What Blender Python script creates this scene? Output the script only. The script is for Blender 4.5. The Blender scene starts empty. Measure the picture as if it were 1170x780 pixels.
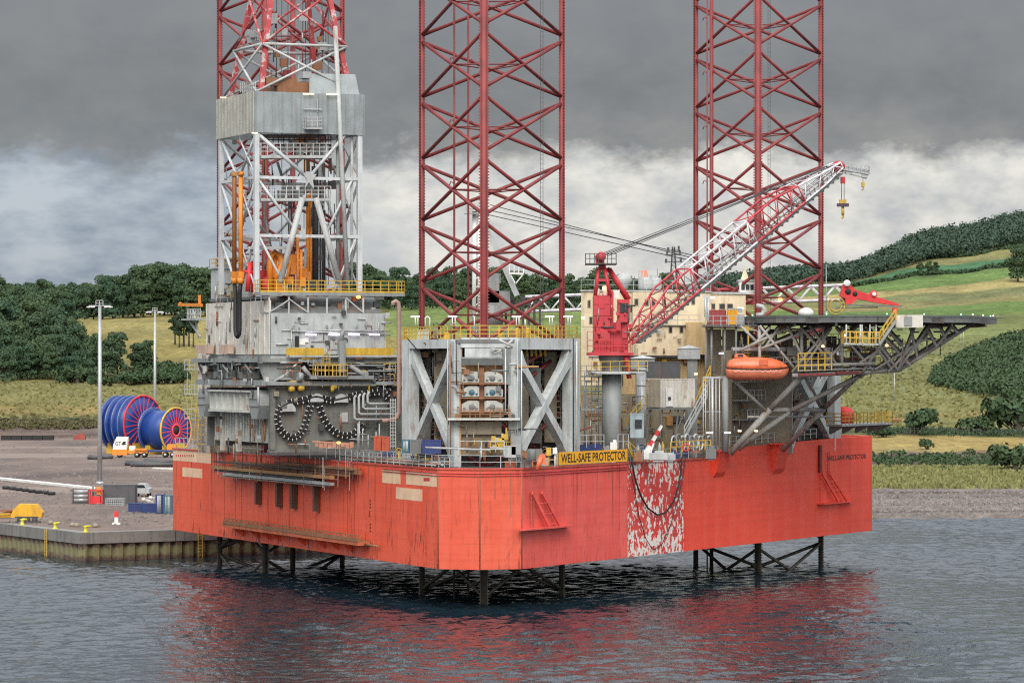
import bpy, math, random
import numpy as np
from mathutils import Vector, noise as mnoise

random.seed(7)
rng = np.random.default_rng(7)
scene = bpy.context.scene
COL = scene.collection
EYE, FPX, YH, XC = 19.9, 4000.0, 415.0, 585.0


# ------------------------------------------------------------------ helpers
def P(px, py, D):
    return Vector(((px - XC) / FPX * D, D, EYE - (py - YH) / FPX * D))


def V(*a):
    return Vector(a)


class MB:
    """collects shapes; build() links them as one mesh object"""

    def __init__(self):
        self.v, self.f, self.m, self.s = [], [], [], []
        self.mi = 0

    def _add(self, vs, fs, smooth=False):
        o = len(self.v)
        self.v += [tuple(p) for p in vs]
        for f in fs:
            self.f.append([i + o for i in f])
            self.m.append(self.mi)
            self.s.append(smooth)
        return self

    def obox(self, o, ex, ey, ez):
        o, ex, ey, ez = Vector(o), Vector(ex), Vector(ey), Vector(ez)
        vs = [o, o + ex, o + ex + ey, o + ey, o + ez, o + ex + ez, o + ex + ey + ez, o + ey + ez]
        fs = [(0, 3, 2, 1), (4, 5, 6, 7), (0, 1, 5, 4), (1, 2, 6, 5), (2, 3, 7, 6), (3, 0, 4, 7)]
        if ex.cross(ey).dot(ez) < 0:
            fs = [f[::-1] for f in fs]
        return self._add(vs, fs)

    def box(self, c, s, ang=0.0):
        c = Vector(c)
        ca, sa = math.cos(ang), math.sin(ang)
        ex, ey, ez = Vector((ca, sa, 0)) * s[0], Vector((-sa, ca, 0)) * s[1], Vector((0, 0, s[2]))
        return self.obox(c - ex / 2 - ey / 2 - ez / 2, ex, ey, ez)

    def beam(self, p, q, w, h=None, up=(0, 0, 1)):
        p, q = Vector(p), Vector(q)
        h = w if h is None else h
        d = q - p
        if d.length < 1e-6:
            return self
        side = d.cross(Vector(up))
        if side.length < 1e-5:
            side = d.cross(Vector((1, 0.13, 0)))
        side.normalize()
        upv = side.cross(d).normalized()
        return self.obox(p - side * w / 2 - upv * h / 2, side * w, d, upv * h)

    def tube(self, p, q, r, r2=None, n=8, caps=True):
        p, q = Vector(p), Vector(q)
        d = q - p
        if d.length < 1e-6:
            return self
        r2 = r if r2 is None else r2
        a = d.orthogonal().normalized()
        b = d.normalized().cross(a)
        vs, fs = [], []
        for i in range(n):
            t = 2 * math.pi * i / n
            c = a * math.cos(t) + b * math.sin(t)
            vs += [p + c * r, q + c * r2]
        for i in range(n):
            j = (i + 1) % n
            fs.append((2 * i, 2 * j, 2 * j + 1, 2 * i + 1))
        self._add(vs, fs, True)
        if caps:
            o = len(self.v) - 2 * n
            self.f.append([o + 2 * i for i in range(n)][::-1]); self.m.append(self.mi); self.s.append(False)
            self.f.append([o + 2 * i + 1 for i in range(n)]); self.m.append(self.mi); self.s.append(False)
        return self

    def path(self, pts, r, n=8):
        pts = [Vector(p) for p in pts]
        rings = []
        prev = None
        for i, p in enumerate(pts):
            d = (pts[min(i + 1, len(pts) - 1)] - pts[max(i - 1, 0)]).normalized()
            if prev is None:
                a = d.orthogonal().normalized()
            else:
                a = (prev - d * prev.dot(d)).normalized()
            prev = a
            b = d.cross(a)
            rings.append([p + (a * math.cos(2 * math.pi * k / n) + b * math.sin(2 * math.pi * k / n)) * r for k in range(n)])
        vs = [v for rg in rings for v in rg]
        fs = []
        for i in range(len(rings) - 1):
            for k in range(n):
                l = (k + 1) % n
                fs.append((i * n + k, i * n + l, (i + 1) * n + l, (i + 1) * n + k))
        fs.append(tuple(range(n))[::-1])
        fs.append(tuple(range((len(rings) - 1) * n, len(rings) * n)))
        return self._add(vs, fs, True)

    def prism(self, poly, z0, z1):
        n = len(poly)
        area = sum(poly[i][0] * poly[(i + 1) % n][1] - poly[(i + 1) % n][0] * poly[i][1] for i in range(n))
        if area < 0:
            poly = poly[::-1]
        vs = [(p[0], p[1], z0) for p in poly] + [(p[0], p[1], z1) for p in poly]
        fs = [tuple(range(n))[::-1], tuple(range(n, 2 * n))]
        for i in range(n):
            j = (i + 1) % n
            fs.append((i, j, n + j, n + i))
        return self._add(vs, fs)

    def extrude(self, pts, d):
        """planar 3d polygon given thickness along d"""
        pts = [Vector(p) for p in pts]
        d = Vector(d)
        n = len(pts)
        nrm = Vector((0, 0, 0))
        for i in range(n):
            nrm += pts[i].cross(pts[(i + 1) % n])
        if nrm.dot(d) < 0:
            pts = pts[::-1]
        vs = pts + [p + d for p in pts]
        fs = [tuple(range(n))[::-1], tuple(range(n, 2 * n))]
        for i in range(n):
            j = (i + 1) % n
            fs.append((i, j, n + j, n + i))
        return self._add(vs, fs)

    def lathe(self, c, prof, n=16, axis=(0, 0, 1)):
        c, ax = Vector(c), Vector(axis).normalized()
        a = ax.orthogonal().normalized()
        b = ax.cross(a)
        vs, fs = [], []
        for (r, h) in prof:
            for k in range(n):
                t = 2 * math.pi * k / n
                vs.append(c + ax * h + (a * math.cos(t) + b * math.sin(t)) * r)
        for i in range(len(prof) - 1):
            for k in range(n):
                l = (k + 1) % n
                fs.append((i * n + k, i * n + l, (i + 1) * n + l, (i + 1) * n + k))
        fs.append(tuple(range(n))[::-1])
        fs.append(tuple(range((len(prof) - 1) * n, len(prof) * n)))
        return self._add(vs, fs, True)

    def rail(self, pts, h=1.1, r=0.03, step=1.6, mid=2):
        pts = [Vector(p) for p in pts]
        up = Vector((0, 0, 1))
        for p, q in zip(pts, pts[1:]):
            L = (q - p).length
            n = max(1, round(L / step))
            for i in range(n + 1):
                a = p.lerp(q, i / n)
                self.beam(a, a + up * h, 2 * r, 2 * r)
            for k in range(1, mid + 1):
                self.beam(p + up * h * k / mid, q + up * h * k / mid, 1.8 * r, 1.8 * r)
        return self

    def build(self, name, mat, parent=None):
        me = bpy.data.meshes.new(name)
        me.from_pydata(self.v, [], self.f)
        mats = mat if isinstance(mat, (list, tuple)) else [mat]
        for m in mats:
            me.materials.append(m)
        me.polygons.foreach_set('material_index', self.m)
        me.polygons.foreach_set('use_smooth', self.s)
        me.update()
        o = bpy.data.objects.new(name, me)
        COL.objects.link(o)
        if parent is not None:
            o.parent = parent
            o.matrix_parent_inverse = parent.matrix_basis.inverted()
        return o


def tag(o, label=None, cat=None, group=None, kind=None):
    if label: o['label'] = label
    if cat: o['category'] = cat
    if group: o['group'] = group
    if kind: o['kind'] = kind
    return o


def thing(name, label, cat, loc=(0, 0, 0), group=None, rz=0.0):
    o = bpy.data.objects.new(name, None)
    o.empty_display_size = 0.3
    COL.objects.link(o)
    o.location = loc
    o.rotation_euler = (0, 0, rz)
    return tag(o, label, cat, group)


def solo(mb, name, mat, label, cat, group=None):
    return tag(mb.build(name, mat), label, cat, group)


def child_copy(o, parent, loc=None):
    c = o.copy()
    COL.objects.link(c)
    c.parent = parent
    if loc is not None:
        c.location = loc
    return c


KIDS = {}


def copy_tree(root, loc, rz=0.0, label=None, group=None, scale=None):
    r = root.copy()
    COL.objects.link(r)
    r.location = loc
    r.rotation_euler = (0, 0, rz)
    if scale is not None:
        r.scale = scale
    if label: r['label'] = label
    if group: r['group'] = group
    kids = KIDS.get(root.name)
    if kids is None:
        kids = [(k, list(k.children)) for k in root.children]
        KIDS[root.name] = kids
    for ch, gs in kids:
        c = ch.copy(); COL.objects.link(c); c.parent = r
        for g in gs:
            d = g.copy(); COL.objects.link(d); d.parent = c
    return r


def text(name, s, mat, origin, ex, ey, width, height, parent, depth=0.01, bold=0.0):
    """lettering as a mesh, fitted to width x height; ex / ey unit vectors along and up"""
    cu = bpy.data.curves.new(name + '_c', 'FONT')
    cu.body = s
    cu.extrude = 0.5
    cu.offset = bold
    cu.resolution_u = 3
    tmp = bpy.data.objects.new('tmp', cu)
    COL.objects.link(tmp)
    dg = bpy.context.evaluated_depsgraph_get()
    dg.update()
    me = bpy.data.meshes.new_from_object(tmp.evaluated_get(dg))
    bpy.data.objects.remove(tmp)
    n = len(me.vertices)
    co = np.empty(n * 3); me.vertices.foreach_get('co', co); co = co.reshape(n, 3)
    mn, mx = co.min(0), co.max(0)
    co[:, :2] = (co[:, :2] - mn[:2]) / (mx - mn)[:2] * np.array([width, height])
    co[:, 2] = (co[:, 2] - mn[2]) / (mx - mn)[2] * depth
    ex, ey = Vector(ex).normalized(), Vector(ey).normalized()
    ez = ex.cross(ey)
    M = np.array([ex, ey, ez])
    w = co @ M + np.array(origin)
    me.vertices.foreach_set('co', w.ravel())
    me.name = name
    me.materials.clear(); me.materials.append(mat)
    me.update()
    o = bpy.data.objects.new(name, me)
    COL.objects.link(o)
    if parent is not None:
        o.parent = parent
        o.matrix_parent_inverse = parent.matrix_basis.inverted()
    return o


# ------------------------------------------------------------------ materials
def new_mat(name):
    m = bpy.data.materials.new(name)
    m.use_nodes = True
    nt = m.node_tree
    b = nt.nodes['Principled BSDF']
    return m, nt, b


def N(nt, t, **k):
    n = nt.nodes.new(t)
    for a, v in k.items():
        setattr(n, a, v)
    return n


def ramp(nt, src, stops):
    r = N(nt, 'ShaderNodeValToRGB')
    e = r.color_ramp.elements
    while len(e) < len(stops):
        e.new(0.5)
    for i, (p, c) in enumerate(stops):
        e[i].position = p
        e[i].color = (c, c, c, 1) if not isinstance(c, (tuple, list)) else (*c, 1)
    nt.links.new(src, r.inputs[0])
    return r.outputs[0]


def mixc(nt, fac, a, b, mode='MIX'):
    m = N(nt, 'ShaderNodeMix', data_type='RGBA', blend_type=mode)
    for idx, v in ((0, fac), (6, a), (7, b)):
        if isinstance(v, (int, float)):
            m.inputs[idx].default_value = v
        elif isinstance(v, (tuple, list)):
            m.inputs[idx].default_value = (*v, 1)
        else:
            nt.links.new(v, m.inputs[idx])
    return m.outputs[2]


def math2(nt, op, a, b=None, clamp=False):
    m = N(nt, 'ShaderNodeMath', operation=op, use_clamp=clamp)
    for i, v in enumerate((a, b)):
        if v is None: continue
        if isinstance(v, (int, float)):
            m.inputs[i].default_value = v
        else:
            nt.links.new(v, m.inputs[i])
    return m.outputs[0]


def noise(nt, pos, scale, detail=5, sc=None, rough=0.55, out=0):
    if sc is not None:
        mp = N(nt, 'ShaderNodeMapping')
        mp.inputs['Scale'].default_value = sc
        nt.links.new(pos, mp.inputs[0])
        pos = mp.outputs[0]
    n = N(nt, 'ShaderNodeTexNoise')
    n.inputs['Scale'].default_value = scale
    n.inputs['Detail'].default_value = detail
    n.inputs['Roughness'].default_value = rough
    nt.links.new(pos, n.inputs['Vector'])
    return n.outputs[out]


RUST = (0.15, 0.055, 0.024)


def paint(name, col, rust=0.25, var=0.18, rough=0.55, scale=1.0, metal=0.0, rustcol=RUST, grime=0.35, objspace=False):
    m, nt, b = new_mat(name)
    if objspace:
        pos = N(nt, 'ShaderNodeTexCoord').outputs['Object']
    else:
        pos = N(nt, 'ShaderNodeNewGeometry').outputs['Position']
    nA = noise(nt, pos, 0.6 * scale, 7, rough=0.65)
    c = mixc(nt, ramp(nt, nA, [(0.3, 0.0), (0.7, 1.0)]), tuple(x * (1 - var) for x in col), tuple(min(1, x * (1 + var)) for x in col))
    # dirt streaks running down
    nS = noise(nt, pos, 2.2 * scale, 4, sc=(1, 1, 0.09))
    dirt = ramp(nt, nS, [(0.48, 0.0), (0.72, 1.0)])
    c = mixc(nt, math2(nt, 'MULTIPLY', dirt, grime), c, tuple(x * 0.35 + 0.012 for x in col))
    # rust: patches times streaks
    if rust > 0:
        nR = noise(nt, pos, 1.3 * scale, 8, sc=(1, 1, 0.22), rough=0.7)
        nR2 = noise(nt, pos, 0.28 * scale, 3)
        rf = math2(nt, 'MULTIPLY', ramp(nt, nR, [(0.54, 0.0), (0.64, 1.0)]), ramp(nt, nR2, [(0.36, 0.0), (0.62, 1.0)]))
        rcol = mixc(nt, noise(nt, pos, 5 * scale, 3), rustcol, tuple(x * 2.0 for x in rustcol))
        c = mixc(nt, math2(nt, 'MULTIPLY', rf, min(1, rust * 2.2)), c, rcol)
    nt.links.new(c, b.inputs['Base Color'])
    b.inputs['Roughness'].default_value = rough
    b.inputs['Metallic'].default_value = metal
    bp = N(nt, 'ShaderNodeBump')
    bp.inputs['Strength'].default_value = 0.25
    bp.inputs['Distance'].default_value = 0.05
    nt.links.new(noise(nt, pos, 3.5 * scale, 6), bp.inputs['Height'])
    nt.links.new(bp.outputs[0], b.inputs['Normal'])
    return m


def glow(name, col, strength):
    m, nt, b = new_mat(name)
    b.inputs['Base Color'].default_value = (*col, 1)
    b.inputs['Emission Color'].default_value = (*col, 1)
    b.inputs['Emission Strength'].default_value = strength
    return m


def plain(name, col, rough=0.5, metal=0.0):
    return paint(name, col, rust=0.0, var=0.08, rough=rough, metal=metal, grime=0.15)


M = {}
M['grey'] = paint('grey_paint', (0.25, 0.27, 0.27), rust=0.3)
M['pale'] = paint('pale_grey_paint', (0.42, 0.44, 0.44), rust=0.28)
M['mid'] = paint('mid_grey_paint', (0.15, 0.16, 0.16), rust=0.3)
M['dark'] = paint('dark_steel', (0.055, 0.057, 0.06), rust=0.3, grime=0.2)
M['galvpale'] = paint('pale_derrick_steel', (0.52, 0.55, 0.57), rust=0.12, grime=0.4)
M['gear'] = paint('muted_gear_grey', (0.40, 0.40, 0.37), rust=0.35, grime=0.5)
M['black'] = plain('black_rubber', (0.012, 0.012, 0.013), 0.6)
M['white'] = paint('white_paint', (0.72, 0.72, 0.70), rust=0.12, grime=0.25)
M['whitewall'] = paint('weathered_white_panel', (0.58, 0.56, 0.51), rust=0.6, grime=0.4)
M['whitebeam'] = paint('whitish_beam_paint', (0.50, 0.51, 0.48), rust=0.35, grime=0.35)
M['cream'] = paint('cream_wall', (0.70, 0.59, 0.41), rust=0.12, grime=0.3)
M['ochre'] = paint('ochre_wall', (0.50, 0.36, 0.18), rust=0.3, grime=0.35)
M['khaki'] = paint('grimy_beige', (0.27, 0.235, 0.17), rust=0.4, grime=0.5)
M['yellow'] = paint('safety_yellow', (0.56, 0.36, 0.04), rust=0.25, grime=0.45)
M['orange'] = paint('machine_orange', (0.72, 0.24, 0.025), rust=0.1, grime=0.35)
M['rust'] = paint('rusty_steel', (0.26, 0.115, 0.055), rust=0.6, rustcol=(0.10, 0.045, 0.025), grime=0.4)
M['rustbright'] = paint('rust_over_orange', (0.46, 0.12, 0.05), rust=0.6, rustcol=(0.14, 0.05, 0.025), grime=0.5)
M['rusto'] = paint('rust_orange_column', (0.42, 0.22, 0.085), rust=0.5, grime=0.45)
M['legred'] = None
M['cranered'] = paint('crane_red', (0.50, 0.038, 0.052), rust=0.12, var=0.22, grime=0.45)
M['bigred'] = paint('bright_red', (0.62, 0.03, 0.035), rust=0.05, grime=0.2)
M['lifeboat'] = paint('lifeboat_orange', (0.74, 0.17, 0.07), rust=0.1, grime=0.4, var=0.25, rough=0.35)
M['blue'] = paint('reel_blue', (0.010, 0.048, 0.24), rust=0.02, grime=0.25, rough=0.4)
M['navy'] = paint('navy_container', (0.02, 0.04, 0.16), rust=0.06)
M['teal'] = paint('teal_container', (0.035, 0.12, 0.17), rust=0.06)
M['galv'] = paint('galvanised_steel', (0.42, 0.44, 0.45), rust=0.02, rough=0.4, metal=0.4, grime=0.2)
M['concrete'] = paint('quay_concrete', (0.205, 0.198, 0.185), rust=0.05, grime=0.5)
M['glass'] = plain('dark_glass', (0.02, 0.025, 0.03), 0.08)
M['signyellow'] = plain('sign_yellow', (0.80, 0.38, 0.015), 0.45)
M['blackpaint'] = plain('black_paint', (0.008, 0.008, 0.008), 0.5)
M['lamp_white'] = glow('lamp_tube', (0.93, 0.80, 1.0), 2.2)
M['lamp_warm'] = glow('lamp_warm', (1.0, 0.62, 0.25), 4.0)
M['lamp_orange'] = glow('lamp_orange', (1.0, 0.33, 0.06), 5.0)
M['lamp_green'] = glow('lamp_green', (0.25, 1.0, 0.55), 2.5)


def leg_material():
    m, nt, b = new_mat('leg_red_and_marine_growth')
    pos = N(nt, 'ShaderNodeNewGeometry').outputs['Position']
    red = mixc(nt, ramp(nt, noise(nt, pos, 0.5, 6), [(0.3, 0.0), (0.7, 1.0)]), (0.155, 0.022, 0.026), (0.275, 0.045, 0.042))
    st = ramp(nt, noise(nt, pos, 2.5, 6, sc=(1, 1, 0.3)), [(0.55, 0.0), (0.72, 1.0)])
    red = mixc(nt, math2(nt, 'MULTIPLY', st, 0.6), red, (0.10, 0.03, 0.02))
    low = mixc(nt, noise(nt, pos, 1.6, 6), (0.022, 0.02, 0.018), (0.11, 0.095, 0.075))
    sep = N(nt, 'ShaderNodeSeparateXYZ'); nt.links.new(pos, sep.inputs[0])
    zz = math2(nt, 'ADD', sep.outputs[2], math2(nt, 'MULTIPLY', noise(nt, pos, 1.2, 4), 3.0))
    f = ramp(nt, math2(nt, 'MULTIPLY', zz, 0.05), [(0.36, 0.0), (0.48, 1.0)])
    nt.links.new(mixc(nt, f, low, red), b.inputs['Base Color'])
    b.inputs['Roughness'].default_value = 0.55
    return m


M['legred'] = leg_material()

# ------------------------------------------------------------------ camera
cam_d = bpy.data.cameras.new('camera')
cam = bpy.data.objects.new('camera', cam_d)
COL.objects.link(cam)
cam.location = (0, 0, EYE)
cam.rotation_euler = (math.radians(90), 0, 0)
cam_d.sensor_width = 36.0
cam_d.lens = FPX / 1170.0 * 36.0
cam_d.shift_y = (YH - 390.0) / 1170.0
cam_d.clip_start = 1.0
cam_d.clip_end = 30000.0
scene.camera = cam

# ------------------------------------------------------------------ sky
world = bpy.data.worlds.new('World')
scene.world = world
world.use_nodes = True
world.cycles.sampling_method = 'MANUAL'
world.cycles.sample_map_resolution = 2048
SUN_EL, SUN_AZ = 40.0, 181.0     # degrees; compass bearing with +Y as north


def make_sky():
    nt = world.node_tree
    nt.nodes.clear()
    out = N(nt, 'ShaderNodeOutputWorld')
    sky = N(nt, 'ShaderNodeTexSky', sky_type='NISHITA')
    sky.sun_disc = False
    sky.sun_elevation = math.radians(SUN_EL)
    sky.sun_rotation = math.radians(SUN_AZ)
    bg1 = N(nt, 'ShaderNodeBackground'); bg1.inputs[1].default_value = 0.10
    nt.links.new(sky.outputs[0], bg1.inputs[0])
    d = N(nt, 'ShaderNodeTexCoord').outputs['Generated']
    sep = N(nt, 'ShaderNodeSeparateXYZ'); nt.links.new(d, sep.inputs[0])
    x, y, z = sep.outputs
    az = math2(nt, 'ARCTAN2', x, y)
    el = math2(nt, 'ARCSINE', z)
    # degrees: az in -180..180, el in -90..90
    azd = math2(nt, 'MULTIPLY', az, 57.2958)
    eld = math2(nt, 'MULTIPLY', el, 57.2958)
    cv = N(nt, 'ShaderNodeCombineXYZ')
    nt.links.new(math2(nt, 'MULTIPLY', azd, 0.62), cv.inputs[0])
    nt.links.new(eld, cv.inputs[1])
    cp = cv.outputs[0]
    nBig = noise(nt, cp, 0.55, 5, rough=0.5)
    nMid = noise(nt, cp, 1.4, 9, rough=0.6)
    nEdge = noise(nt, cp, 1.1, 10, rough=0.64)
    cv2 = N(nt, 'ShaderNodeCombineXYZ')
    nt.links.new(math2(nt, 'MULTIPLY', azd, 0.42), cv2.inputs[0])
    nt.links.new(math2(nt, 'MULTIPLY', eld, 0.95), cv2.inputs[1])
    nStr = noise(nt, cv2.outputs[0], 1.3, 6, rough=0.6)
    # lower broken layer: pale strip with blue grey patches towards the left
    pale = mixc(nt, ramp(nt, nMid, [(0.34, 0.0), (0.68, 1.0)]), (0.36, 0.37, 0.385), (0.66, 0.635, 0.575))
    blue = mixc(nt, ramp(nt, nStr, [(0.36, 0.0), (0.62, 1.0)]), (0.175, 0.215, 0.275), (0.36, 0.40, 0.445))
    left = math2(nt, 'ADD', math2(nt, 'MULTIPLY', azd, -0.30), math2(nt, 'MULTIPLY', math2(nt, 'SUBTRACT', nBig, 0.5), 2.4))
    lf = ramp(nt, math2(nt, 'MULTIPLY', math2(nt, 'ADD', left, 1.2), 0.25), [(0.38, 0.0), (0.62, 1.0)])
    low = mixc(nt, lf, pale, blue)
    # grey scud low over the hills
    sc_ = math2(nt, 'ADD', math2(nt, 'MULTIPLY', eld, -0.55), math2(nt, 'MULTIPLY', nStr, 2.6))
    low = mixc(nt, math2(nt, 'MULTIPLY', ramp(nt, sc_, [(0.32, 0.0), (0.85, 1.0)]), 0.45), low, (0.30, 0.32, 0.35))
    # dark bank above about 3.4 degrees
    bank = math2(nt, 'ADD', eld, math2(nt, 'MULTIPLY', math2(nt, 'SUBTRACT', nEdge, 0.5), 1.8))
    bf = ramp(nt, math2(nt, 'MULTIPLY', bank, 0.1), [(0.315, 0.0), (0.36, 0.85), (0.45, 1.0)])
    hgt = ramp(nt, math2(nt, 'MULTIPLY', bank, 0.1), [(0.33, 0.0), (0.56, 1.0)])
    dk = mixc(nt, hgt, (0.080, 0.084, 0.095), (0.150, 0.154, 0.165))
    dk = mixc(nt, ramp(nt, nBig, [(0.36, 0.0), (0.68, 0.55)]), dk, (0.175, 0.175, 0.18))
    dk = mixc(nt, ramp(nt, nMid, [(0.38, 0.0), (0.72, 0.38)]), dk, (0.21, 0.205, 0.20))
    c = mixc(nt, bf, low, dk)
    # higher up the overcast is thinner and brighter
    up = ramp(nt, math2(nt, 'MULTIPLY', eld, 1 / 90.0), [(0.075, 0.0), (0.20, 0.5), (0.5, 1.0)])
    c = mixc(nt, up, c, (1.16, 1.22, 1.29))
    # thinner, brighter cloud in the southern half of the sky, behind the photographer
    south = ramp(nt, math2(nt, 'ADD', math2(nt, 'MULTIPLY', y, -0.5), 0.5), [(0.52, 0.0), (0.80, 1.0)])
    c = mixc(nt, math2(nt, 'MULTIPLY', south, ramp(nt, math2(nt, 'MULTIPLY', eld, 1 / 90.0), [(0.0, 0.55), (0.3, 1.0)])), c, (1.25, 1.22, 1.17))
    bg2 = N(nt, 'ShaderNodeBackground'); bg2.inputs[1].default_value = 1.0
    nt.links.new(c, bg2.inputs[0])
    mx = N(nt, 'ShaderNodeMixShader'); mx.inputs[0].default_value = 0.94
    nt.links.new(bg1.outputs[0], mx.inputs[1]); nt.links.new(bg2.outputs[0], mx.inputs[2])
    nt.links.new(mx.outputs[0], out.inputs[0])


make_sky()
sun_d = bpy.data.lights.new('sun', 'SUN')
sun_d.energy = 1.9
sun_d.angle = math.radians(35)
sun_d.color = (1.0, 0.95, 0.87)
sun = bpy.data.objects.new('sun', sun_d)
COL.objects.link(sun)
_a, _e = math.radians(SUN_AZ), math.radians(SUN_EL)
sun.rotation_euler = Vector((math.sin(_a) * math.cos(_e), math.cos(_a) * math.cos(_e), math.sin(_e))).to_track_quat('Z', 'Y').to_euler()

scene.view_settings.view_transform = 'Standard'
scene.view_settings.look = 'None'
scene.view_settings.exposure = 0.46
scene.view_settings.gamma = 1.0
scene.view_settings.use_curve_mapping = False
scene.cycles.max_bounces = 6
scene.cycles.diffuse_bounces = 3
scene.cycles.glossy_bounces = 3
scene.cycles.use_denoising = False
scene.cycles.filter_width = 1.15
scene.cycles.sample_clamp_indirect = 6.0
# ------------------------------------------------------------------ rig frame
B1 = Vector((-6.0, 284.5, 0)); BM = Vector((-2.6, 283.4, 0)); B2 = Vector((0.8, 284.5, 0))
AA = Vector((-34.1, 352.0, 0)); CN = Vector((36.0, 350.0, 0))
A2 = Vector((-29.0, 357.0, 0)); C2 = Vector((31.0, 357.0, 0))
UU = (AA - B1).normalized(); WT = (AA - B1).length          # along the transom
VV = Vector((UU.y, -UU.x, 0))                                # forward
if VV.x < 0: VV = -VV
PP = (CN - B2).normalized(); WP = (CN - B2).length           # along the port side
PN = Vector((PP.y, -PP.x, 0))                                # outward of port side
ZB, ZT = 3.2, 11.4
UP = Vector((0, 0, 1))


def R(a, b, z=0.0):
    p = B1 + UU * a + VV * b
    return Vector((p.x, p.y, z))


def TF(a, z, out=0.0):
    p = B1 + UU * a - VV * out
    return Vector((p.x, p.y, z))


def PF(s, z, out=0.0):
    p = B2 + PP * s + PN * out
    return Vector((p.x, p.y, z))


def aT(px, out=0.0):
    k = (px - XC) / FPX
    o = B1 - VV * out
    return (k * o.y - o.x) / (UU.x - k * UU.y)


def sP(px, out=0.0):
    k = (px - XC) / FPX
    o = B2 + PN * out
    return (k * o.y - o.x) / (PP.x - k * PP.y)


def TFp(px, py, out=0.0):
    a = aT(px, out); q = TF(a, 0, out)
    return TF(a, EYE - (py - YH) / FPX * q.y, out)


def PFp(px, py, out=0.0):
    s = sP(px, out); q = PF(s, 0, out)
    return PF(s, EYE - (py - YH) / FPX * q.y, out)


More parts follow.
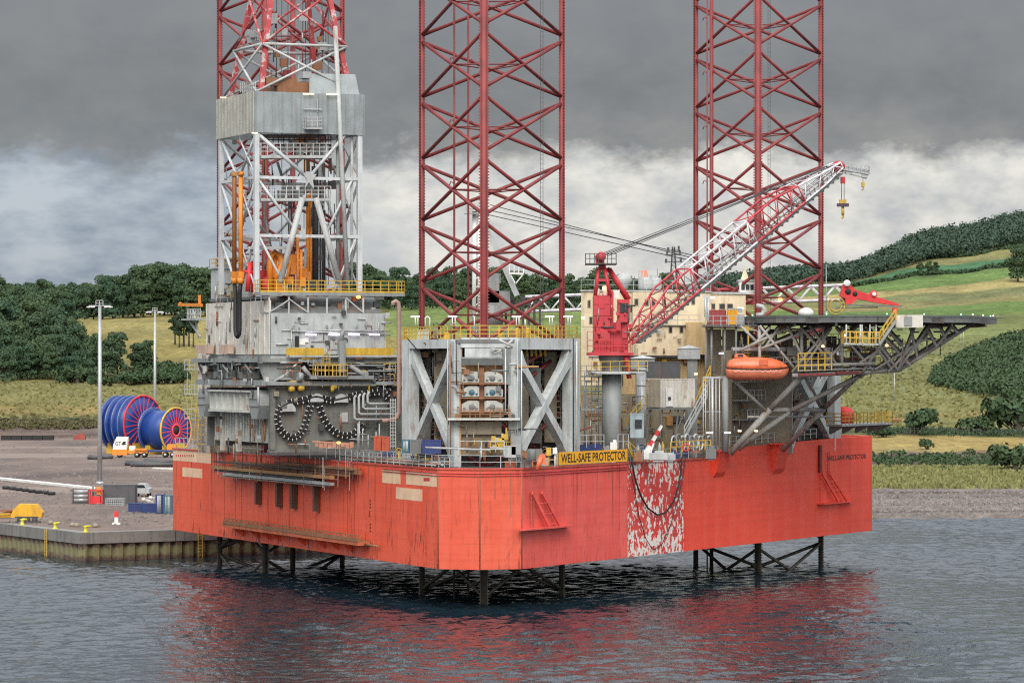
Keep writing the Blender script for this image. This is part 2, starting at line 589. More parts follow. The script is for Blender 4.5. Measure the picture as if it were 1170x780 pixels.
# ------------------------------------------------------------------ hull
def hull_mat(name, c0, c1, rust=0.5, seam=0.25, flake=False, scuff=0.4, dirA=UU):
    m, nt, b = new_mat(name)
    pos = N(nt, 'ShaderNodeNewGeometry').outputs['Position']
    c = mixc(nt, ramp(nt, noise(nt, pos, 0.16, 7, rough=0.62), [(0.3, 0.0), (0.7, 1.0)]), c0, c1)
    # faded vertical bands
    band = ramp(nt, noise(nt, pos, 0.9, 5, sc=(1, 1, 0.06)), [(0.42, 0.0), (0.66, 1.0)])
    c = mixc(nt, math2(nt, 'MULTIPLY', band, 0.35), c, tuple(min(1, x * 0.9 + 0.055) for x in c1))
    # horizontal plate strakes, faint
    sep = N(nt, 'ShaderNodeSeparateXYZ'); nt.links.new(pos, sep.inputs[0])
    st = noise(nt, pos, 1.0, 3, sc=(0.05, 0.05, 2.4))
    c = mixc(nt, math2(nt, 'MULTIPLY', ramp(nt, st, [(0.45, 0.0), (0.62, 1.0)]), 0.16), c, tuple(x * 0.62 for x in c0))
    # rust runs from the deck edge and along frames
    run = ramp(nt, noise(nt, pos, 1.7, 8, sc=(1, 1, 0.045), rough=0.68), [(0.56, 0.0), (0.66, 1.0)])
    hgt = math2(nt, 'MULTIPLY', math2(nt, 'SUBTRACT', sep.outputs[2], ZB), 1 / (ZT - ZB))
    topf = ramp(nt, math2(nt, 'ADD', hgt, math2(nt, 'MULTIPLY', math2(nt, 'SUBTRACT', noise(nt, pos, 1.2, 3, sc=(1, 1, 0.1)), 0.5), 0.9)), [(0.35, 0.2), (1.0, 1.0)])
    c = mixc(nt, math2(nt, 'MULTIPLY', math2(nt, 'MULTIPLY', run, topf), rust), c, (0.075, 0.017, 0.012))
    # chipped spots along the lower strake
    ch = ramp(nt, noise(nt, pos, 3.0, 8, sc=(1, 1, 0.16), rough=0.74), [(0.55, 0.0), (0.60, 1.0)])
    zone = math2(nt, 'MULTIPLY', ramp(nt, noise(nt, pos, 0.22, 3), [(0.42, 0.0), (0.56, 1.0)]), ramp(nt, hgt, [(0.02, 1.0), (0.55, 0.35)]))
    c = mixc(nt, math2(nt, 'MULTIPLY', math2(nt, 'MULTIPLY', ch, zone), scuff), c, (0.035, 0.018, 0.015))
    if flake:
        # white primer showing where the red has flaked away, more of it low down
        vn = N(nt, 'ShaderNodeTexVoronoi', distance='MANHATTAN'); vn.inputs['Scale'].default_value = 3.6
        mp = N(nt, 'ShaderNodeMapping'); mp.inputs['Scale'].default_value = (1, 1, 0.75)
        nt.links.new(pos, mp.inputs[0]); nt.links.new(mp.outputs[0], vn.inputs['Vector'])
        sc = N(nt, 'ShaderNodeSeparateColor'); nt.links.new(vn.outputs['Color'], sc.inputs[0])
        f = math2(nt, 'ADD', math2(nt, 'MULTIPLY', sc.outputs[0], 0.30), math2(nt, 'MULTIPLY', noise(nt, pos, 1.15, 8, rough=0.62), 0.9))
        f = math2(nt, 'ADD', f, math2(nt, 'MULTIPLY', ramp(nt, hgt, [(0.0, 1.0), (0.30, 0.40), (0.75, 0.25), (0.95, 0.65)]), 0.24))
        fl = ramp(nt, f, [(0.765, 0.0), (0.772, 1.0)])
        c = mixc(nt, fl, c, mixc(nt, noise(nt, pos, 2.0, 5), (0.60, 0.56, 0.52), (0.82, 0.79, 0.75)))
    # weld seams of the plating, and stiffeners showing faintly through
    along = math2(nt, 'ADD', math2(nt, 'MULTIPLY', sep.outputs[0], dirA.x), math2(nt, 'MULTIPLY', sep.outputs[1], dirA.y))
    sv = ramp(nt, math2(nt, 'FRACT', math2(nt, 'MULTIPLY', along, 1 / 3.05)), [(0.0, 1.0), (0.012, 1.0), (0.02, 0.0)])
    sh = ramp(nt, math2(nt, 'FRACT', math2(nt, 'MULTIPLY', math2(nt, 'SUBTRACT', sep.outputs[2], ZB), 1 / 2.05)), [(0.0, 1.0), (0.016, 1.0), (0.026, 0.0)])
    seamf = math2(nt, 'MULTIPLY', math2(nt, 'MAXIMUM', sv, sh), math2(nt, 'MULTIPLY', ramp(nt, noise(nt, pos, 0.7, 4), [(0.35, 0.15), (0.7, 1.0)]), seam * 1.1))
    c = mixc(nt, seamf, c, (0.16, 0.03, 0.02))
    nt.links.new(c, b.inputs['Base Color'])
    nt.links.new(ramp(nt, noise(nt, pos, 0.8, 5), [(0.3, 0.38), (0.7, 0.65)]), b.inputs['Roughness'])
    bp = N(nt, 'ShaderNodeBump'); bp.inputs['Strength'].default_value = 0.5; bp.inputs['Distance'].default_value = 0.10
    stf = math2(nt, 'MULTIPLY', math2(nt, 'SINE', math2(nt, 'MULTIPLY', along, 6.2832 / 0.61)), 0.05)
    nt.links.new(math2(nt, 'ADD', stf, noise(nt, pos, 0.55, 5)), bp.inputs['Height']); nt.links.new(bp.outputs[0], b.inputs['Normal'])
    return m


H_LEFT = hull_mat('hull_faded_orange_red', (0.70, 0.072, 0.030), (0.80, 0.115, 0.050), rust=1.0, scuff=1.0)
H_BOW = hull_mat('hull_corner_orange_red', (0.60, 0.068, 0.033), (0.70, 0.115, 0.060), rust=0.95, scuff=0.6, dirA=V(1, 0, 0))
H_PINK = hull_mat('hull_faded_pink_red', (0.64, 0.070, 0.054), (0.78, 0.115, 0.092), rust=0.75, scuff=0.6, dirA=PP)
H_FLAKE = hull_mat('hull_flaked_primer', (0.56, 0.04, 0.035), (0.66, 0.06, 0.05), rust=0.4, flake=True, scuff=0.2, dirA=PP)
H_FRESH = hull_mat('hull_fresh_red', (0.76, 0.056, 0.028), (0.86, 0.088, 0.046), rust=0.22, scuff=0.15, dirA=PP)
H_DECK = paint('hull_deck', (0.12, 0.115, 0.11), rust=0.5)
H_UNDER = plain('hull_underside', (0.09, 0.025, 0.02), 0.7)

hull = thing('rig_hull', 'red orange steel hull of the drilling rig raised on legs above the water', 'rig hull', (0, 320, ZB))


def hull_shell():
    mb = MB()
    s1, s2, s3 = sP(717), sP(781), sP(832)
    plan = [(AA, 0), (B1, 1), (BM, 1), (B2, 2), (PF(s1, 0), 3), (PF(s2, 0), 4), (CN, 4), (C2, 4), (A2, 0)]
    n = len(plan)
    vs = [(p.x, p.y, ZB) for p, _ in plan] + [(p.x, p.y, ZT) for p, _ in plan]
    for i in range(n):
        j = (i + 1) % n
        mb.mi = plan[i][1]
        a, b = plan[i][0], plan[j][0]
        mb._add([(a.x, a.y, ZB), (b.x, b.y, ZB), (b.x, b.y, ZT), (a.x, a.y, ZT)], [(0, 1, 2, 3)])
    mb.mi = 5
    mb._add([v for v in vs[n:]], [tuple(range(n))])
    mb.mi = 6
    mb._add([v for v in vs[:n]], [tuple(range(n))[::-1]])
    mb.build('shell', [H_LEFT, H_BOW, H_PINK, H_FLAKE, H_FRESH, H_DECK, H_UNDER], hull)
    # raised forecastle bulwark
    mb = MB()
    k = PN * -0.35
    q0, q1 = PF(s3, ZT, 0.004), PF(WP - 0.02, ZT, 0.004)
    mb.extrude([q0 - UP * 0.3, q1 - UP * 0.3, q1 + UP * 1.30, PF(s3 + 22, ZT + 1.15, 0.004), PF(s3 + 2, ZT + 0.75, 0.004), q0 + UP * 0.55], k)
    mb.extrude([CN - UP * 0 + V(0, 0, ZT), V(C2.x, C2.y, ZT), V(C2.x, C2.y, ZT + 1.3), V(CN.x, CN.y, ZT + 1.3)], V(-0.3, -0.2, 0))
    mb.build('bulwark', H_FRESH, hull)
    # welded corner seams and the deck edge strip
    mb = MB()
    for p in (B1, BM, B2):
        mb.tube(V(p.x, p.y - 0.01, ZB + 0.02), V(p.x, p.y - 0.01, ZT), 0.05, n=6)
    for px in (717.5,):
        mb.beam(PFp(px, 640, 0.01), PFp(px, 527, 0.01), 0.05, 0.03)
    mb.build('corner_seam', M['rust'], hull)
    mb = MB()
    mb.beam(TF(WT - 0.05, ZT - 0.06, 0.03), TF(0, ZT - 0.06, 0.03), 0.14, 0.16)
    mb.beam(V(B1.x, B1.y - .03, ZT - 0.06), V(BM.x, BM.y - .03, ZT - 0.06), 0.14, 0.16)
    mb.beam(V(BM.x, BM.y - .03, ZT - 0.06), V(B2.x, B2.y - .03, ZT - 0.06), 0.14, 0.16)
    mb.beam(PF(0, ZT - 0.06, 0.03), PF(s3, ZT - 0.06, 0.03), 0.14, 0.16)
    mb.build('deck_edge', paint('deck_edge_paint', (0.5, 0.07, 0.05), rust=0.6), hull)
    # half pipe rubbing strips under the deck edge
    for dz in (0.42, 0.62):
        mb = MB()
        mb.path([TF(aT(438), ZT - dz, 0.06), TF(0, ZT - dz, 0.06), V(BM.x, BM.y - .08, ZT - dz), PF(0, ZT - dz, 0.06), PF(sP(716), ZT - dz, 0.06)], 0.035, 6)
        mb.build('edge_pipe', M['cranered'], hull)


hull_shell()
CREAMP = paint('patch_cream', (0.74, 0.50, 0.33), rust=0.1, grime=0.2)
for (x0, y0, x1, y1) in ((197.5, 514.5, 241, 527.5), (208.5, 534.5, 231, 545), (437, 536.5, 457.5, 552), (464, 538.5, 499, 554.5), (452.5, 557.5, 482.5, 571)):
    mb = MB()
    a0, a1 = aT(x0), aT(x1)
    D = TF((a0 + a1) / 2, 0).y
    zt, zb = EYE - (y0 - YH) / FPX * D, EYE - (y1 - YH) / FPX * D
    p = TF(a0, zb, 0.0); q = TF(a1, zb, 0.0)
    mb.obox(p, q - p, -VV * 0.012, UP * (zt - zb))
    mb.build('cream_patch', CREAMP, hull)
mb = MB()
for k in range(9):
    a = aT(201 + k * 2.45); q = TF(a, 0)
    mb.obox(TF(a, EYE - (521.6 - YH) / FPX * q.y, 0.013), UU * -0.32, -VV * 0.006, UP * 0.22)
mb.build('red_lettering', M['cranered'], hull)
mb = MB()
mb.obox(TFp(484, 549.5, 0.013), (TFp(491, 549.5, 0.013) - TFp(484, 549.5, 0.013)), -VV * 0.006, UP * 0.28)
mb.build('red_mark', M['cranered'], hull)
# ship's name on the bow, draught marks
s0 = sP(945.5); w = sP(989.5) - s0
text('hull_lettering', 'WELL-SAFE PROTECTOR', M['blackpaint'], PFp(945.5, 526.2, 0.006), PP, UP, w, 0.47, hull, 0.01, 0.012)
mb = MB()
for (px, y0, y1) in ((422.5, 571, 580), (421.5, 584, 590), (422.5, 598, 607)):
    a = TFp(px, y1, 0.006)
    z1 = EYE - (y0 - YH) / FPX * a.y
    mb.obox(a, -UU * 0.10, -VV * 0.01, UP * (z1 - a.z)); 
    for f in (0.0, 0.45, 0.9):
        mb.obox(a + UP * (z1 - a.z) * f - UU * 0.1, -UU * 0.22, -VV * 0.01, UP * 0.09)
mb.build('draught_mark', M['blackpaint'], hull)

# vertical weld seams / drain stains with real depth on transom plating
mb = MB()
for px in (242, 256.5, 269, 276, 306.5, 331, 347, 377, 397, 405):
    a = aT(px)
    mb.obox(TF(a, ZB + 0.3, 0.0), -UU * 0.05, -VV * 0.015, UP * (ZT - ZB - 0.8 - random.random() * 1.5))
mb.build('plate_seam', paint('seam_dark', (0.22, 0.04, 0.025), rust=0.6), hull)
mb = MB()
for px in (606, 627, 653, 664, 680, 695, 708):
    s = sP(px)
    mb.obox(PF(s, ZT - 0.35, 0.0), PP * 0.06, PN * 0.015, -UP * (0.5 + random.random() * 2.0))
for px, l in ((516, 5.5), (565, 2.2), (572, 1.3), (583, 3.6)):
    x = (px - XC) / FPX * 284.0
    bm = BM.lerp(B1 if x < BM.x else B2, min(1, abs(x - BM.x) / 3.4))
    mb.obox(V(x, bm.y - 0.012, ZT - 0.3), V(0.07, 0, 0), V(0, 0.03, 0), -UP * l)
mb.build('rust_run', M['rust'], hull)


# ------------------------------------------------------------------ legs
def make_rack_chord(z0, z1, r):
    mb = MB()
    mb.tube((0, 0, z0), (0, 0, z1), r, n=12)
    return mb


def make_rack(z0, z1, r, half, pitch=0.26):
    mb = MB()
    mb.box((0, 0, (z0 + z1) / 2), (2 * half - 0.14, 0.13, z1 - z0))
    n = int((z1 - z0) / pitch)
    for i in range(n):
        z = z0 + pitch * (i + 0.5)
        for s in (-1, 1):
            x0 = s * (half - 0.075)
            x1 = s * (half + 0.05)
            mb._add([(x0, -.062, z - .06), (x0, .062, z - .06), (x0, .062, z + .06), (x0, -.062, z + .06),
                     (x1, -.062, z - .04), (x1, .062, z - .04), (x1, .062, z + .04), (x1, -.062, z + .04)],
                    [(4, 5, 6, 7), (0, 1, 5, 4), (1, 2, 6, 5), (2, 3, 7, 6), (3, 0, 4, 7)])
    return mb


LEGZ0, LEGZ1, BAY = -6.0, 61.0, 5.27
chord_me = rack_me = None


def jack_leg(label, xf, Df, xl, xr, Db, znode, extras):
    global chord_me, rack_me
    F = P(xf, YH, Df); L = P(xl, YH, Db); Rr = P(xr, YH, Db)
    cen = (F + L + Rr) / 3
    t = thing('lattice_tower', label, 'rig leg', (cen.x, cen.y, LEGZ0), 'red lattice legs of the rig')
    for c in (F, L, Rr):
        rad = (c - cen); ang = math.atan2(rad.y, rad.x) + math.pi / 2
        if chord_me is None:
            o = make_rack_chord(LEGZ0, LEGZ1, 0.25).build('chord', M['legred']); chord_me = o.data
            k = make_rack(LEGZ0, LEGZ1, 0.25, 0.39).build('rack', M['legred']); rack_me = k.data
        else:
            o = bpy.data.objects.new('chord', chord_me); COL.objects.link(o)
            k = bpy.data.objects.new('rack', rack_me); COL.objects.link(k)
        o.parent = t; o.location = (c.x - cen.x, c.y - cen.y, -LEGZ0)
        o.rotation_euler = (0, 0, ang)
        k.parent = o
    z = znode
    while z - BAY > LEGZ0: z -= BAY
    lv = []
    while z < LEGZ1:
        lv.append(z); z += BAY
    for za, zb in zip(lv, lv[1:]):
        mids = []
        for (p, q) in ((F, L), (F, Rr), (L, Rr)):
            pa, pb = V(p.x, p.y, za + 0.28), V(p.x, p.y, zb - 0.28)
            qa, qb = V(q.x, q.y, za + 0.28), V(q.x, q.y, zb - 0.28)
            for (s, e) in ((pa, qb), (pb, qa)):
                MB().tube(s, e, 0.155, n=8).build('diagonal_brace', M['legred'], t)
            mids.append((pa + pb + qa + qb) / 4)
        for i in range(3):
            MB().tube(mids[i], mids[(i + 1) % 3], 0.06, n=6).build('inner_strut', M['legred'], t)
    for (px, D, r, hooks) in extras:
        p = P(px, YH, D)
        mb = MB().tube(V(p.x, p.y, LEGZ0 + 6), V(p.x, p.y, LEGZ1), r, n=8)
        if hooks:
            zz = znode - 2 * BAY - 2.0
            while zz < LEGZ1:
                s = -1 if px in (519, 808) else 1
                mb.path([V(p.x, p.y, zz), V(p.x + s * .3, p.y, zz + .15), V(p.x + s * .42, p.y, zz - .2)], 0.05, 6)
                zz += BAY * 0.5 if False else BAY
        mb.build('riser_pipe', M['legred'], t)
    return t


jack_leg('red triangular lattice leg inside the white braced jack house at the nearest hull corner', 553, 289.6, 482, 642, 300, 47.7,
         [(519, 297, 0.09, True), (535, 299, 0.09, True)])
jack_leg('red triangular lattice leg behind the grey drilling derrick', 303, 333.6, 251, 391, 344, 48.9,
         [(334.5, 338, 0.26, False)])
jack_leg('red triangular lattice leg by the helideck, crossed by the crane boom', 866, 333.6, 795, 938, 344, 50.0,
         [(808, 339, 0.07, True), (813, 341, 0.19, False)])
# cable ladders hanging inside two of the legs
for (x0, x1, D, lab) in ((617.5, 620.5, 297, 'thin ladder running up inside the leg at the nearest corner'), (877.5, 880, 339, 'thin ladder running up inside the leg by the helideck')):
    mb = MB()
    a, b = P(x0, YH, D), P(x1, YH, D)
    mb.beam(V(a.x, a.y, 21), V(a.x, a.y, 61), 0.035); mb.beam(V(b.x, b.y, 21), V(b.x, b.y, 61), 0.035)
    z = 21.2
    while z < 61:
        mb.beam(V(a.x, a.y, z), V(b.x, b.y, z), 0.025); z += 0.4
    solo(mb, 'ladder', M['dark'], lab, 'ladder')
# ------------------------------------------------------------------ water
def make_water():
    x0, x1, y0, y1, st = -100.0, 100.0, 190.0, 470.0, 0.40
    xs = np.arange(x0, x1 + st, st); ys = np.arange(y0, y1 + st, st)
    X, Y = np.meshgrid(xs, ys)
    Z = np.zeros_like(X)
    r = np.random.default_rng(3)
    for i in range(90):
        lam = 1.0 * (6.0 ** r.random())
        th = r.normal(math.radians(-72), 0.75)
        amp = 0.0068 * lam ** 0.62 * (0.5 + r.random())
        k = 2 * math.pi / lam
        ph = r.random() * 6.28
        a = k * (X * math.cos(th) + Y * math.sin(th)) + ph
        Z += amp * (np.sin(a) + 0.25 * np.sin(2 * a + 0.6))
    # gusts: patches of rougher and calmer water
    g = np.zeros_like(X)
    for i in range(10):
        lam = 25 + 60 * r.random(); th = r.random() * 6.28
        g += np.sin(2 * math.pi / lam * (X * math.cos(th) + 0.45 * Y * math.sin(th)) + r.random() * 6.28)
    Z *= 0.58 * (1 + 0.16 * g.clip(-3, 3))
    edge = np.minimum.reduce([(X - x0), (xs[-1] - X), (Y - y0), (ys[-1] - Y)]) / 8.0
    Z *= edge.clip(0, 1)
    ny, nx = X.shape
    co = np.stack([X, Y, Z], -1).reshape(-1, 3)
    idx = np.arange(ny * nx).reshape(ny, nx)
    q = np.stack([idx[:-1, :-1], idx[:-1, 1:], idx[1:, 1:], idx[1:, :-1]], -1).reshape(-1, 4)
    # outer sheet to the horizon
    W = 9000.0
    o = len(co)
    xe, ye = xs[-1], ys[-1]
    ex = np.array([(-W, -W, 0), (x0, -W, 0), (xe, -W, 0), (W, -W, 0), (-W, y0, 0), (W, y0, 0), (-W, ye, 0), (W, ye, 0), (-W, W, 0), (x0, W, 0), (xe, W, 0), (W, W, 0)], float)
    c00, c10, c01, c11 = idx[0, 0], idx[0, -1], idx[-1, 0], idx[-1, -1]
    e = lambda i: o + i
    q2 = [(e(0), e(1), c00, e(4)), (e(1), e(2), c10, c00), (e(2), e(3), e(5), c10), (e(4), c00, c01, e(6)), (c10, e(5), e(7), c11),
          (e(6), c01, e(9), e(8)), (c01, c11, e(10), e(9)), (c11, e(7), e(11), e(10))]
    co = np.concatenate([co, ex]); q = np.concatenate([q, np.array(q2)])
    me = bpy.data.meshes.new('water')
    me.vertices.add(len(co)); me.vertices.foreach_set('co', co.ravel())
    me.loops.add(q.size); me.loops.foreach_set('vertex_index', q.ravel().astype(np.int32))
    me.polygons.add(len(q))
    me.polygons.foreach_set('loop_start', np.arange(0, q.size, 4, dtype=np.int32))
    me.polygons.foreach_set('use_smooth', np.ones(len(q), bool))
    me.update(calc_edges=True)
    m, nt, b = new_mat('harbour_water')
    pos = N(nt, 'ShaderNodeNewGeometry').outputs['Position']
    b.inputs['Base Color'].default_value = (0.009, 0.020, 0.030, 1)
    b.inputs['Roughness'].default_value = 0.09
    b.inputs['IOR'].default_value = 1.33
    bp = N(nt, 'ShaderNodeBump'); bp.inputs['Strength'].default_value = 1.0; bp.inputs['Distance'].default_value = 0.165
    nt.links.new(math2(nt, 'ADD', noise(nt, pos, 0.9, 4, sc=(1.4, 0.7, 1), rough=0.52), math2(nt, 'MULTIPLY', noise(nt, pos, 0.16, 3, sc=(0.7, 1.0, 1)), 0.8)), bp.inputs['Height']); nt.links.new(bp.outputs[0], b.inputs['Normal'])
    me.materials.append(m)
    ob = bpy.data.objects.new('water', me); COL.objects.link(ob)
    tag(ob, kind='structure')


make_water()

# ------------------------------------------------------------------ land
COLS = [   # pixel column -> (distance, height)
    (-900, [(430, 2.84), (900, 3.0), (960, 6.8), (1150, 15), (1300, 24), (1500, 34), (1700, 44), (2400, 52), (3300, 60), (6000, 60)]),
    (60, [(430, 2.84), (890, 2.9), (950, 5.6), (1130, 14.0), (1300, 24.5), (1500, 36), (1700, 43), (2400, 52), (3300, 58), (6000, 58)]),
    (210, [(430, 2.84), (850, 2.9), (950, 6.5), (1130, 13.4), (1300, 24), (1500, 37.5), (1700, 44), (2400, 52), (3300, 58), (6000, 58)]),
    (450, [(430, 2.84), (700, 3.0), (900, 6), (1130, 13), (1400, 31), (1700, 46), (2400, 60), (3300, 64), (6000, 64)]),
    (700, [(430, 2.0), (700, 3.6), (900, 7), (1130, 14), (1400, 31), (1700, 46), (2400, 62), (3300, 72), (6000, 72)]),
    (950, [(440, -0.6), (452, 0.25), (505, 1.3), (520, 2.0), (560, 2.7), (700, 5.2), (850, 8.2), (1100, 15.8), (1400, 29.5), (1700, 45), (2000, 57), (2300, 72), (3000, 92), (3300, 96), (6000, 90)]),
    (1080, [(440, -0.6), (452, 0.25), (505, 1.3), (520, 2.0), (560, 2.7), (700, 5.2), (850, 8.2), (1100, 16.5), (1400, 31), (1700, 47), (2000, 62), (2400, 90), (3000, 126), (3300, 131), (6000, 120)]),
    (1170, [(440, -0.6), (452, 0.25), (505, 1.3), (520, 2.0), (560, 2.7), (700, 5.2), (850, 9.0), (1100, 19), (1400, 34), (1700, 50), (2000, 66), (2500, 104), (3100, 143), (3400, 147), (6000, 140)]),
    (2100, [(440, -0.6), (452, 0.25), (505, 1.3), (520, 2.0), (560, 2.7), (700, 5.2), (850, 9.0), (1100, 19), (1400, 36), (1700, 60), (2000, 90), (2500, 140), (3100, 200), (3400, 210), (6000, 200)]),
]


def hummock(x, y):
    return (np.sin(x * 0.071 + 1.3 * np.sin(y * 0.023)) * np.sin(y * 0.047 + 0.8 * np.sin(x * 0.031)) * 0.6
            + np.sin(x * 0.19 + y * 0.05) * np.sin(y * 0.11 - x * 0.06) * 0.35)


def land_z(px, D):
    px, D = np.asarray(px, float), np.asarray(D, float)
    zs = np.array([np.interp(D, [p[0] for p in pr], [p[1] for p in pr]) for _, pr in COLS])
    cx = np.array([c for c, _ in COLS], float)
    i = np.clip(np.searchsorted(cx, px) - 1, 0, len(cx) - 2)
    f = np.clip((px - cx[i]) / (cx[i + 1] - cx[i]), 0, 1)
    f = f * f * (3 - 2 * f)
    z = np.take_along_axis(zs, i[None], 0)[0] * (1 - f) + np.take_along_axis(zs, (i + 1)[None], 0)[0] * f
    x = (px - XC) / FPX * D
    return z + hummock(x, D) * np.clip((D - 920) / 150, 0, 1) * np.clip((D - 560) / 200, 0.15, 1.0) + np.clip((D - 560) / 60, 0, 1) * np.clip((px - 900) / 60, 0, 1) * hummock(x * 2.2, D * 2.2) * 0.35


def land_at(px, D):
    z = float(land_z(np.array([px]), np.array([D]))[0])
    return V((px - XC) / FPX * D, D, z)


def smooth(a, b, t):
    t = np.clip((t - a) / (b - a), 0, 1)
    return t * t * (3 - 2 * t)


def make_land():
    pxs = np.concatenate([np.arange(-1500, -60, 30), np.arange(-60, 1230, 4.5), np.arange(1230, 2700, 30)])
    Ds = np.concatenate([np.arange(430, 580, 2), np.arange(580, 1200, 6), np.arange(1200, 2600, 14), np.arange(2600, 3600, 40), np.arange(3600, 6000, 300)])
    PX, DD = np.meshgrid(pxs, Ds)
    ZZ = land_z(PX.ravel(), DD.ravel()).reshape(PX.shape)
    X = (PX - XC) / FPX * DD
    # jitter for zone borders
    j = np.sin(X * 0.05 + 2 * np.sin(DD * 0.013)) * 9 + np.sin(X * 0.13 + DD * 0.02) * 5 + np.sin(X * 0.31 + 1.7) * 2
    E = DD + j * np.clip((DD - 440) / 120, .22, 1)
    C = np.zeros(PX.shape + (3,))
    col = lambda *c: np.array(c)
    soil = col(0.155, 0.118, 0.105); olive = col(0.17, 0.155, 0.062); tan = col(0.26, 0.19, 0.075)
    rough = col(0.15, 0.16, 0.07); green = col(0.105, 0.165, 0.05); teal = col(0.055, 0.135, 0.065); wheat = col(0.30, 0.265, 0.12)
    beach = col(0.19, 0.165, 0.155); dark = col(0.05, 0.06, 0.026)

    def band(mask, c):
        C[:] = C * (1 - mask[..., None]) + c * mask[..., None]
    C[:] = soil
    left = 1 - smooth(520, 760, PX)
    # left: tan strip, olive pasture
    band(smooth(905, 935, E), dark * 1.1)
    band(smooth(935, 965, E), tan)
    band(smooth(985, 1035, E), olive)
    band(smooth(1230, 1260, E) , olive * 1.1 + tan * 0.12)
    band(smooth(1380, 1420, E) * smooth(420, 440, PX), green * 0.9 + olive * 0.3)
    rgt = smooth(760, 820, PX)
    # right: beach, verge, road strip, rough pasture, fields
    R_ = np.zeros_like(C)
    R_[:] = beach

    def rb(a, b, c):
        m = smooth(a, b, E)[..., None]
        R_[:] = R_ * (1 - m) + c * m
    rb(459, 460.5, beach * .5); rb(463, 464.5, beach * 1.1); rb(474, 475, col(.07, .06, .05)); rb(478.5, 480, beach * 1.05); rb(489, 490, col(.06, .052, .045)); rb(492, 494, beach * .85); rb(499, 500, col(.09, .08, .06)); rb(502.5, 504, beach * 1.15)
    rb(507, 511, rough * 0.85 + tan * 0.1)
    rb(548, 566, olive * 1.1)
    rb(572, 582, soil * 0.75)
    rb(618, 630, tan * 0.85 + rough * 0.3)
    rb(690, 705, dark * 1.4)
    rb(722, 734, rough * 1.05)
    rb(772, 790, tan * 0.75 + rough * 0.4)
    rb(830, 860, rough * 1.05)
    rb(1250, 1330, rough * 0.75 + green * 0.35)
    rb(1560, 1580, green)
    rb(1690, 1715, tan * 0.35 + rough * 0.7)
    rb(1770, 1800, rough)
    rb(1925, 1940, wheat)
    rb(2040, 2050, green * 1.05)
    rb(2190, 2200, dark)
    rb(2212, 2220, teal)
    rb(2330, 2350, olive * .85 + rough * 0.3)
    rb(2460, 2470, dark)
    m = rgt[..., None]
    C[:] = C * (1 - m) + R_ * m
    # purplish yard soil only where flat
    ny, nx = PX.shape
    co = np.stack([X, DD, ZZ], -1).reshape(-1, 3)
    idx = np.arange(ny * nx).reshape(ny, nx)
    q = np.stack([idx[:-1, :-1], idx[:-1, 1:], idx[1:, 1:], idx[1:, :-1]], -1).reshape(-1, 4)
    me = bpy.data.meshes.new('hillside_land')
    me.vertices.add(len(co)); me.vertices.foreach_set('co', co.ravel())
    me.loops.add(q.size); me.loops.foreach_set('vertex_index', q.ravel().astype(np.int32))
    me.polygons.add(len(q))
    me.polygons.foreach_set('loop_start', np.arange(0, q.size, 4, dtype=np.int32))
    me.polygons.foreach_set('use_smooth', np.ones(len(q), bool))
    me.update(calc_edges=True)
    at = me.color_attributes.new('ground_colour', 'FLOAT_COLOR', 'POINT')
    at.data.foreach_set('color', np.concatenate([C.reshape(-1, 3), np.ones((len(co), 1))], 1).ravel())
    m, nt, b = new_mat('grass_and_fields')
    pos = N(nt, 'ShaderNodeNewGeometry').outputs['Position']
    a = N(nt, 'ShaderNodeAttribute', attribute_name='ground_colour').outputs['Color']
    n1 = ramp(nt, noise(nt, pos, 0.035, 9, rough=0.7, sc=(1, 0.32, 1)), [(0.3, 0.55), (0.7, 1.35)])
    n2 = ramp(nt, noise(nt, pos, 0.5, 6, rough=0.75, sc=(1, 0.22, 1)), [(0.28, 0.55), (0.72, 1.4)])
    c = mixc(nt, 1.0, mixc(nt, 1.0, a, n1, 'MULTIPLY'), n2, 'MULTIPLY')
    hue = noise(nt, pos, 0.012, 5, sc=(1, 0.4, 1))
    c = mixc(nt, ramp(nt, hue, [(0.4, 0.0), (0.65, 0.35)]), c, mixc(nt, 1.0, c, (1.25, 1.0, 0.6), 'MULTIPLY'))
    nt.links.new(c, b.inputs['Base Color']); b.inputs['Roughness'].default_value = 0.95
    b.inputs['Specular IOR Level'].default_value = 0.1
    bp = N(nt, 'ShaderNodeBump'); bp.inputs['Strength'].default_value = 0.8; bp.inputs['Distance'].default_value = 1.2
    nt.links.new(noise(nt, pos, 0.35, 7, rough=0.7), bp.inputs['Height']); nt.links.new(bp.outputs[0], b.inputs['Normal'])
    me.materials.append(m)
    ob = bpy.data.objects.new('hillside_land', me); COL.objects.link(ob)
    tag(ob, kind='structure')


make_land()

# ------------------------------------------------------------------ quay and yard
QC = P(92, YH, 352); QC.z = 0
QL = V(-0.482, 0.876, 0); QR = V(0.828, 0.560, 0)
QT = 2.9


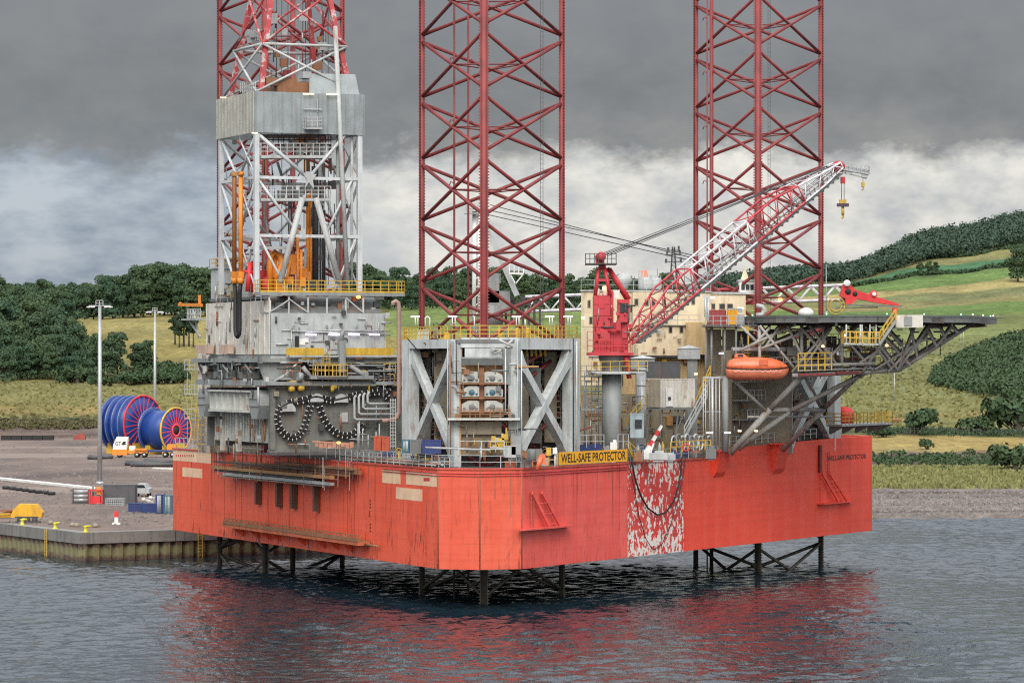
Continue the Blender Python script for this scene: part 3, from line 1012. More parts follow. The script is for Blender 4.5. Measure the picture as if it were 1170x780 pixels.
def make_quay():
    m, nt, b = new_mat('yard_dirt')
    pos = N(nt, 'ShaderNodeNewGeometry').outputs['Position']
    c = mixc(nt, ramp(nt, noise(nt, pos, 0.05, 9, rough=0.72, sc=(1, 0.35, 1)), [(0.34, 0.0), (0.66, 1.0)]), (0.072, 0.049, 0.041), (0.225, 0.165, 0.135))
    c = mixc(nt, ramp(nt, noise(nt, pos, 0.9, 6, rough=0.7, sc=(1, 0.3, 1)), [(0.45, 0.0), (0.75, 0.5)]), c, (0.05, 0.042, 0.042))
    c = mixc(nt, ramp(nt, noise(nt, pos, 0.022, 4, sc=(0.6, 1.3, 1)), [(0.54, 0.0), (0.6, 0.55)]), c, (0.26, 0.205, 0.17))
    nt.links.new(c, b.inputs['Base Color']); b.inputs['Roughness'].default_value = 0.9
    bp = N(nt, 'ShaderNodeBump'); bp.inputs['Strength'].default_value = 0.7; bp.inputs['Distance'].default_value = 0.3
    nt.links.new(noise(nt, pos, 0.8, 7, rough=0.7), bp.inputs['Height']); nt.links.new(bp.outputs[0], b.inputs['Normal'])
    e1 = QC + QL * 330; e2 = QC + QR * 76
    mb = MB().prism([(QC.x + .2, QC.y + 1.2), (e2.x, e2.y + 1.2), (28, 870), (-240, 870), (e1.x + 1, e1.y)], -6, QT - 0.012)
    tag(mb.build('yard_ground', m), kind='structure')
    q = thing('quay_wall', 'grey concrete quay edge over rust streaked sheet piles beside the water', 'quay wall', (QC.x, QC.y, 0))
    nl, nr = V(-QL.y, QL.x, 0), V(-QR.y, QR.x, 0)          # inland normals
    if nl.x < 0: nl = -nl
    if nr.y < 0: nr = -nr
    mb = MB()
    L1, L2 = 150.0, 76.0
    zc0 = 1.75
    pts = [QC, QC + QR * L2, QC + QR * L2 + nr * 1.5, QC + nr * 1.5 * 1.0 + nl * 1.5 * 1.0, QC + QL * L1 + nl * 1.5, QC + QL * L1]
    # capping beam in lengths with joints
    for (d, nn, L) in ((QL, nl, L1), (QR, nr, L2)):
        n = int(L / 10.6)
        for i in range(n):
            o = QC + d * (L * i / n + (0.0 if i == 0 else 0.05)) ; o.z = zc0
            if i == 0 and d is QR: pass
            ln = L / n - 0.05
            if d is QL and i == 0:
                o = o + d * 1.52; ln -= 1.52
            mb.obox(o - nn * 0.0, d * ln, nn * 1.5, UP * (QT - zc0))
    mb.build('capping_beam', M['concrete'], q)
    PILE = paint('sheet_pile', (0.085, 0.055, 0.042), rust=0.5, grime=0.3, rustcol=(0.16, 0.07, 0.035))
    nt = PILE.node_tree
    # weed and salt bands near the waterline
    b = nt.nodes['Principled BSDF']; src = b.inputs['Base Color'].links[0].from_socket
    pos = N(nt, 'ShaderNodeNewGeometry').outputs['Position']
    sep = N(nt, 'ShaderNodeSeparateXYZ'); nt.links.new(pos, sep.inputs[0])
    zz = math2(nt, 'ADD', sep.outputs[2], math2(nt, 'MULTIPLY', noise(nt, pos, 1.5, 4), 1.2))
    f = ramp(nt, math2(nt, 'MULTIPLY', zz, 0.25), [(0.20, 0.0), (0.30, 1.0), (0.45, 0.9), (0.52, 0.0)])
    nt.links.new(mixc(nt, math2(nt, 'MULTIPLY', f, 0.8), src, (0.21, 0.20, 0.10)), b.inputs['Base Color'])
    mb = MB()
    for (d, nn, L) in ((QL, nl, L1), (QR, nr, L2)):
        w = 1.35
        n = int(L / w)
        prof = []
        for i in range(n):
            for (f, k) in ((0.02, 0.55), (0.22, 0.12), (0.62, 0.12), (0.82, 0.55)):
                prof.append(QC + d * (w * (i + f)) + nn * k)
        for a, c2 in zip(prof, prof[1:]):
            mb._add([(a.x, a.y, -3), (c2.x, c2.y, -3), (c2.x, c2.y, zc0 - .003), (a.x, a.y, zc0 - .003)], [(0, 1, 2, 3) if d is QR else (0, 3, 2, 1)])
    mb.build('sheet_piling', PILE, q)
    # ladders on the quay face
    for (k, d, nn, L, lab) in ((0, QR, nr, 13.4 * 1.0, 'yellow ladder on the quay face towards the rig'), (1, QL, nl, 9.0, 'yellow ladder on the quay face left of the corner')):
        mb = MB()
        o = QC + d * L - nn * 0.12
        for s in (0, 0.5):
            mb.beam(V(*(o + d * s).xy, -0.5), V(*(o + d * s).xy, QT + 0.02), 0.07)
        z = -0.4
        while z < QT:
            mb.beam(V(*o.xy, z), V(*(o + d * 0.5).xy, z), 0.05); z += 0.33
        solo(mb, 'quay_ladder', M['yellow'], lab, 'ladder')
    # bollards
    YB = paint('bollard_yellow', (0.62, 0.58, 0.03), rust=0.15)
    mb = MB()
    mb.lathe((0, 0, 0), [(0.42, 0), (0.42, 0.06), (0.22, 0.12), (0.19, 0.55), (0.27, 0.68), (0.27, 0.8), (0.1, 0.86)], 14)
    mb.tube((-.1, 0, 0.72), (0.62, 0, 0.78), 0.15, 0.13, 10)
    base = None
    for i, (px, py, lab) in enumerate(((4, 595, 'yellow mooring bollard near the yellow machine, farthest from the quay corner'), (49, 600, 'yellow mooring bollard halfway along the quay edge'), (95, 607, 'yellow mooring bollard right at the quay corner'))):
        L = (0, 1, 2)[i]
        d = {0: 18.4, 1: 9.0, 2: 0.6}[i]
        p = QC + QL * d + nl * 0.8
        o = mb.build('bollard', YB) if base is None else base.copy()
        if base is None: base = o
        else: COL.objects.link(o)
        o.location = (p.x, p.y, QT); o.rotation_euler = (0, 0, 0.3); o.scale = (.78, .78, .78)
        tag(o, lab, 'bollard', 'yellow bollards on the quay')


make_quay()
# ------------------------------------------------------------------ cantilever, drill floor, derrick
def RB(mb, a0, a1, b0, b1, z0, z1):
    return mb.obox(R(a0, b0, z0), UU * (a1 - a0), VV * (b1 - b0), UP * (z1 - z0))


def bS(px, a):
    """b on the plane a = const whose image column is px"""
    k = (px - XC) / FPX
    o = R(a, 0)
    return (k * o.y - o.x) / (VV.x - k * VV.y)


def Sp(px, py, a):
    q = R(a, bS(px, a))
    return V(q.x, q.y, EYE - (py - YH) / FPX * q.y)


def ribwall(mb, p, q, z0, z1, nrm, n, w=0.12, d=0.09, base=0.14):
    """panel from p to q with standing ribs on its nrm side"""
    p, q = Vector(p), Vector(q); p.z = q.z = z0
    e = q - p
    mb.obox(p - nrm * base, e, nrm * base, UP * (z1 - z0))
    for i in range(n + 1):
        o = p + e * (i / n) - e.normalized() * (w / 2)
        mb.obox(o, e.normalized() * w, nrm * d, UP * (z1 - z0 - 0.01) )
    return mb


CA, CE = 25.0, 43.0          # cantilever between these stations along the transom
cant = thing('cantilever_base', 'grey cantilever girders with drooping black cable loops, overhanging the deck edge', 'cantilever', R(34, 2, ZT))
mb = MB()
RB(mb, CA, CA + 0.35, -6.0, 22, 12.35, 17.7)
RB(mb, CA - 0.22, CA + 0.55, -6.05, 22, 12.15, 12.35)
RB(mb, CA - 0.22, CA + 0.55, -6.05, 22, 17.7, 17.92)
for b in (-5.9,):
    RB(mb, CA - 0.3, CA, b - 0.12, b + 0.35, 12.36, 17.69)
mb.build('side_girder', paint('girder_grey', (0.15, 0.155, 0.14), rust=0.15, grime=0.5, var=0.3), cant)
mb = MB(); RB(mb, CE - 0.35, CE, -6.0, 22, 12.35, 17.7); mb.build('side_girder', M['mid'], cant)
mb = MB()
ribwall(mb, R(CE - 1.0, -5.3), R(CA + 0.4, -5.3), 12.9, 15.95, -VV, 22, 0.2, 0.22)
mb.build('ribbed_end_panel', M['whitebeam'], cant)
mb = MB()
ribwall(mb, R(CE - 2.6, -6.3), R(CA + 3.0, -6.3), 15.75, 17.35, -VV, 7, 0.16, 0.25)
RB(mb, CA + 3.0, CE - 2.6, -6.75, -6.2, 17.36, 17.52)
RB(mb, CA + 3.0, CE - 2.6, -6.7, -6.2, 15.55, 15.74)
mb.build('end_box', M['whitebeam'], cant)
for (a, w) in ((CE - 1.3, 2.4), (CA + 1.5, 2.9)):
    mb = MB()
    c = R(a, -6.9, 16.5)
    pts = []
    for (du, dz) in ((-.5, -.25), (-.5, .45), (-.3, .95), (.3, .95), (.5, .45), (.5, -.35), (.25, -1.3), (-.25, -1.3)):
        pts.append(c + UU * du * w + UP * dz * 1.12)
    mb.extrude(pts, VV * 1.5)
    mb.obox(c - UU * 0.45 * w + UP * 0.3 - VV * 0.1, UU * 0.9 * w, VV * 0.09, UP * 0.12)
    mb.obox(c - UU * 0.45 * w - UP * 0.35 - VV * 0.1, UU * 0.9 * w, VV * 0.09, UP * 0.12)
    mb.build('guide_bracket', M['grey'], cant)
mb = MB()
for a in (CA + .1, CE - 8, CE - 3.5):
    mb.obox(R(a, -5.25, 12.0), UU * 0.55, -VV * 0.42, UP * 4.4)
mb.build('corner_post', M['whitewall'], cant)
# skid beams and brackets between girders and drill floor
mb = MB()
RB(mb, CA - 0.6, CE + 0.6, -6.9, -5.9, 17.95, 18.45)
RB(mb, CA - 0.9, CA + 0.4, -6.5, 20, 18.0, 18.3)
for a in np.linspace(CA + 0.3, CE - 0.3, 9):
    z1 = 20.0
    mb.extrude([R(a, -6.4, 18.46), R(a, -6.9, z1 - .3), R(a, -6.9, z1), R(a, -3.0, z1), R(a, -3.0, 18.46)], UU * 0.14)
RB(mb, CA - 0.3, CE + 0.9, -7.2, 8, 20.0, 20.35)
RB(mb, CA + 1, CE - 1, -5.0, -4.8, 17.9, 20)
mb.build('skid_beam', M['grey'], cant)
mb = MB(); RB(mb, CA + .8, CE - .8, -4.75, -2, 18.46, 19.98); RB(mb, CA + 1, CE - 1, -4.9, -4, 17.93, 18.4); mb.build('painted_gap_shade', M['dark'], cant)  # dark blocks paint the shade of the gaps between the brackets
mb = MB()
for i, a in enumerate((27.5, 30.5, 34, 37.5, 40.5)):
    c = R(a, -6.6, 18.85)
    mb.box(c, (0.9, 0.8, 0.6), 1.9)
    mb.tube(c + UP * 0.3, c + UP * (0.8), 0.22, n=10)
    mb.tube(c + UU * 0.8 + UP * 0.9 - VV * .5, c - UU * 0.9 + UP * (0.2 + (i % 2) * .8) - VV * .5, 0.11)
    mb.build('skid_jack', M['mid'], cant); mb = MB()
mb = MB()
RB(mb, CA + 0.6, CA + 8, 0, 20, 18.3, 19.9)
mb.build('painted_gap_shade', M['dark'], cant)  # another dark block, painting the shade of the recess under the floor
# under-floor walkway on the port side with raking pipes
mb = MB()
p, q = Sp(353, 431, CA - 1.0), Sp(425, 431, CA - 1.0)
mb.beam(p, q, 1.0, 0.3); 
mb.tube(Sp(400, 418, CA - 1), Sp(428, 436, CA - 1), 0.2); mb.tube(Sp(346, 419, CA - 1), Sp(356, 432, CA - 1), 0.2); 
mb.tube(Sp(340, 430, CA - 1), Sp(345, 431, CA - 1), 0.42, n=12)
mb.beam(Sp(353, 417, CA - .9), Sp(440, 417, CA - .9), 0.12); mb.beam(Sp(420, 423.5, CA - .9), Sp(448, 423.5, CA - .9), 0.12)
mb.build('hanging_walkway', M['grey'], cant)
mb = MB()
for k in range(4):
    mb.path([Sp(311 + k, 437 - k * 1.1, CA - .7), Sp(324 + k, 430 - k * 1.1, CA - .7), Sp(335 + k, 420 - k * 1.5, CA - .7), Sp(342 + k, 413 - k * .9, CA - .7), Sp(372, 413 - k * .9, CA - .7)], 0.055, 6)
mb.build('cable_tray', M['galv'], cant)
mb = MB()
for (px, py, w) in ((336, 438, .9), (333, 444, .55), (344, 443, .6), (381, 441, .7), (379, 444, .4)):
    c = Sp(px, py, CA - .6); mb.lathe(c - VV * w / 2, [(0.18, 0), (0.3, .1), (0.3, w * .8), (0.16, w)], 10, axis=VV)
mb.build('skid_motor', M['yellow'], cant)
mb = MB()
for (px, py) in ((328, 466), (360, 455), (388, 455.5)):
    c = Sp(px, py, CA - 0.02)
    pts = [c + VV * math.cos(t) * 0.62 + UP * (math.sin(t) * 0.62 if True else 0) for t in np.linspace(0, math.pi, 12)]
    pts = [p - UP * 0.18 for p in pts]
    mb.extrude([pts[0] - UP * .12] + pts + [pts[-1] - UP * .12], -UU * 0.55)
    
mb.build('hose_saddle', M['pale'], cant)
mb = MB(); c = Sp(388, 482, CA - .02); mb.obox(c, VV * .75, -UU * .08, UP * 0.85); mb.build('notice_plate', M['pale'], cant)

# the black cable loops (two looping bundles with pale clips)
def loops(pts, label):
    P3 = [Sp(x, y, CA - 0.45) for x, y in pts]
    # smooth: Catmull-Rom
    out = []
    for i in range(len(P3) - 1):
        p0, p1, p2, p3 = P3[max(i - 1, 0)], P3[i], P3[i + 1], P3[min(i + 2, len(P3) - 1)]
        for t in np.linspace(0, 1, 9)[:-1]:
            out.append(0.5 * ((2 * p1) + (p2 - p0) * t + (2 * p0 - 5 * p1 + 4 * p2 - p3) * t * t + (3 * p1 - p0 - 3 * p2 + p3) * t ** 3))
    out.append(P3[-1])
    t_ = thing('cable_loop', label, 'cable', out[0], 'black cable loops on the cantilever side')
    for k, off in enumerate((-0.19, 0.0, 0.19)):
        pp = []
        for i, p in enumerate(out):
            d = (out[min(i + 1, len(out) - 1)] - out[max(i - 1, 0)]).normalized()
            n = d.cross(UU).normalized()
            pp.append(p + n * off - UU * (0.07 * (k == 1)))
        mb = MB(); mb.path(pp, 0.10, 7); mb.mi = 1
        acc = 0
        for i in range(len(pp) - 1):
            acc += (pp[i + 1] - pp[i]).length
            if acc > 0.36 and k != 1:
                acc = 0
                d = (pp[i + 1] - pp[i]).normalized()
                mb.beam(pp[i], pp[i] + d * 0.07, 0.19, 0.19)
        mb.build('cable', [M['black'], M['white']], t_)


loops([(448, 424), (447, 438), (440, 446), (428, 448), (412, 450), (395, 454), (378, 457), (361, 453), (346, 457), (330, 460), (320, 466), (317, 478), (321, 491), (331, 499), (341, 497), (348, 486), (352, 472), (356, 460)], 'black clipped cable bundle dipping in a narrow loop on the cantilever side')
loops([(364, 460), (368, 473), (375, 486), (386, 495), (399, 497), (409, 491), (416, 486)], 'black clipped cable bundle sagging in a wide half loop on the cantilever side')
loops([(452, 420), (437, 424), (432, 431), (434, 442), (440, 450), (444, 455)], 'short black cable bundle curling at the forward end of the cantilever')

# silver pipe manifold beside the cables
mb = MB()
for k in range(4):
    y0 = 455 + k * 6
    x0 = 402 + k * 5
    x0 = 420 - k * 5
    mb.path([Sp(x0 + 2, 447 + k * 1.5, CA - 1.0), Sp(x0, 451 + k, CA - 1.0), Sp(x0, y0 + 4, CA - 1.0), Sp(x0 + 2, y0 + 6, CA - 1.0), Sp(446 + k * 1.5, y0 + 6, CA - 1.0)], 0.11, 8)
solo(mb, 'pipe_manifold', M['pale'], 'rank of pale bent pipes between the cable loops and the jack house', 'pipes')
mb = MB()
mb.path([Sp(449, 349, 21), Sp(449.4, 345.5, 21), Sp(452, 344, 21), Sp(455, 346, 21), Sp(455.7, 352, 21), Sp(456, 400, 21), Sp(456, 470, 21), Sp(454, 477, 21), Sp(449, 480, 21), Sp(437, 480.5, 21)], 0.2, 10)
solo(mb, 'vent_pipe', paint('rusty_pink_pipe', (0.36, 0.24, 0.20), rust=0.6, grime=0.4), 'tall rusty gooseneck pipe standing left of the jack house', 'pipe')

# drill floor --------------------------------------------------------------
df = thing('drill_floor_house', 'white and grey panelled drill floor house under the derrick with a yellow railed platform', 'drill floor', R(34, 0, 20.4))
mb = MB(); RB(mb, CA + 0.2, CE - 0.2, -5.8, 8.0, 20.36, 20.7); mb.build('floor_slab', M['pale'], df)
mb = MB()
ribwall(mb, R(CE, -6), R(CA, -6), 20.7, 25.4, -VV, 14, 0.10, 0.07)
mb.build('white_wall', M['whitewall'], df)
mb = MB()
ribwall(mb, R(CA, -6.0), R(CA, 4.6), 20.7, 24.3, -UU, 13, 0.07, 0.04)
mb.build('grey_wall', paint('grey_cladding', (0.39, 0.42, 0.42), rust=0.12, grime=0.3), df)
mb = MB()
ribwall(mb, R(CA + .2, 4.75), R(CE, 4.75), 20.7, 24.3, VV, 10); ribwall(mb, R(CE, 4.5), R(CE, -6), 20.7, 25.4, UU, 10)
mb.build('rear_wall', M['whitewall'], df)
mb = MB()
mb.extrude([R(CA + .1, -5.9, 24.31), R(CA + .1, 4.5, 24.31), R(CA + 2.2, 4.5, 25.7), R(CA + 2.2, -5.9, 25.7)], UP * 0.08)
mb.build('sloping_roof', M['mid'], df)
mb = MB()
RB(mb, CA + 2.2, CE - 0.3, -5.8, 5.5, 25.55, 25.8)
mb.build('upper_floor', M['mid'], df)
mb = MB()
for px in (307.5, 330, 352, 373.5, 395, 415):
    a = Sp(px, 337, CA + .15)
    mb.beam(a, V(a.x, a.y, 24.2), 0.16); mb.build('platform_post', M['pale'], df); mb = MB()
mb.beam(Sp(307, 357, CA), Sp(331, 342, CA), 0.1); mb.beam(Sp(331, 342, CA), Sp(352, 357, CA), 0.1); mb.beam(Sp(395, 340, CA), Sp(415, 357, CA), 0.1)
mb.build('platform_brace', M['pale'], df)
mb = MB()
b0, b1 = bS(297, CA), bS(462, CA)
RB(mb, CA - 0.1, CA + 1.5, b0, b1, 25.82, 26.1)
mb.build('platform_deck', M['grey'], df)
mb = MB().rail([R(CA + 1.4, b0, 26.1), R(CA - .05, b0, 26.1), R(CA - 0.05, b1, 26.1), R(CA + 1.4, b1, 26.1)], 1.05, 0.035, 0.75, 3)
mb.obox(R(CA - .08, b0, 26.11), VV * (b1 - b0), UU * .03, UP * 0.16)
mb.build('yellow_railing', M['yellow'], df)
mb = MB()
RB(mb, CE - 2.1, CE - 0.3, -5.7, -2.5, 25.81, 28.55)
RB(mb, CE - 2.3, CE - 0.1, -5.9, -2.3, 28.55, 28.7)
mb.lathe(R(CE - 1.2, -4.4, 28.7), [(0.7, 0), (0.8, .1), (0.8, .7), (0.95, .75), (0.95, .9), (0.2, 1.0)], 14)
mb.build('corner_cabin', M['pale'], df)
mb = MB().rail([R(CE - .2, -2.4, 28.7), R(CE - .2, -5.8, 28.7), R(CE - 2.2, -5.8, 28.7), R(CE - 2.2, -2.4, 28.7)], 0.75, 0.03, 0.6, 2)
mb.rail([R(CE - 2.4, -5.9, 25.8), R(CE - 7.5, -5.9, 25.8)], 0.9, 0.035, 0.6, 3)
mb.build('corner_railing', M['yellow'], df)
# things on the left wall
mb = MB()
mb.beam(TFp(205, 348, 6.0) + UU * 0, TFp(230, 348.5, 6.0), 0.3, 0.28); mb.beam(TFp(228, 337, 6.0), TFp(228, 349, 6.0), 0.25)
mb.beam(TFp(206, 345, 6.0), TFp(206, 350, 6.0), 0.2)
mb.build('monorail_arm', M['orange'], df)
mb = MB()
p = TFp(214, 365, 4.5); q = TFp(229, 365, 4.5)
mb.beam(p, q, 1.2, 0.16)
mb.rail([p, q], 1.0, 0.04, 0.5, 2)
mb.beam(TFp(216, 366, 4.5), TFp(229, 385, 4.5), 0.14); mb.beam(TFp(221, 354, 4.5), TFp(227, 385, 4.5), 0.12)
mb.build('side_platform', M['pale'], df)
mb = MB()
for (x0, x1) in ((230, 244), (256, 267)):
    p, q = TFp(x0, 404, 6.25), TFp(x1, 404, 6.25)
    mb.obox(p, q - p, -VV * 0.5, UP * 0.8)
    mb.build('junction_box', bpy.data.materials.get('pinkish_box') or paint('pinkish_box', (0.5, 0.36, 0.28), rust=0.4), df); mb = MB()
mb = MB()
p = TFp(238.5, 392, 6.1); mb.obox(p, UU * -0.3, -VV * 0.05, UP * 0.75)
mb.build('window', M['glass'], df)
# lamps, conduit and yellow kick panel on the grey wall
mb = MB()
mb.tube(Sp(333, 378, CA - .15), Sp(446, 382, CA - .15), 0.07); mb.tube(Sp(333, 378, CA - .15), Sp(333, 403, CA - .15), 0.05)
mb.tube(Sp(352, 376.6, CA - .15), Sp(446, 378, CA - .15), 0.05)
for x in (333, 377, 405):
    mb.path([Sp(x, 378.5, CA - .15), Sp(x + 1, 374, CA - .15), Sp(x + 3, 372, CA - .25), Sp(x + 4, 370.5, CA - .4)], 0.05, 6)
mb.build('conduit', M['galv'], df)
for (x0, x1) in ((349, 361), (376, 388), (398.5, 410.5), (422, 433.5)):
    mb = MB()
    p, q = Sp(x0, 381.8, CA - .35), Sp(x1, 382.2, CA - .35)
    mb.beam(p, q, 0.16, 0.15)
    mb.build('lamp_tube', M['lamp_white'], df)
mb = MB()
for (x0, x1) in ((327, 370), (394, 450)):
    p, q = Sp(x0, 405.6, CA - .9), Sp(x1, 405.6, CA - .9)
    mb.obox(p, q - p, -UU * 0.03, UP * 0.62)
    for k in range(int((x1 - x0) / 3.2)):
        a = p.lerp(q, k / ((x1 - x0) / 3.2)); mb.obox(a, VV * 0.06, -UU * 0.06, UP * 0.66)
mb.build('yellow_kick_panel', M['yellow'], df)
mb = MB()
p, q = Sp(327, 407.6, CA), Sp(452, 407.6, CA)
mb.obox(p - UU * 1.0, q - p, UU * 0.98, UP * 0.13)
mb.build('gallery_deck', M['pale'], df)
mb = MB()
p = Sp(386, 425, CA - .75)
mb.obox(p, VV * 0.55, -UU * 0.5, UP * 2.75)
mb.path([p + VV * .28 + UP * 2.7 - UU * .2, p + VV * .28 + UP * 3.3 - UU * .2, p + VV * .5 + UP * 3.6 - UU * .2], 0.2, 10)
mb.build('exhaust_duct', M['grey'], df)
for (x, y, wdt, h, m) in ((337, 396, .35, .95, 'black'), (342, 394, .5, .55, 'white'), (348, 391, .35, .4, 'white'), (355, 397, .25, .2, 'dark'), (374, 399, .9, .8, 'pale')):
    mb = MB(); p = Sp(x, y, CA - .04); mb.obox(p, VV * wdt, -UU * .06, UP * h); mb.build('wall_sign', M[m], df)
mb = MB()
p, q = Sp(363, 430, CA - 1.6), Sp(397, 430, CA - 1.6)
mb.rail([p + UU * 1.2, p, q, q + UU * 1.2], 1.05, 0.045, 0.62, 2)
for k in range(4):
    a = p.lerp(q, (k + .5) / 4); mb.beam(a, a + UP * 1.05, 0.05)
for x in (369, 373.5, 377):
    mb.beam(Sp(x, 419, CA - 1.4), Sp(x, 398, CA - 1.4), 0.05)
for yy in (402, 406, 410, 414):
    mb.beam(Sp(369, yy, CA - 1.4), Sp(377, yy, CA - 1.4), 0.04)
mb.build('yellow_cage', M['yellow'], df)
mb = MB(); mb.obox(p - UP * .12, q - p, UU * 1.3, UP * .12); mb.build('cage_floor', M['mid'], df)
mb = MB(); c = Sp(409.5, 339.5, CA); mb.lathe(c, [(0.05, -.12), (0.2, -.08), (0.2, .08), (.05, .12)], 10); mb.build('floodlight', M['lamp_orange'], df)

# machinery on the drill floor ----------------------------------------------
def machine(name, label, cat, m, items):
    mb = MB()
    for it in items:
        if it[0] == 'b':
            _, px, py, w, h, d, a = it
            c = Sp(px, py, a); mb.box(c, (w, d, h), 0.4)
        elif it[0] == 't':
            _, x0, y0, x1, y1, r, a = it
            mb.tube(Sp(x0, y0, a), Sp(x1, y1, a), r, n=10)
        elif it[0] == 'p':
            _, pts, r, a = it
            mb.path([Sp(x, y, a) for x, y in pts], r, 8)
        elif it[0] == 'l':
            _, px, py, r, w, a = it
            mb.lathe(Sp(px, py, a) - UU * w / 2, [(r * .4, 0), (r, .05), (r, w - .05), (r * .4, w)], 16, axis=UU)
    return solo(mb, name, m, label, cat)


machine('pipe_handler', 'orange pipe handling machine with a curved arm on the drill floor', 'machine', M['orange'],
        [('b', 334, 302, .5, 1.8, .6, 28.5), ('b', 330, 320, .6, .6, .8, 28.3), ('p', [(309, 333), (308, 305), (309, 293), (314, 288), (319, 292), (322, 300), (319, 312), (313, 318)], 0.28, 28.5),
         ('b', 313, 305, 0.5, 2.2, 0.5, 29), ('b', 326, 334, 1.6, 0.4, 1.0, 27), ('b', 318, 327, .6, 1.4, .6, 28), ('t', 340, 335, 340, 262, 0.12, 28), ('t', 344, 335, 344, 285, 0.14, 28.2), ('t', 325, 332, 333, 292, 0.12, 28), ('t', 322, 300, 333, 300, .14, 28.4), ('b', 345, 322, .5, .8, .6, 28)])
machine('iron_roughneck', 'red pipe gripping machine beside the orange handler on the drill floor', 'machine', M['bigred'],
        [('b', 292, 314, .6, 2.4, .8, 29), ('b', 304, 318, .8, 1.4, .8, 30), ('b', 299, 328, .9, .7, .7, 29.5), ('t', 288, 334, 290, 312, .12, 29), ('t', 283, 333, 286, 300, 0.22, 28.5), ('t', 279, 310, 296, 312, 0.12, 28.5), ('l', 307, 325, 0.7, .8, 28.8)])
machine('guide_rail', 'tall orange guide rails standing in the middle of the derrick', 'rails', M['orange'],
        [('t', 351.5, 336, 351.5, 222, 0.17, 31), ('t', 355, 336, 355, 215, 0.13, 31), ('b', 351, 318, .5, 1.2, .6, 31), ('b', 346, 312, .5, .9, .6, 30)])
machine('top_drive', 'orange top drive unit hanging beneath the grey wind wall in the derrick', 'machine', paint('dull_orange', (0.46, 0.20, 0.06), rust=0.3),
        [('b', 351, 157, 1.0, 1.0, 1.0, 31), ('b', 344, 163, .7, 1.2, .8, 31), ('t', 352, 160, 352, 196, 0.17, 31), ('t', 348, 175, 348, 200, 0.08, 31), ('l', 352, 153, .5, .5, 31)])
machine('drill_pipe_rack', 'bunch of dark drill pipes standing upright inside the derrick', 'pipes', M['dark'],
        [('t', x, 334, x, y, 0.085, a) for (x, y, a) in ((357, 190, 33), (359, 192, 33), (361, 190, 32.6), (363, 191, 33.4), (366, 205, 32), (330, 200, 34), (333, 205, 34.5), (369, 240, 34), (371, 240, 34))])

# orange stand pipes with black hoses down the left face
for i, (px, ytop, m, lab) in enumerate(((267.8, 197.5, paint('brown_orange', (0.30, 0.115, 0.03), rust=0.4), 'brownish orange stand pipe ending in a black hose, left of the pair'), (275, 197, M['orange'], 'bright orange stand pipe ending in a black hose, nearer the derrick corner'))):
    t_ = thing('stand_pipe', lab, 'pipe', TFp(px, 320, 7.2), 'pair of orange stand pipes')
    MB().path([TFp(px - 2.5 + i * 4, 199.5, 7.2), TFp(px - 0.8 + i, ytop + .5, 7.2), TFp(px, ytop + 3, 7.2), TFp(px, 316, 7.2)], 0.2, 10).build('pipe', m, t_)
    mb = MB(); mb.box(TFp(px, 313.5, 7.2), (.6, .5, .5), 1.9); mb.tube(TFp(px, 317, 7.2), TFp(px, 324, 7.2), 0.3, n=10)
    mb.build('coupling', M['orange'], t_)
    sgn = 1 if i == 0 else -1
    MB().path([TFp(px, 323, 7.2), TFp(px + 1.2 * sgn, 335, 7.2), TFp(px + 1.2 * sgn, 376, 7.25), TFp(px + 1.8 * sgn, 382, 7.3), TFp(px + 3.4 * sgn, 384.6, 7.3)], 0.19, 10).build('hose', M['black'], t_)
    mb = MB(); mb.box(TFp(px, ytop + 1.5, 7.2), (.62, .5, .35), 1.9); mb.build('end_fitting', M['rusto'], t_)

# derrick --------------------------------------------------------------------
der = thing('drilling_derrick', 'tall lattice drilling derrick, grey below and red above a grey wind wall', 'derrick', R(32, -1.7, 26))
DA0, DA1, DB0, DB1 = 26.8, 36.8, -6.6, 3.0
ZF, ZW0, ZW1, ZTOP = 26.1, 40.1, 43.7, 62.0
corner = {}
for (i, a) in enumerate((DA0, DA1)):
    for (j, b) in enumerate((DB0, DB1)):
        corner[i, j] = (a, b)
        mb = MB(); mb.beam(R(a, b, ZF), R(a, b, ZW0), 0.42, 0.42, up=UU); mb.build('lower_column', M['galvpale'], der)
cA, cB = (DA0 + DA1) / 2, (DB0 + DB1) / 2


def dcorner(i, j, z):
    a, b = corner[i, j]
    f = 1.0 if z <= ZW1 else 1 - 0.77 * (z - ZW1) / (ZTOP - ZW1)
    return R(cA + (a - cA) * f, cB + (b - cB) * f, z)


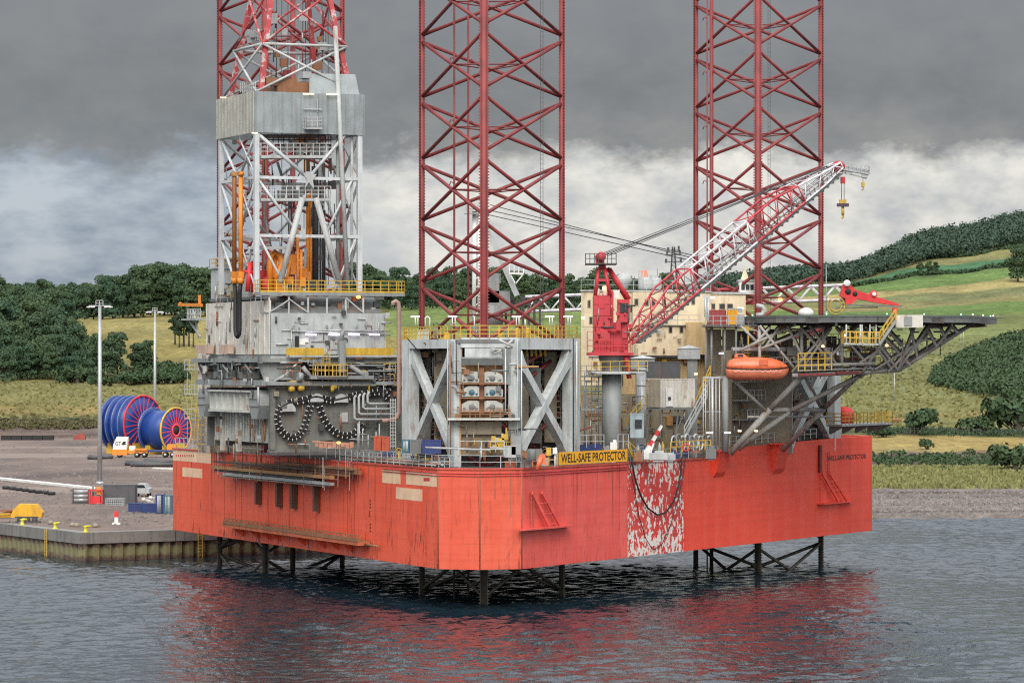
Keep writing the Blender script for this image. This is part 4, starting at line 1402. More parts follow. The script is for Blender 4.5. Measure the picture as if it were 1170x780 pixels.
WORN = paint('worn_red_white', (0.42, 0.055, 0.06), rust=0.0, var=0.3, grime=0.2)
nt_ = WORN.node_tree; b_ = nt_.nodes['Principled BSDF']; src_ = b_.inputs['Base Color'].links[0].from_socket
pos_ = N(nt_, 'ShaderNodeNewGeometry').outputs['Position']
nt_.links.new(mixc(nt_, ramp(nt_, noise(nt_, pos_, 1.1, 7, rough=0.7), [(0.53, 0.0), (0.60, 0.85)]), src_, (0.5, 0.47, 0.46)), b_.inputs['Base Color'])
for i in (0, 1):
    for j in (0, 1):
        mb = MB(); mb.beam(dcorner(i, j, ZW0), dcorner(i, j, ZTOP), 0.42, 0.42, up=UU); mb.build('upper_leg', WORN, der)
faces = [((0, 0), (1, 0)), ((0, 0), (0, 1)), ((1, 0), (1, 1)), ((0, 1), (1, 1))]
for fi, (c0, c1) in enumerate(faces):
    z = [ZF + 0.1, 31.1, 36.2, ZW0]
    for k in range(3):
        za, zb = z[k], z[k + 1]
        p0, p1, q0, q1 = dcorner(*c0, za), dcorner(*c1, za), dcorner(*c0, zb), dcorner(*c1, zb)
        m = M['galvpale'] if fi < 2 else M['pale']
        if k > 0:
            mb = MB(); mb.beam(p0, p1, 0.26, 0.26); mb.build('girt', m, der)
        if fi in (0, 2, 3):
            mm = (p0 + p1) / 2
            MB().tube(q0, mm, 0.13).build('lattice_brace', m, der)
            MB().tube(q1, mm, 0.13).build('lattice_brace', m, der)
            MB().tube(p0, (q0 + q1) / 2, 0.08).build('lattice_brace', m, der)
        elif k == 2:
            mm = p0.lerp(p1, 0.5)
            MB().tube(q0, mm, 0.17).build('lattice_brace', m, der)
            MB().tube(q0.lerp(q1, .86), mm, 0.15).build('lattice_brace', m, der)
        elif k == 1:
            MB().tube(q0, p0.lerp(p1, 0.42), 0.13).build('lattice_brace', m, der)
            MB().tube(p0.lerp(p1, .66), q0.lerp(q1, .93), 0.13).build('lattice_brace', m, der)
        else:
            MB().tube(q0.lerp(q1, .02), p0.lerp(p1, .3), 0.11).build('lattice_brace', m, der)
            MB().tube(q0.lerp(q1, .97), p0.lerp(p1, .75), 0.1).build('lattice_brace', m, der)
    zz = [ZW1, 48.0, 53.0, 57.6, ZTOP]
    for k in range(4):
        p0, p1, q0, q1 = (dcorner(*c0, zz[k]), dcorner(*c1, zz[k]), dcorner(*c0, zz[k + 1]), dcorner(*c1, zz[k + 1]))
        MB().tube(q0, q1, 0.13).build('girt', M['pale'] if k == 0 else WORN, der)
        MB().tube(p0, q1, 0.11).build('lattice_brace', M['pale'] if k == 0 else WORN, der)
        MB().tube(p1, q0, 0.11).build('lattice_brace', M['pale'] if k == 0 else WORN, der)
# heavy rakers on the port face
for (x0, y0, x1, y1) in ((345.5, 226, 320, 323), (361, 226, 388, 323)):
    MB().tube(Sp(x0, y0, DA0), Sp(x1, y1, DA0 - .2), 0.27, n=10).build('raker', M['pale'], der)
mb = MB(); mb.extrude([Sp(346, 199, DA0 - .1), Sp(361, 199, DA0 - .1), Sp(357, 206, DA0 - .1), Sp(358, 216, DA0 - .1), Sp(352, 208, DA0 - .1), Sp(348, 215, DA0 - .1), Sp(350, 205, DA0 - .1)], -UU * 0.16)
mb.build('gusset', M['pale'], der)
MB().tube(Sp(397, 325, DA0 - .3), Sp(383, 30, DA0 - .3), 0.2, n=10).build('stand_pipe', M['pale'], der)
MB().tube(Sp(386, 325, DA0 + .5), Sp(386, 155, DA0 + .5), 0.17, n=10).build('stand_pipe', M['grey'], der)
MB().tube(Sp(402, 325, DA0 + .3), Sp(402, 155, DA0 + .3), 0.12, n=10).build('stand_pipe', M['pale'], der)
for (x0, x1, yd, a0, a1) in ((298, 380, 178, DA0, DA0 + 2.5), (298, 378, 227, DA0 + .1, DA0 + 2.2), (284, 334, 282, DA0 + .6, DA0 + 1.6)):
    mb = MB()
    p, q = Sp(x0, yd, a0), Sp(x1, yd, a0)
    mb.obox(p - UP * .2, q - p, UU * (a1 - a0), UP * .24)
    mb.build('platform', M['pale'], der)
    if yd < 250:
        mb = MB().rail([p + UP * .04, q + UP * .04], 1.05, 0.035, 0.62, 3)
        mb.build('platform_railing', M['pale'], der)
        mb = MB()
        for k in range(7):
            c = p.lerp(q, 0.35 + 0.08 * k) + UU * 1.2 + UP * (.45 + .3 * (k % 3))
            mb.box(c, (.5 + .2 * (k % 2), .6, .7), .4)
        mb.build('platform_gear', M['mid'], der)
mb = MB(); mb.obox(Sp(298, 156, DA0 + .6), Sp(372, 156, DA0 + .6) - Sp(298, 156, DA0 + .6), UU * 2.5, UP * 0.1)
mb.rail([Sp(300, 171, DA0 + 3), Sp(378, 171, DA0 + 3)], 1.3, 0.04, .5, 3)
mb.build('fingerboard', M['dark'], der)
# wind wall
CLAD = paint('wind_wall_shaded', (0.27, 0.305, 0.32), rust=0.06, grime=0.4, var=0.2)  # darker, bluer copy: shade on these walls is put into the colour
mb = MB()
ribwall(mb, R(DA1 + .25, DB0 - .3), R(DA0 - .25, DB0 - .3), ZW0, ZW1, -VV, 12, 0.07, 0.09, 0.1)
mb.build('wind_wall', paint('wind_wall_lit', (0.38, 0.38, 0.34), rust=0.05, grime=0.35), der)  # paler, warmer copy: light on the left wall is put into the colour
mb = MB()
ribwall(mb, R(DA0 - .3, DB0 - .25), R(DA0 - .3, DB1 + .3), ZW0, ZW1, -UU, 12, 0.07, 0.09, 0.1)
mb.build('wind_wall', CLAD, der)
mb = MB(); ribwall(mb, R(DA0 - .1, DB1 + .3), R(DA1 + .25, DB1 + .3), ZW0, ZW1, VV, 9, 0.05, 0.03, 0.1)
mb.build('wind_wall', CLAD, der)
mb = MB(); ribwall(mb, R(DA1 + .25, DB1 + .1), R(DA1 + .25, DB0 - .1), ZW0, ZW1, UU, 9, 0.05, 0.03, 0.1)
mb.build('wind_wall', CLAD, der)
mb = MB()
p = Sp(353.5, 107, DA0 - .3); q = Sp(410.5, 108, DA0 - .3)
mb.extrude([p, q, Sp(406, 85, DA0 + .5), Sp(353.5, 84, DA0 + .5)], UU * 0.1)
mb.build('upper_screen', paint('upper_screen', (0.27, 0.31, 0.32), rust=0.05, grime=0.3), der)
mb = MB(); RB(mb, DA0 + .4, DA0 + 6, -4.5, 1.5, ZW1 - .1, ZW1 + .6); RB(mb, DA0 + .5, DA0 + 1.5, -5.5, -0.3, ZW1 + .6, ZW1 + 1.3)
mb.build('inner_gallery', M['rust'], der)
mb = MB()
c = Sp(347, 147, DA0 - .35); d_ = Sp(365.5, 147, DA0 - .35)
mb.obox(c - UP * .1, d_ - c, -UU * 0.8, UP * .14); mb.rail([c, c - UU * .8, d_ - UU * .8, d_], 0.95, 0.03, .45, 3)
mb.beam(Sp(347, 124.5, DA0 - .5), Sp(368, 125, DA0 - .5), 0.08); mb.beam(Sp(362.5, 114, DA0 - .4), Sp(362.5, 128, DA0 - .4), 0.06)
mb.build('wall_balcony', M['pale'], der)
for (x, y, fa) in ((255, 111.6, 1), (352.5, 107.4, 0), (379, 108, 0), (291, 152, 1), (283, 382, 9)):
    if fa == 9: continue
    mb = MB()
    if fa: mb.beam(TFp(x - 2.5, y, -DB0 + .7), TFp(x + 2.5, y, -DB0 + .7), .14, .1)
    else: mb.beam(Sp(x - 6, y, DA0 - .6), Sp(x + 6, y, DA0 - .6), .14, .1)
    mb.build('floodlight', glow('flood_cream', (1.0, 0.85, 0.5), 1.3) if 'flood_cream' not in bpy.data.materials else bpy.data.materials['flood_cream'], der)
mb = MB()
for z in (ZTOP - .2,):
    q = [dcorner(0, 0, z), dcorner(0, 1, z), dcorner(1, 1, z), dcorner(1, 0, z)]
    mb.extrude([p + (p - R(cA, cB, z)) * .5 for p in q], UP * .4)
mb.build('crown_block', M['grey'], der)
for (x, y0, y1, a) in ((322, 0, 330, 31), (346, -120, 155, 31.5), (349, -120, 155, 31.5), (354, -120, 152, 31.5), (368, -60, 330, 33), (375, 0, 325, 30), (316, -40, 110, 31), (329, -40, 110, 30)):
    MB().tube(Sp(x, y0, a), Sp(x, y1, a), 0.035, n=5).build('cable', M['dark'], der)
mb = MB()
for (x, y) in ((286, 38), (289, 46), (283, 103), (280, 101), (291, 40), (347, 90), (349, 86)):
    mb.box(TFp(x, y, 5), (.8, .7, .55), .5)
mb.rail([TFp(275, 106, 6.6), TFp(292, 106, 6.6)], 1, .03, .5, 3); mb.rail([TFp(277, 47, 5), TFp(296, 46, 5)], 1, .03, .5, 3)
mb.build('mast_gear', M['galv'], der)
# ------------------------------------------------------------------ jack house round the nearest leg
def frame_panel(parent, p0, p1, z0, z1, nrm, colw, topw, th, mat, xw=0.72, zx=None, infill=None):
    """braced steel panel from p0 to p1 (ground points): posts, head beam and a wide flat X with curved gussets"""
    p0, p1 = V(p0[0], p0[1], 0), V(p1[0], p1[1], 0)
    e = (p1 - p0); L = e.length; e.normalize()
    at = lambda s, z, o=0.0: p0 + e * s + UP * z + nrm * o
    mb = MB(); mb.obox(at(0, z0), e * colw[0], nrm * -th, UP * (z1 - z0)); mb.build('post', mat, parent)
    mb = MB(); mb.obox(at(L - colw[1], z0), e * colw[1], nrm * -th, UP * (z1 - z0)); mb.build('post', mat, parent)
    mb = MB(); mb.obox(at(colw[0] + .002, z1 - topw, -.01), e * (L - colw[0] - colw[1] - .004), nrm * -(th - .02), UP * topw); mb.build('head_beam', mat, parent)
    zx0, zx1 = zx
    mb = MB()
    a0, a1 = colw[0] - .05, L - colw[1] + .05
    for (s0, s1) in ((a0, a1), (a1, a0)):
        p, q = at(s0, zx0, -.06 - .04 * (s0 > s1)), at(s1, zx1, -.06 - .04 * (s0 > s1))
        d = (q - p).normalized(); w = nrm.cross(d).normalized()
        n = 14
        top, bot = [], []
        for i in range(n + 1):
            t = i / n
            flare = 1 + 1.1 * max(0, 1 - t / 0.16) ** 2 + 1.1 * max(0, (t - 0.84) / 0.16) ** 2
            c = p.lerp(q, t)
            top.append(c + w * xw / 2 * flare); bot.append(c - w * xw / 2 * flare)
        for i in range(n):
            mb.extrude([bot[i], bot[i + 1], top[i + 1], top[i]], -nrm * (th * .75))
    mb.build('cross_brace', mat, parent)


JC = thing('jack_house', 'white braced jack house frame round the leg at the nearest hull corner', 'jack house', (-1.7, 295, ZT))
ZJ = 22.0
JW = paint('jack_house_white', (0.49, 0.52, 0.52), rust=0.32, grime=0.5)
JW2 = paint('jack_house_bluish', (0.24, 0.29, 0.32), rust=0.3, grime=0.4)
fl, fr = V(-5.0, 287.0, 0), V(0.5, 287.0, 0)
bl, br = V(-9.35, 297.0, 0), V(5.75, 297.0, 0)
nl_ = V(-(bl - fl).normalized().y, 0, 0); 


def outn(p, q, c=V(-1.8, 295, 0)):
    d = (q - p).normalized(); n = V(d.y, -d.x, 0)
    return n if n.dot((p + q) / 2 - c) > 0 else -n


frame_panel(JC, bl, fl, ZT + .02, ZJ - .12, outn(bl, fl), (1.7, .45), 0.75, 0.9, JW, 0.62, (12.6, 20.6))
frame_panel(JC, fr, br, ZT + .02, ZJ, outn(fr, br), (0.45, 1.5), 0.95, 0.9, JW, 0.72, (12.3, 20.4))
blb, brb = V(-9.0, 302.5, 0), V(5.6, 302.5, 0)
frame_panel(JC, blb, bl + V(0, .05, 0), ZT + .02, ZJ - .3, V(-1, 0, 0), (.6, .6), 0.7, .5, JW2, 0.5, (12.5, 20))
frame_panel(JC, br + V(0, .05, 0), brb, ZT + .02, ZJ - .1, V(1, 0, 0), (.6, .6), 0.7, .5, JW2, 0.5, (12.5, 20))
# rear wall of the frame (full X) between the two back chords
frame_panel(JC, blb + V(.7, 0, 0), brb - V(.7, 0, 0), ZT + .02, ZJ - .4, V(0, 1, 0), (.9, .9), 0.9, .6, JW2, 0.7, (12.5, 20))
mb = MB(); mb.prism([(bl.x + .1, bl.y + .2), (fl.x + .1, fl.y + .15), (fr.x - .1, fr.y + .15), (br.x - .1, br.y + .2), (brb.x - .1, brb.y), (blb.x + .1, blb.y)], ZJ - .45, ZJ - .14)
mb.build('roof_deck', M['mid'], JC)
mb = MB()
mb.rail([V(blb.x, blb.y, ZJ), V(bl.x + .2, bl.y, ZJ - .1), V(fl.x, fl.y + .1, ZJ), V(fr.x, fr.y + .1, ZJ), V(br.x - .2, br.y, ZJ), V(brb.x, brb.y, ZJ)], 1.0, 0.035, 0.75, 3)
mb.build('yellow_railing', M['yellow'], JC)
# bluish outer post faces
for (p, s, w) in ((fl, -1, .22), (fr, 1, .20)):
    mb = MB(); mb.obox(V(p.x - (w if s < 0 else 0) + (.22 if s < 0 else 0), p.y - .06, ZT + .02), V(w, 0, 0), V(0, .05, 0), UP * (ZJ - ZT - .3)); mb.build('post_face', JW2, JC)
mb = MB(); mb.obox(br + V(-.72, -1.05, ZT + .02), V(.62, 0, 0), V(0, .6, 0), UP * (ZJ - ZT - .5)); mb.build('post_face', JW2, JC)
# centre bay between the posts: rust coloured columns, gear cases, panels
YB_ = 287.35


def cz(py, D=YB_):
    return EYE - (py - YH) / FPX * D


def cx_(px, D=YB_):
    return (px - XC) / FPX * D


def bay(name, mat, x0, y0, x1, y1, dep=0.5, out=0.0, parent=JC):
    mb = MB()
    D = YB_ - out
    mb.obox(V(cx_(x0, D), D, cz(y1, D)), V(cx_(x1, D) - cx_(x0, D), 0, 0), V(0, dep, 0), UP * (cz(y0, D) - cz(y1, D)))
    return mb.build(name, mat, parent)


bay('head_panel', JW, 526, 385.5, 594, 397, .6, .15)
bay('upper_panel', JW, 531, 397.4, 574, 415, .5, .1)
bay('upper_panel', M['grey'], 574.4, 397.4, 586, 439, .5, .05)
bay('rust_column', M['rusto'], 517.5, 393, 528, 439, .6)
bay('rust_column', M['rusto'], 516, 439.4, 526.5, 520, .6, .05)
bay('rust_column', M['rusto'], 585.5, 441, 592.5, 519, .6, .05)
bay('recess_panel', M['rusto'], 528.4, 415.4, 574, 480, .3, -.55)  # rust coloured backing of the gear case recess
bay('rust_plate', M['rust'], 547.5, 420, 553, 474, .3, -.1)
bay('lower_panel', M['khaki'], 527, 481.5, 573, 496, .4, -.05)
bay('inner_panel', paint('bay_back', (0.26, 0.21, 0.14), rust=0.6), 526.6, 496.5, 586, 520, .3, -.5)
for r_, (y0, y1) in enumerate(((424.5, 437), (441, 453), (457.5, 469.5))):
    for c_, (x0, x1) in enumerate(((527.5, 547.5), (553.5, 574.5))):
        xm = (x0 + x1) / 2
        sk = 2.5 if c_ == 0 else -2.5
        D = YB_ - .45
        pts = [(x0, y1), (x1, y1), (x1, y0 + 4 - (sk > 0) * 3), (xm + 5 + sk, y0), (xm - 5 + sk, y0), (x0, y0 + 4 - (sk < 0) * 3)]
        mb = MB().extrude([V(cx_(x, D), D, cz(y, D)) for x, y in pts], V(0, .7, 0))
        gc = mb.build('gear_case', M['gear'], JC)
        mb = MB(); mb.lathe(V(cx_(xm + sk * .6, D), D - .12, cz((y0 + y1) / 2 + 1, D)), [(.2, 0), (.24, .03), (.24, .14)], 12, axis=(0, 1, 0))
        mb.lathe(V(cx_(x0 + 3, D), D - .08, cz(y1 - 3, D)), [(.08, 0), (.1, .03), (.1, .1)], 8, axis=(0, 1, 0)); mb.lathe(V(cx_(x1 - 3, D), D - .08, cz(y1 - 3, D)), [(.08, 0), (.1, .03), (.1, .1)], 8, axis=(0, 1, 0))
        mb.build('gear_cover', M['teal'] if r_ == 1 else M['mid'], gc)
mb = MB()
for y in (438.8, 455.2, 471):
    mb.obox(V(cx_(526), YB_ - .6, cz(y)), V(cx_(577) - cx_(526), 0, 0), V(0, .5, 0), UP * .1)
mb.build('gear_shelf', M['rust'], JC)
mb = MB()
mb.obox(V(cx_(512), YB_ - 1.3, cz(479.5)), V(cx_(594) - cx_(512), 0, 0), V(0, 1.25, 0), UP * .16)
mb.build('bay_platform', M['whitebeam'], JC)
mb = MB(); mb.rail([V(cx_(514), YB_ - 1.25, cz(478)), V(cx_(583), YB_ - 1.25, cz(478))], 0.75, .035, .9, 2)
mb.build('bay_railing', M['rust'], JC)
mb = MB(); mb.extrude([V(cx_(528), YB_ - .35, cz(417)), V(cx_(574), YB_ - .35, cz(417)), V(cx_(575), YB_ - .7, cz(409.5)), V(cx_(527), YB_ - .7, cz(409.5))], UP * .12)
mb.build('bay_canopy', M['grey'], JC)
# pipes and conduits up the posts
for (x, y0, y1, r, m, D) in ((511.5, 388, 520, .06, 'pale', 286.6), (514.5, 392, 520, .045, 'rust', 286.5), (577.5, 398, 470, .055, 'white', 286.9), (591.5, 386, 520, .05, 'pale', 286.6), (596, 400, 520, .04, 'white', 286.5), (655, 386, 519, .05, 'black', 294.5), (659, 390, 519, .04, 'white', 294.5), (521.5, 388, 440, .05, 'dark', 286.8)):
    MB().tube(P(x, y0, D), P(x, y1, D), r, n=6).build('conduit', M[m], JC)
for (x0, y0, x1, y1, m, r) in ((570, 388, 586, 396, 'pale', .1), (586, 388, 573, 400, 'pale', .1), (577, 398, 565, 404, 'pale', .08), (465, 386, 478, 401, 'black', .05), (484, 391, 497, 401, 'black', .05)):
    D = 286.2 if x0 > 500 else 292
    MB().tube(P(x0, y0, D), P(x1, y1, D), r, n=6).build('hanging_strut', M[m], JC)
# interior behind the frames: pale cells and rusty members seen between the braces
DB_ = lambda x: (290.3 + (512 - x) * .20) if x < 550 else (290.0 + (x - 592) * .14)
for (x0, x1, y0, y1, D, m) in ((474, 481, 400, 490, 297, 'khaki'), (484, 492, 400, 505, 294, 'mid'), (496, 511, 400, 508, 291.5, 'khaki'), (468, 476, 420, 500, 299, 'grey'),
                               (596, 604, 402, 500, 290.5, 'khaki'), (622, 636, 402, 505, 292, 'khaki'), (640, 654, 400, 500, 296, 'grey'), (606, 618, 420, 506, 293, 'mid'), (575, 594, 400, 440, 288.6, 'grey')):
    D = DB_(x0 if x0 < 550 else x1) + .6 if not 560 < x0 < 594 else D
    a, b = P(x0, y1, D), P(x1, y0, D)
    mb = MB(); mb.obox(V(a.x, D, max(a.z, ZT + .02)), V(b.x - a.x, 0, 0), V(0, .5, 0), UP * (b.z - max(a.z, ZT + .02))); mb.build('inner_column', M[m], JC)
for i in range(26):
    sd = i % 2
    D = 290 + random.random() * 6
    x = random.uniform(472, 510) if sd == 0 else random.uniform(598, 650)
    y = random.uniform(402, 512)
    D = DB_(x + (0 if sd == 0 else 14)) + random.random() * 3
    mb = MB(); c = P(x, y, D)
    if i % 3 == 0: mb.box(c, (random.uniform(.4, 1.1), .4, random.uniform(.3, .8)))
    elif i % 3 == 1: mb.tube(c, c + V(random.uniform(-.6, .6), 0, random.uniform(1.0, 2.6)), random.uniform(.05, .13))
    else: mb.tube(c, c + V(random.uniform(1, 2.2), 0, random.uniform(-.2, .9)), random.uniform(.05, .12))
    mb.build('inner_pipework', M[('rust', 'pale', 'rusto', 'dark', 'mid', 'legred')[i % 6]], JC)
for (x0, y0, x1, y1, D) in ((598, 416, 640, 392, 291), (604, 432, 650, 396, 292), (600, 505, 652, 462, 292), (604, 490, 640, 455, 293)):
    MB().tube(P(x0, y0, D + 1), P(x1, y1, DB_(x1) + 2), .16).build('inner_brace', M['legred'], JC)
mb = MB()
for k in range(5):
    a = P(602 + k * 5.2, 401, 291.5 + k * .8); mb.box(a, (.18, .2, .5)); mb.lathe(a - UP * .45, [(.05, 0), (.12, .1), (.08, .3)], 8)
mb.build('valve_row', M['yellow'], JC)
# equipment at the foot of the bay
for i in range(16):
    mb = MB(); x = random.uniform(526, 584); D = 286.2 + random.random() * .8
    c = P(x, random.uniform(500, 517), D)
    (mb.tube(c, c + V(0, 0, random.uniform(.5, 1.1)), .08) if i % 2 else mb.box(c, (.35, .3, random.uniform(.3, .6))))
    mb.build('foot_equipment', M[('dark', 'pale', 'yellow', 'mid', 'rust')[i % 5]], JC)
mb = MB()
for (x, y, w, h) in ((572, 505, 1.2, 1.1), (577, 499, 1.0, .8), (585, 505, .5, 1.3), (566, 510, .8, .5)):
    mb.box(P(x, y, 285.9), (w * .5, .4, h * .6))
mb.rail([P(560, 517, 285.6), P(585, 517, 285.6)], .9, .03, .5, 2)
solo(mb, 'valve_skid', M['yellow'], 'yellow framed valve skid at the foot of the nearest jack house', 'machine')
# working lamps over the jack house railings
k = 0
for (x, D, lab) in ((474.5, 296, 'left end'), (517, 289, 'second from left'), (590, 288, 'in the middle'), (628, 291, 'second from right'), (649, 294.5, 'at the right end')):
    t_ = thing('floodlight_post', 'white strip lamp on twin posts over the jack house railing, ' + lab, 'lamp', P(x, 373, D), 'strip lamps over the jack house railing')
    mb = MB(); mb.tube(P(x, 372, D), P(x, 362.5, D), .04); mb.tube(P(x + 3, 372, D), P(x + 3, 362.5, D), .04); mb.build('post', M['white'], t_)
    mb = MB(); c = P(x, 361.6, D); mb.box(c, (.75, .2, .1)); mb.build('lamp_tube', glow('lamp_pink', (1, .83, .86), 1.3) if k == 0 else bpy.data.materials['lamp_pink'], t_)
    k += 1
mb = MB(); mb.path([P(486, 374, 294), P(486, 363, 294), P(488, 361.5, 294), P(491, 363, 294), P(491, 374, 294)], .06, 6)
mb.path([P(542, 374, 288), P(542, 362, 288), P(540, 361, 288)], .06, 6); mb.path([P(600, 374, 289), P(600, 365, 289)], .05, 6)
solo(mb, 'vent_pipe', M['white'], 'white gooseneck vents rising from the jack house roof rail', 'pipe')

# far jack house at the stern, and pieces of it visible left of the drill floor
JL = thing('jack_house', 'pale jack house column standing behind the drill floor at the far stern corner', 'jack house', (-26, 338, ZT))
mb = MB()
for (x0, x1, y0, y1, D, dd) in ((227, 240, 398, 512, 334, 1.2), (226, 231, 405, 450, 333.5, .8)):
    a, b = P(x0, y1, D), P(x1, y0, D); mb.obox(V(a.x, D, ZT), V(b.x - a.x, 0, 0), V(0, dd, 0), UP * (b.z - ZT))
mb.build('corner_column', M['whitewall'], JL)
mb = MB(); mb.prism([(-29, 335), (-14, 341), (-14, 349), (-29, 349)], ZT, 21.5); mb.build('inner_block', M['khaki'], JL)
mb = MB()
for y in (422, 450, 478):
    p, q = P(211, y, 333), P(228, y, 333); mb.beam(p, q, .6, .08); mb.rail([p, q], .9, .03, .5, 2)
for x in (214, 219):
    mb.beam(P(x, 420, 333), P(x, 508, 333), .06)
mb.build('side_scaffold', M['galv'], JL)
mb = MB()
z = ZT
for s in range(9):
    a = P(224, 0, 332.5); mb.box(V(a.x + (s % 2) * .3, a.y, ZT + .4 + s * .45), (1.0, .5, .06))
mb.beam(P(221, 508, 332), P(226, 448, 332), .07); mb.beam(P(225, 508, 332), P(230, 448, 332), .07)
mb.build('yellow_stair', M['yellow'], JL)

# ------------------------------------------------------------------ hull fittings
t_ = thing('fender_walkway', 'rusty lower walkway on red triangular brackets along the stern hull face', 'walkway', TFp(330, 615, .6))
mb = MB()
a0, a1 = aT(256, 1.0), aT(411, 1.0)
zwl = TFp(333, 612, 1.0).z
z0w, z1w = TFp(256, 598, 1).z, TFp(411, 627, 1).z
zw = (z0w + z1w) / 2
mb.obox(TF(a0, zw, 0.05), UU * (a1 - a0), -VV * 1.1, UP * .30)
mb.build('walkway_beam', M['rustbright'], t_)
mb = MB(); mb.obox(TF(a0, zw + .302, 0.05), UU * (a1 - a0), -VV * 1.15, UP * .10); mb.obox(TF(a0, zw + .404, 0.85), UU * (a1 - a0), -VV * .3, UP * .22)
mb.build('rusty_tread', M['rust'], t_)
mb = MB(); mb.rail([TF(a0 - .1, zw + .45, .95), TF(a1 + .1, zw + .45, .95)], .38, .05, 1.2, 1); mb.build('low_rail', M['rust'], t_)
for px in (273, 291, 304, 315, 343, 366, 381, 397):
    a = aT(px, .5)
    mb = MB(); mb.extrude([TF(a, zw - .01, .02), TF(a, zw - .01, 1.1), TF(a, zw - .75, .02)], UU * .08); mb.extrude([TF(a + .04, zw - .02, 1.1), TF(a + 1.7, zw - .02, .03), TF(a + .04, zw - .75, .03)], UP * -.06)
    mb.build('bracket', H_LEFT, t_)
mb = MB(); mb.tube(TF(a1, zw + .1, .5), TF(a1 - 2.6, zw + .05, .3), .11); mb.build('end_pipe', M['rust'], t_)

t_ = thing('hanging_platform', 'rust brown platform of old pipes slung by rods along the stern hull face', 'platform', TFp(320, 542, .8))
zp = TFp(320, 540, 1.2).z
for (x0, x1, dz, out, r, m) in ((265, 411, .55, .5, .2, 'rust'), (243, 380, .0, 1.3, .17, 'rusto'), (246, 360, -.3, 1.0, .13, 'dark'), (256, 380, -.55, 1.3, .16, 'galv'), (263, 400, .25, .75, .12, 'rust'), (245, 350, .55, 1.5, .09, 'dark')):
    mb = MB(); mb.beam(TF(aT(x0, out), zp + dz, out), TF(aT(x1, out), zp + dz, out), 2 * r, 1.6 * r); mb.build('long_pipe', M[m], t_)
mb = MB(); mb.obox(TF(aT(264, .2), zp - .85, .2), UU * (aT(380, .2) - aT(264, .2)), -VV * 1.1, UP * .12); mb.build('plank_deck', M['khaki'], t_)
mb = MB(); mb.obox(TF(aT(330, .2), zp + .75, .2), UU * (aT(411, .2) - aT(330, .2)), -VV * .9, UP * .22); mb.build('rusty_tray', M['rust'], t_)
for px in (242, 249, 257, 270, 277, 285, 293, 299, 318, 332, 340, 347, 360, 369):
    mb = MB(); out = 1.45 if px % 2 else .9
    mb.beam(TF(aT(px, out), ZT + .3, out), TF(aT(px, out), zp - random.uniform(.5, 1.3), out), .06); mb.build('hanger_rod', M[('galv', 'dark', 'rust')[px % 3]], t_)
for px, y0, y1 in ((298.5, 550, 576), (322.5, 552, 579), (339.5, 553, 581), (365.5, 555, 584)):
    p, q = TFp(px, y1, .05), TFp(px, y0, .05)
    mb = MB(); mb.obox(p, UU * .95, -VV * .3, UP * (q.z - p.z)); mb.obox(p + UU * .2, UU * .5, -VV * .45, UP * (q.z - p.z - .1))
    solo(mb, 'fender_pad', paint('rusty_fender', (0.11, 0.05, 0.035), rust=0.6, rustcol=(0.06, 0.03, 0.02)) if px < 300 else bpy.data.materials['rusty_fender'], {298.5: 'leftmost', 322.5: 'second from left', 339.5: 'third from left', 365.5: 'rightmost'}[px] + ' of the dark rusty fender pads beneath the hanging platform', 'fender', 'rusty fender pads under the hanging platform')

for (x0, x1, yb, xt0, xt1, yt, lab) in ((591, 648, 603, 609, 620, 563, 'red boarding ladder and landing below the yellow sign'), (934, 972, 574, 940, 948, 540, 'red boarding ladder and landing beneath the bow lettering')):
    t_ = thing('boarding_ladder', lab, 'ladder', PFp((x0 + x1) / 2, yb, .5), 'red boarding ladders on the port side')
    m = H_PINK if x0 < 700 else H_FRESH
    zt_ = PFp(xt0, yt, .4).z; zb_ = PFp((x0 + x1) / 2, yb, .5).z
    mb = MB(); mb.obox(PF(sP(x0, .05), zb_ - .08, .02), PP * (sP(x1, .05) - sP(x0, .05)), PN * .75, UP * .12); mb.build('landing', m, t_)
    sa, sb = sP(xt0, .3), sP(xt1, .3)
    ea, eb = sP((x0 + x1) / 2 + (8 if x0 < 700 else 5), .5), sP(x1 - 8 if x0 < 700 else x1 - 4, .5)
    mb = MB(); mb.beam(PF(sa, zt_, .25), PF(ea, zb_ + .1, .5), .16, .3); mb.beam(PF(sb, zt_, .25), PF(eb, zb_ + .1, .5), .16, .3)
    for k in range(3):
        f = .3 + .3 * k; mb.beam(PF(sa + (ea - sa) * f, zt_ + (zb_ - zt_) * f, .4), PF(sb + (eb - sb) * f, zt_ + (zb_ - zt_) * f, .4), .07)
    mb.build('raked_frame', m, t_)
    mb = MB(); sl = sP(xt0 - 2, .2)
    for s in (0, .45): mb.beam(PF(sl + s, zt_ + .3, .2), PF(sl + s, zb_, .2), .05)
    for k in range(8): mb.beam(PF(sl, zb_ + .3 + k * .36, .2), PF(sl + .45, zb_ + .3 + k * .36, .2), .04)
    mb.build('rungs', M['rust'] if x0 < 700 else m, t_)
# long ladder above the second one
mb = MB(); sl = sP(945, .15)
for s in (0, .4): mb.beam(PF(sl + s, ZT - .1, .2), PF(sl + s, PFp(945, 540, .2).z, .2), .045)
z = ZT - .2
while z > PFp(945, 540, .2).z: mb.beam(PF(sl, z, .2), PF(sl + .4, z, .2), .035); z -= .35
mb.obox(PF(sl - 1.9, ZT - 2.0, .05), PP * .5, PN * .2, UP * 2.6)
solo(mb, 'ladder', paint('dark_red', (0.2, 0.02, 0.02), rust=.3), 'dark red vertical ladder dropping from the bow bulwark above the boarding ladder', 'ladder')

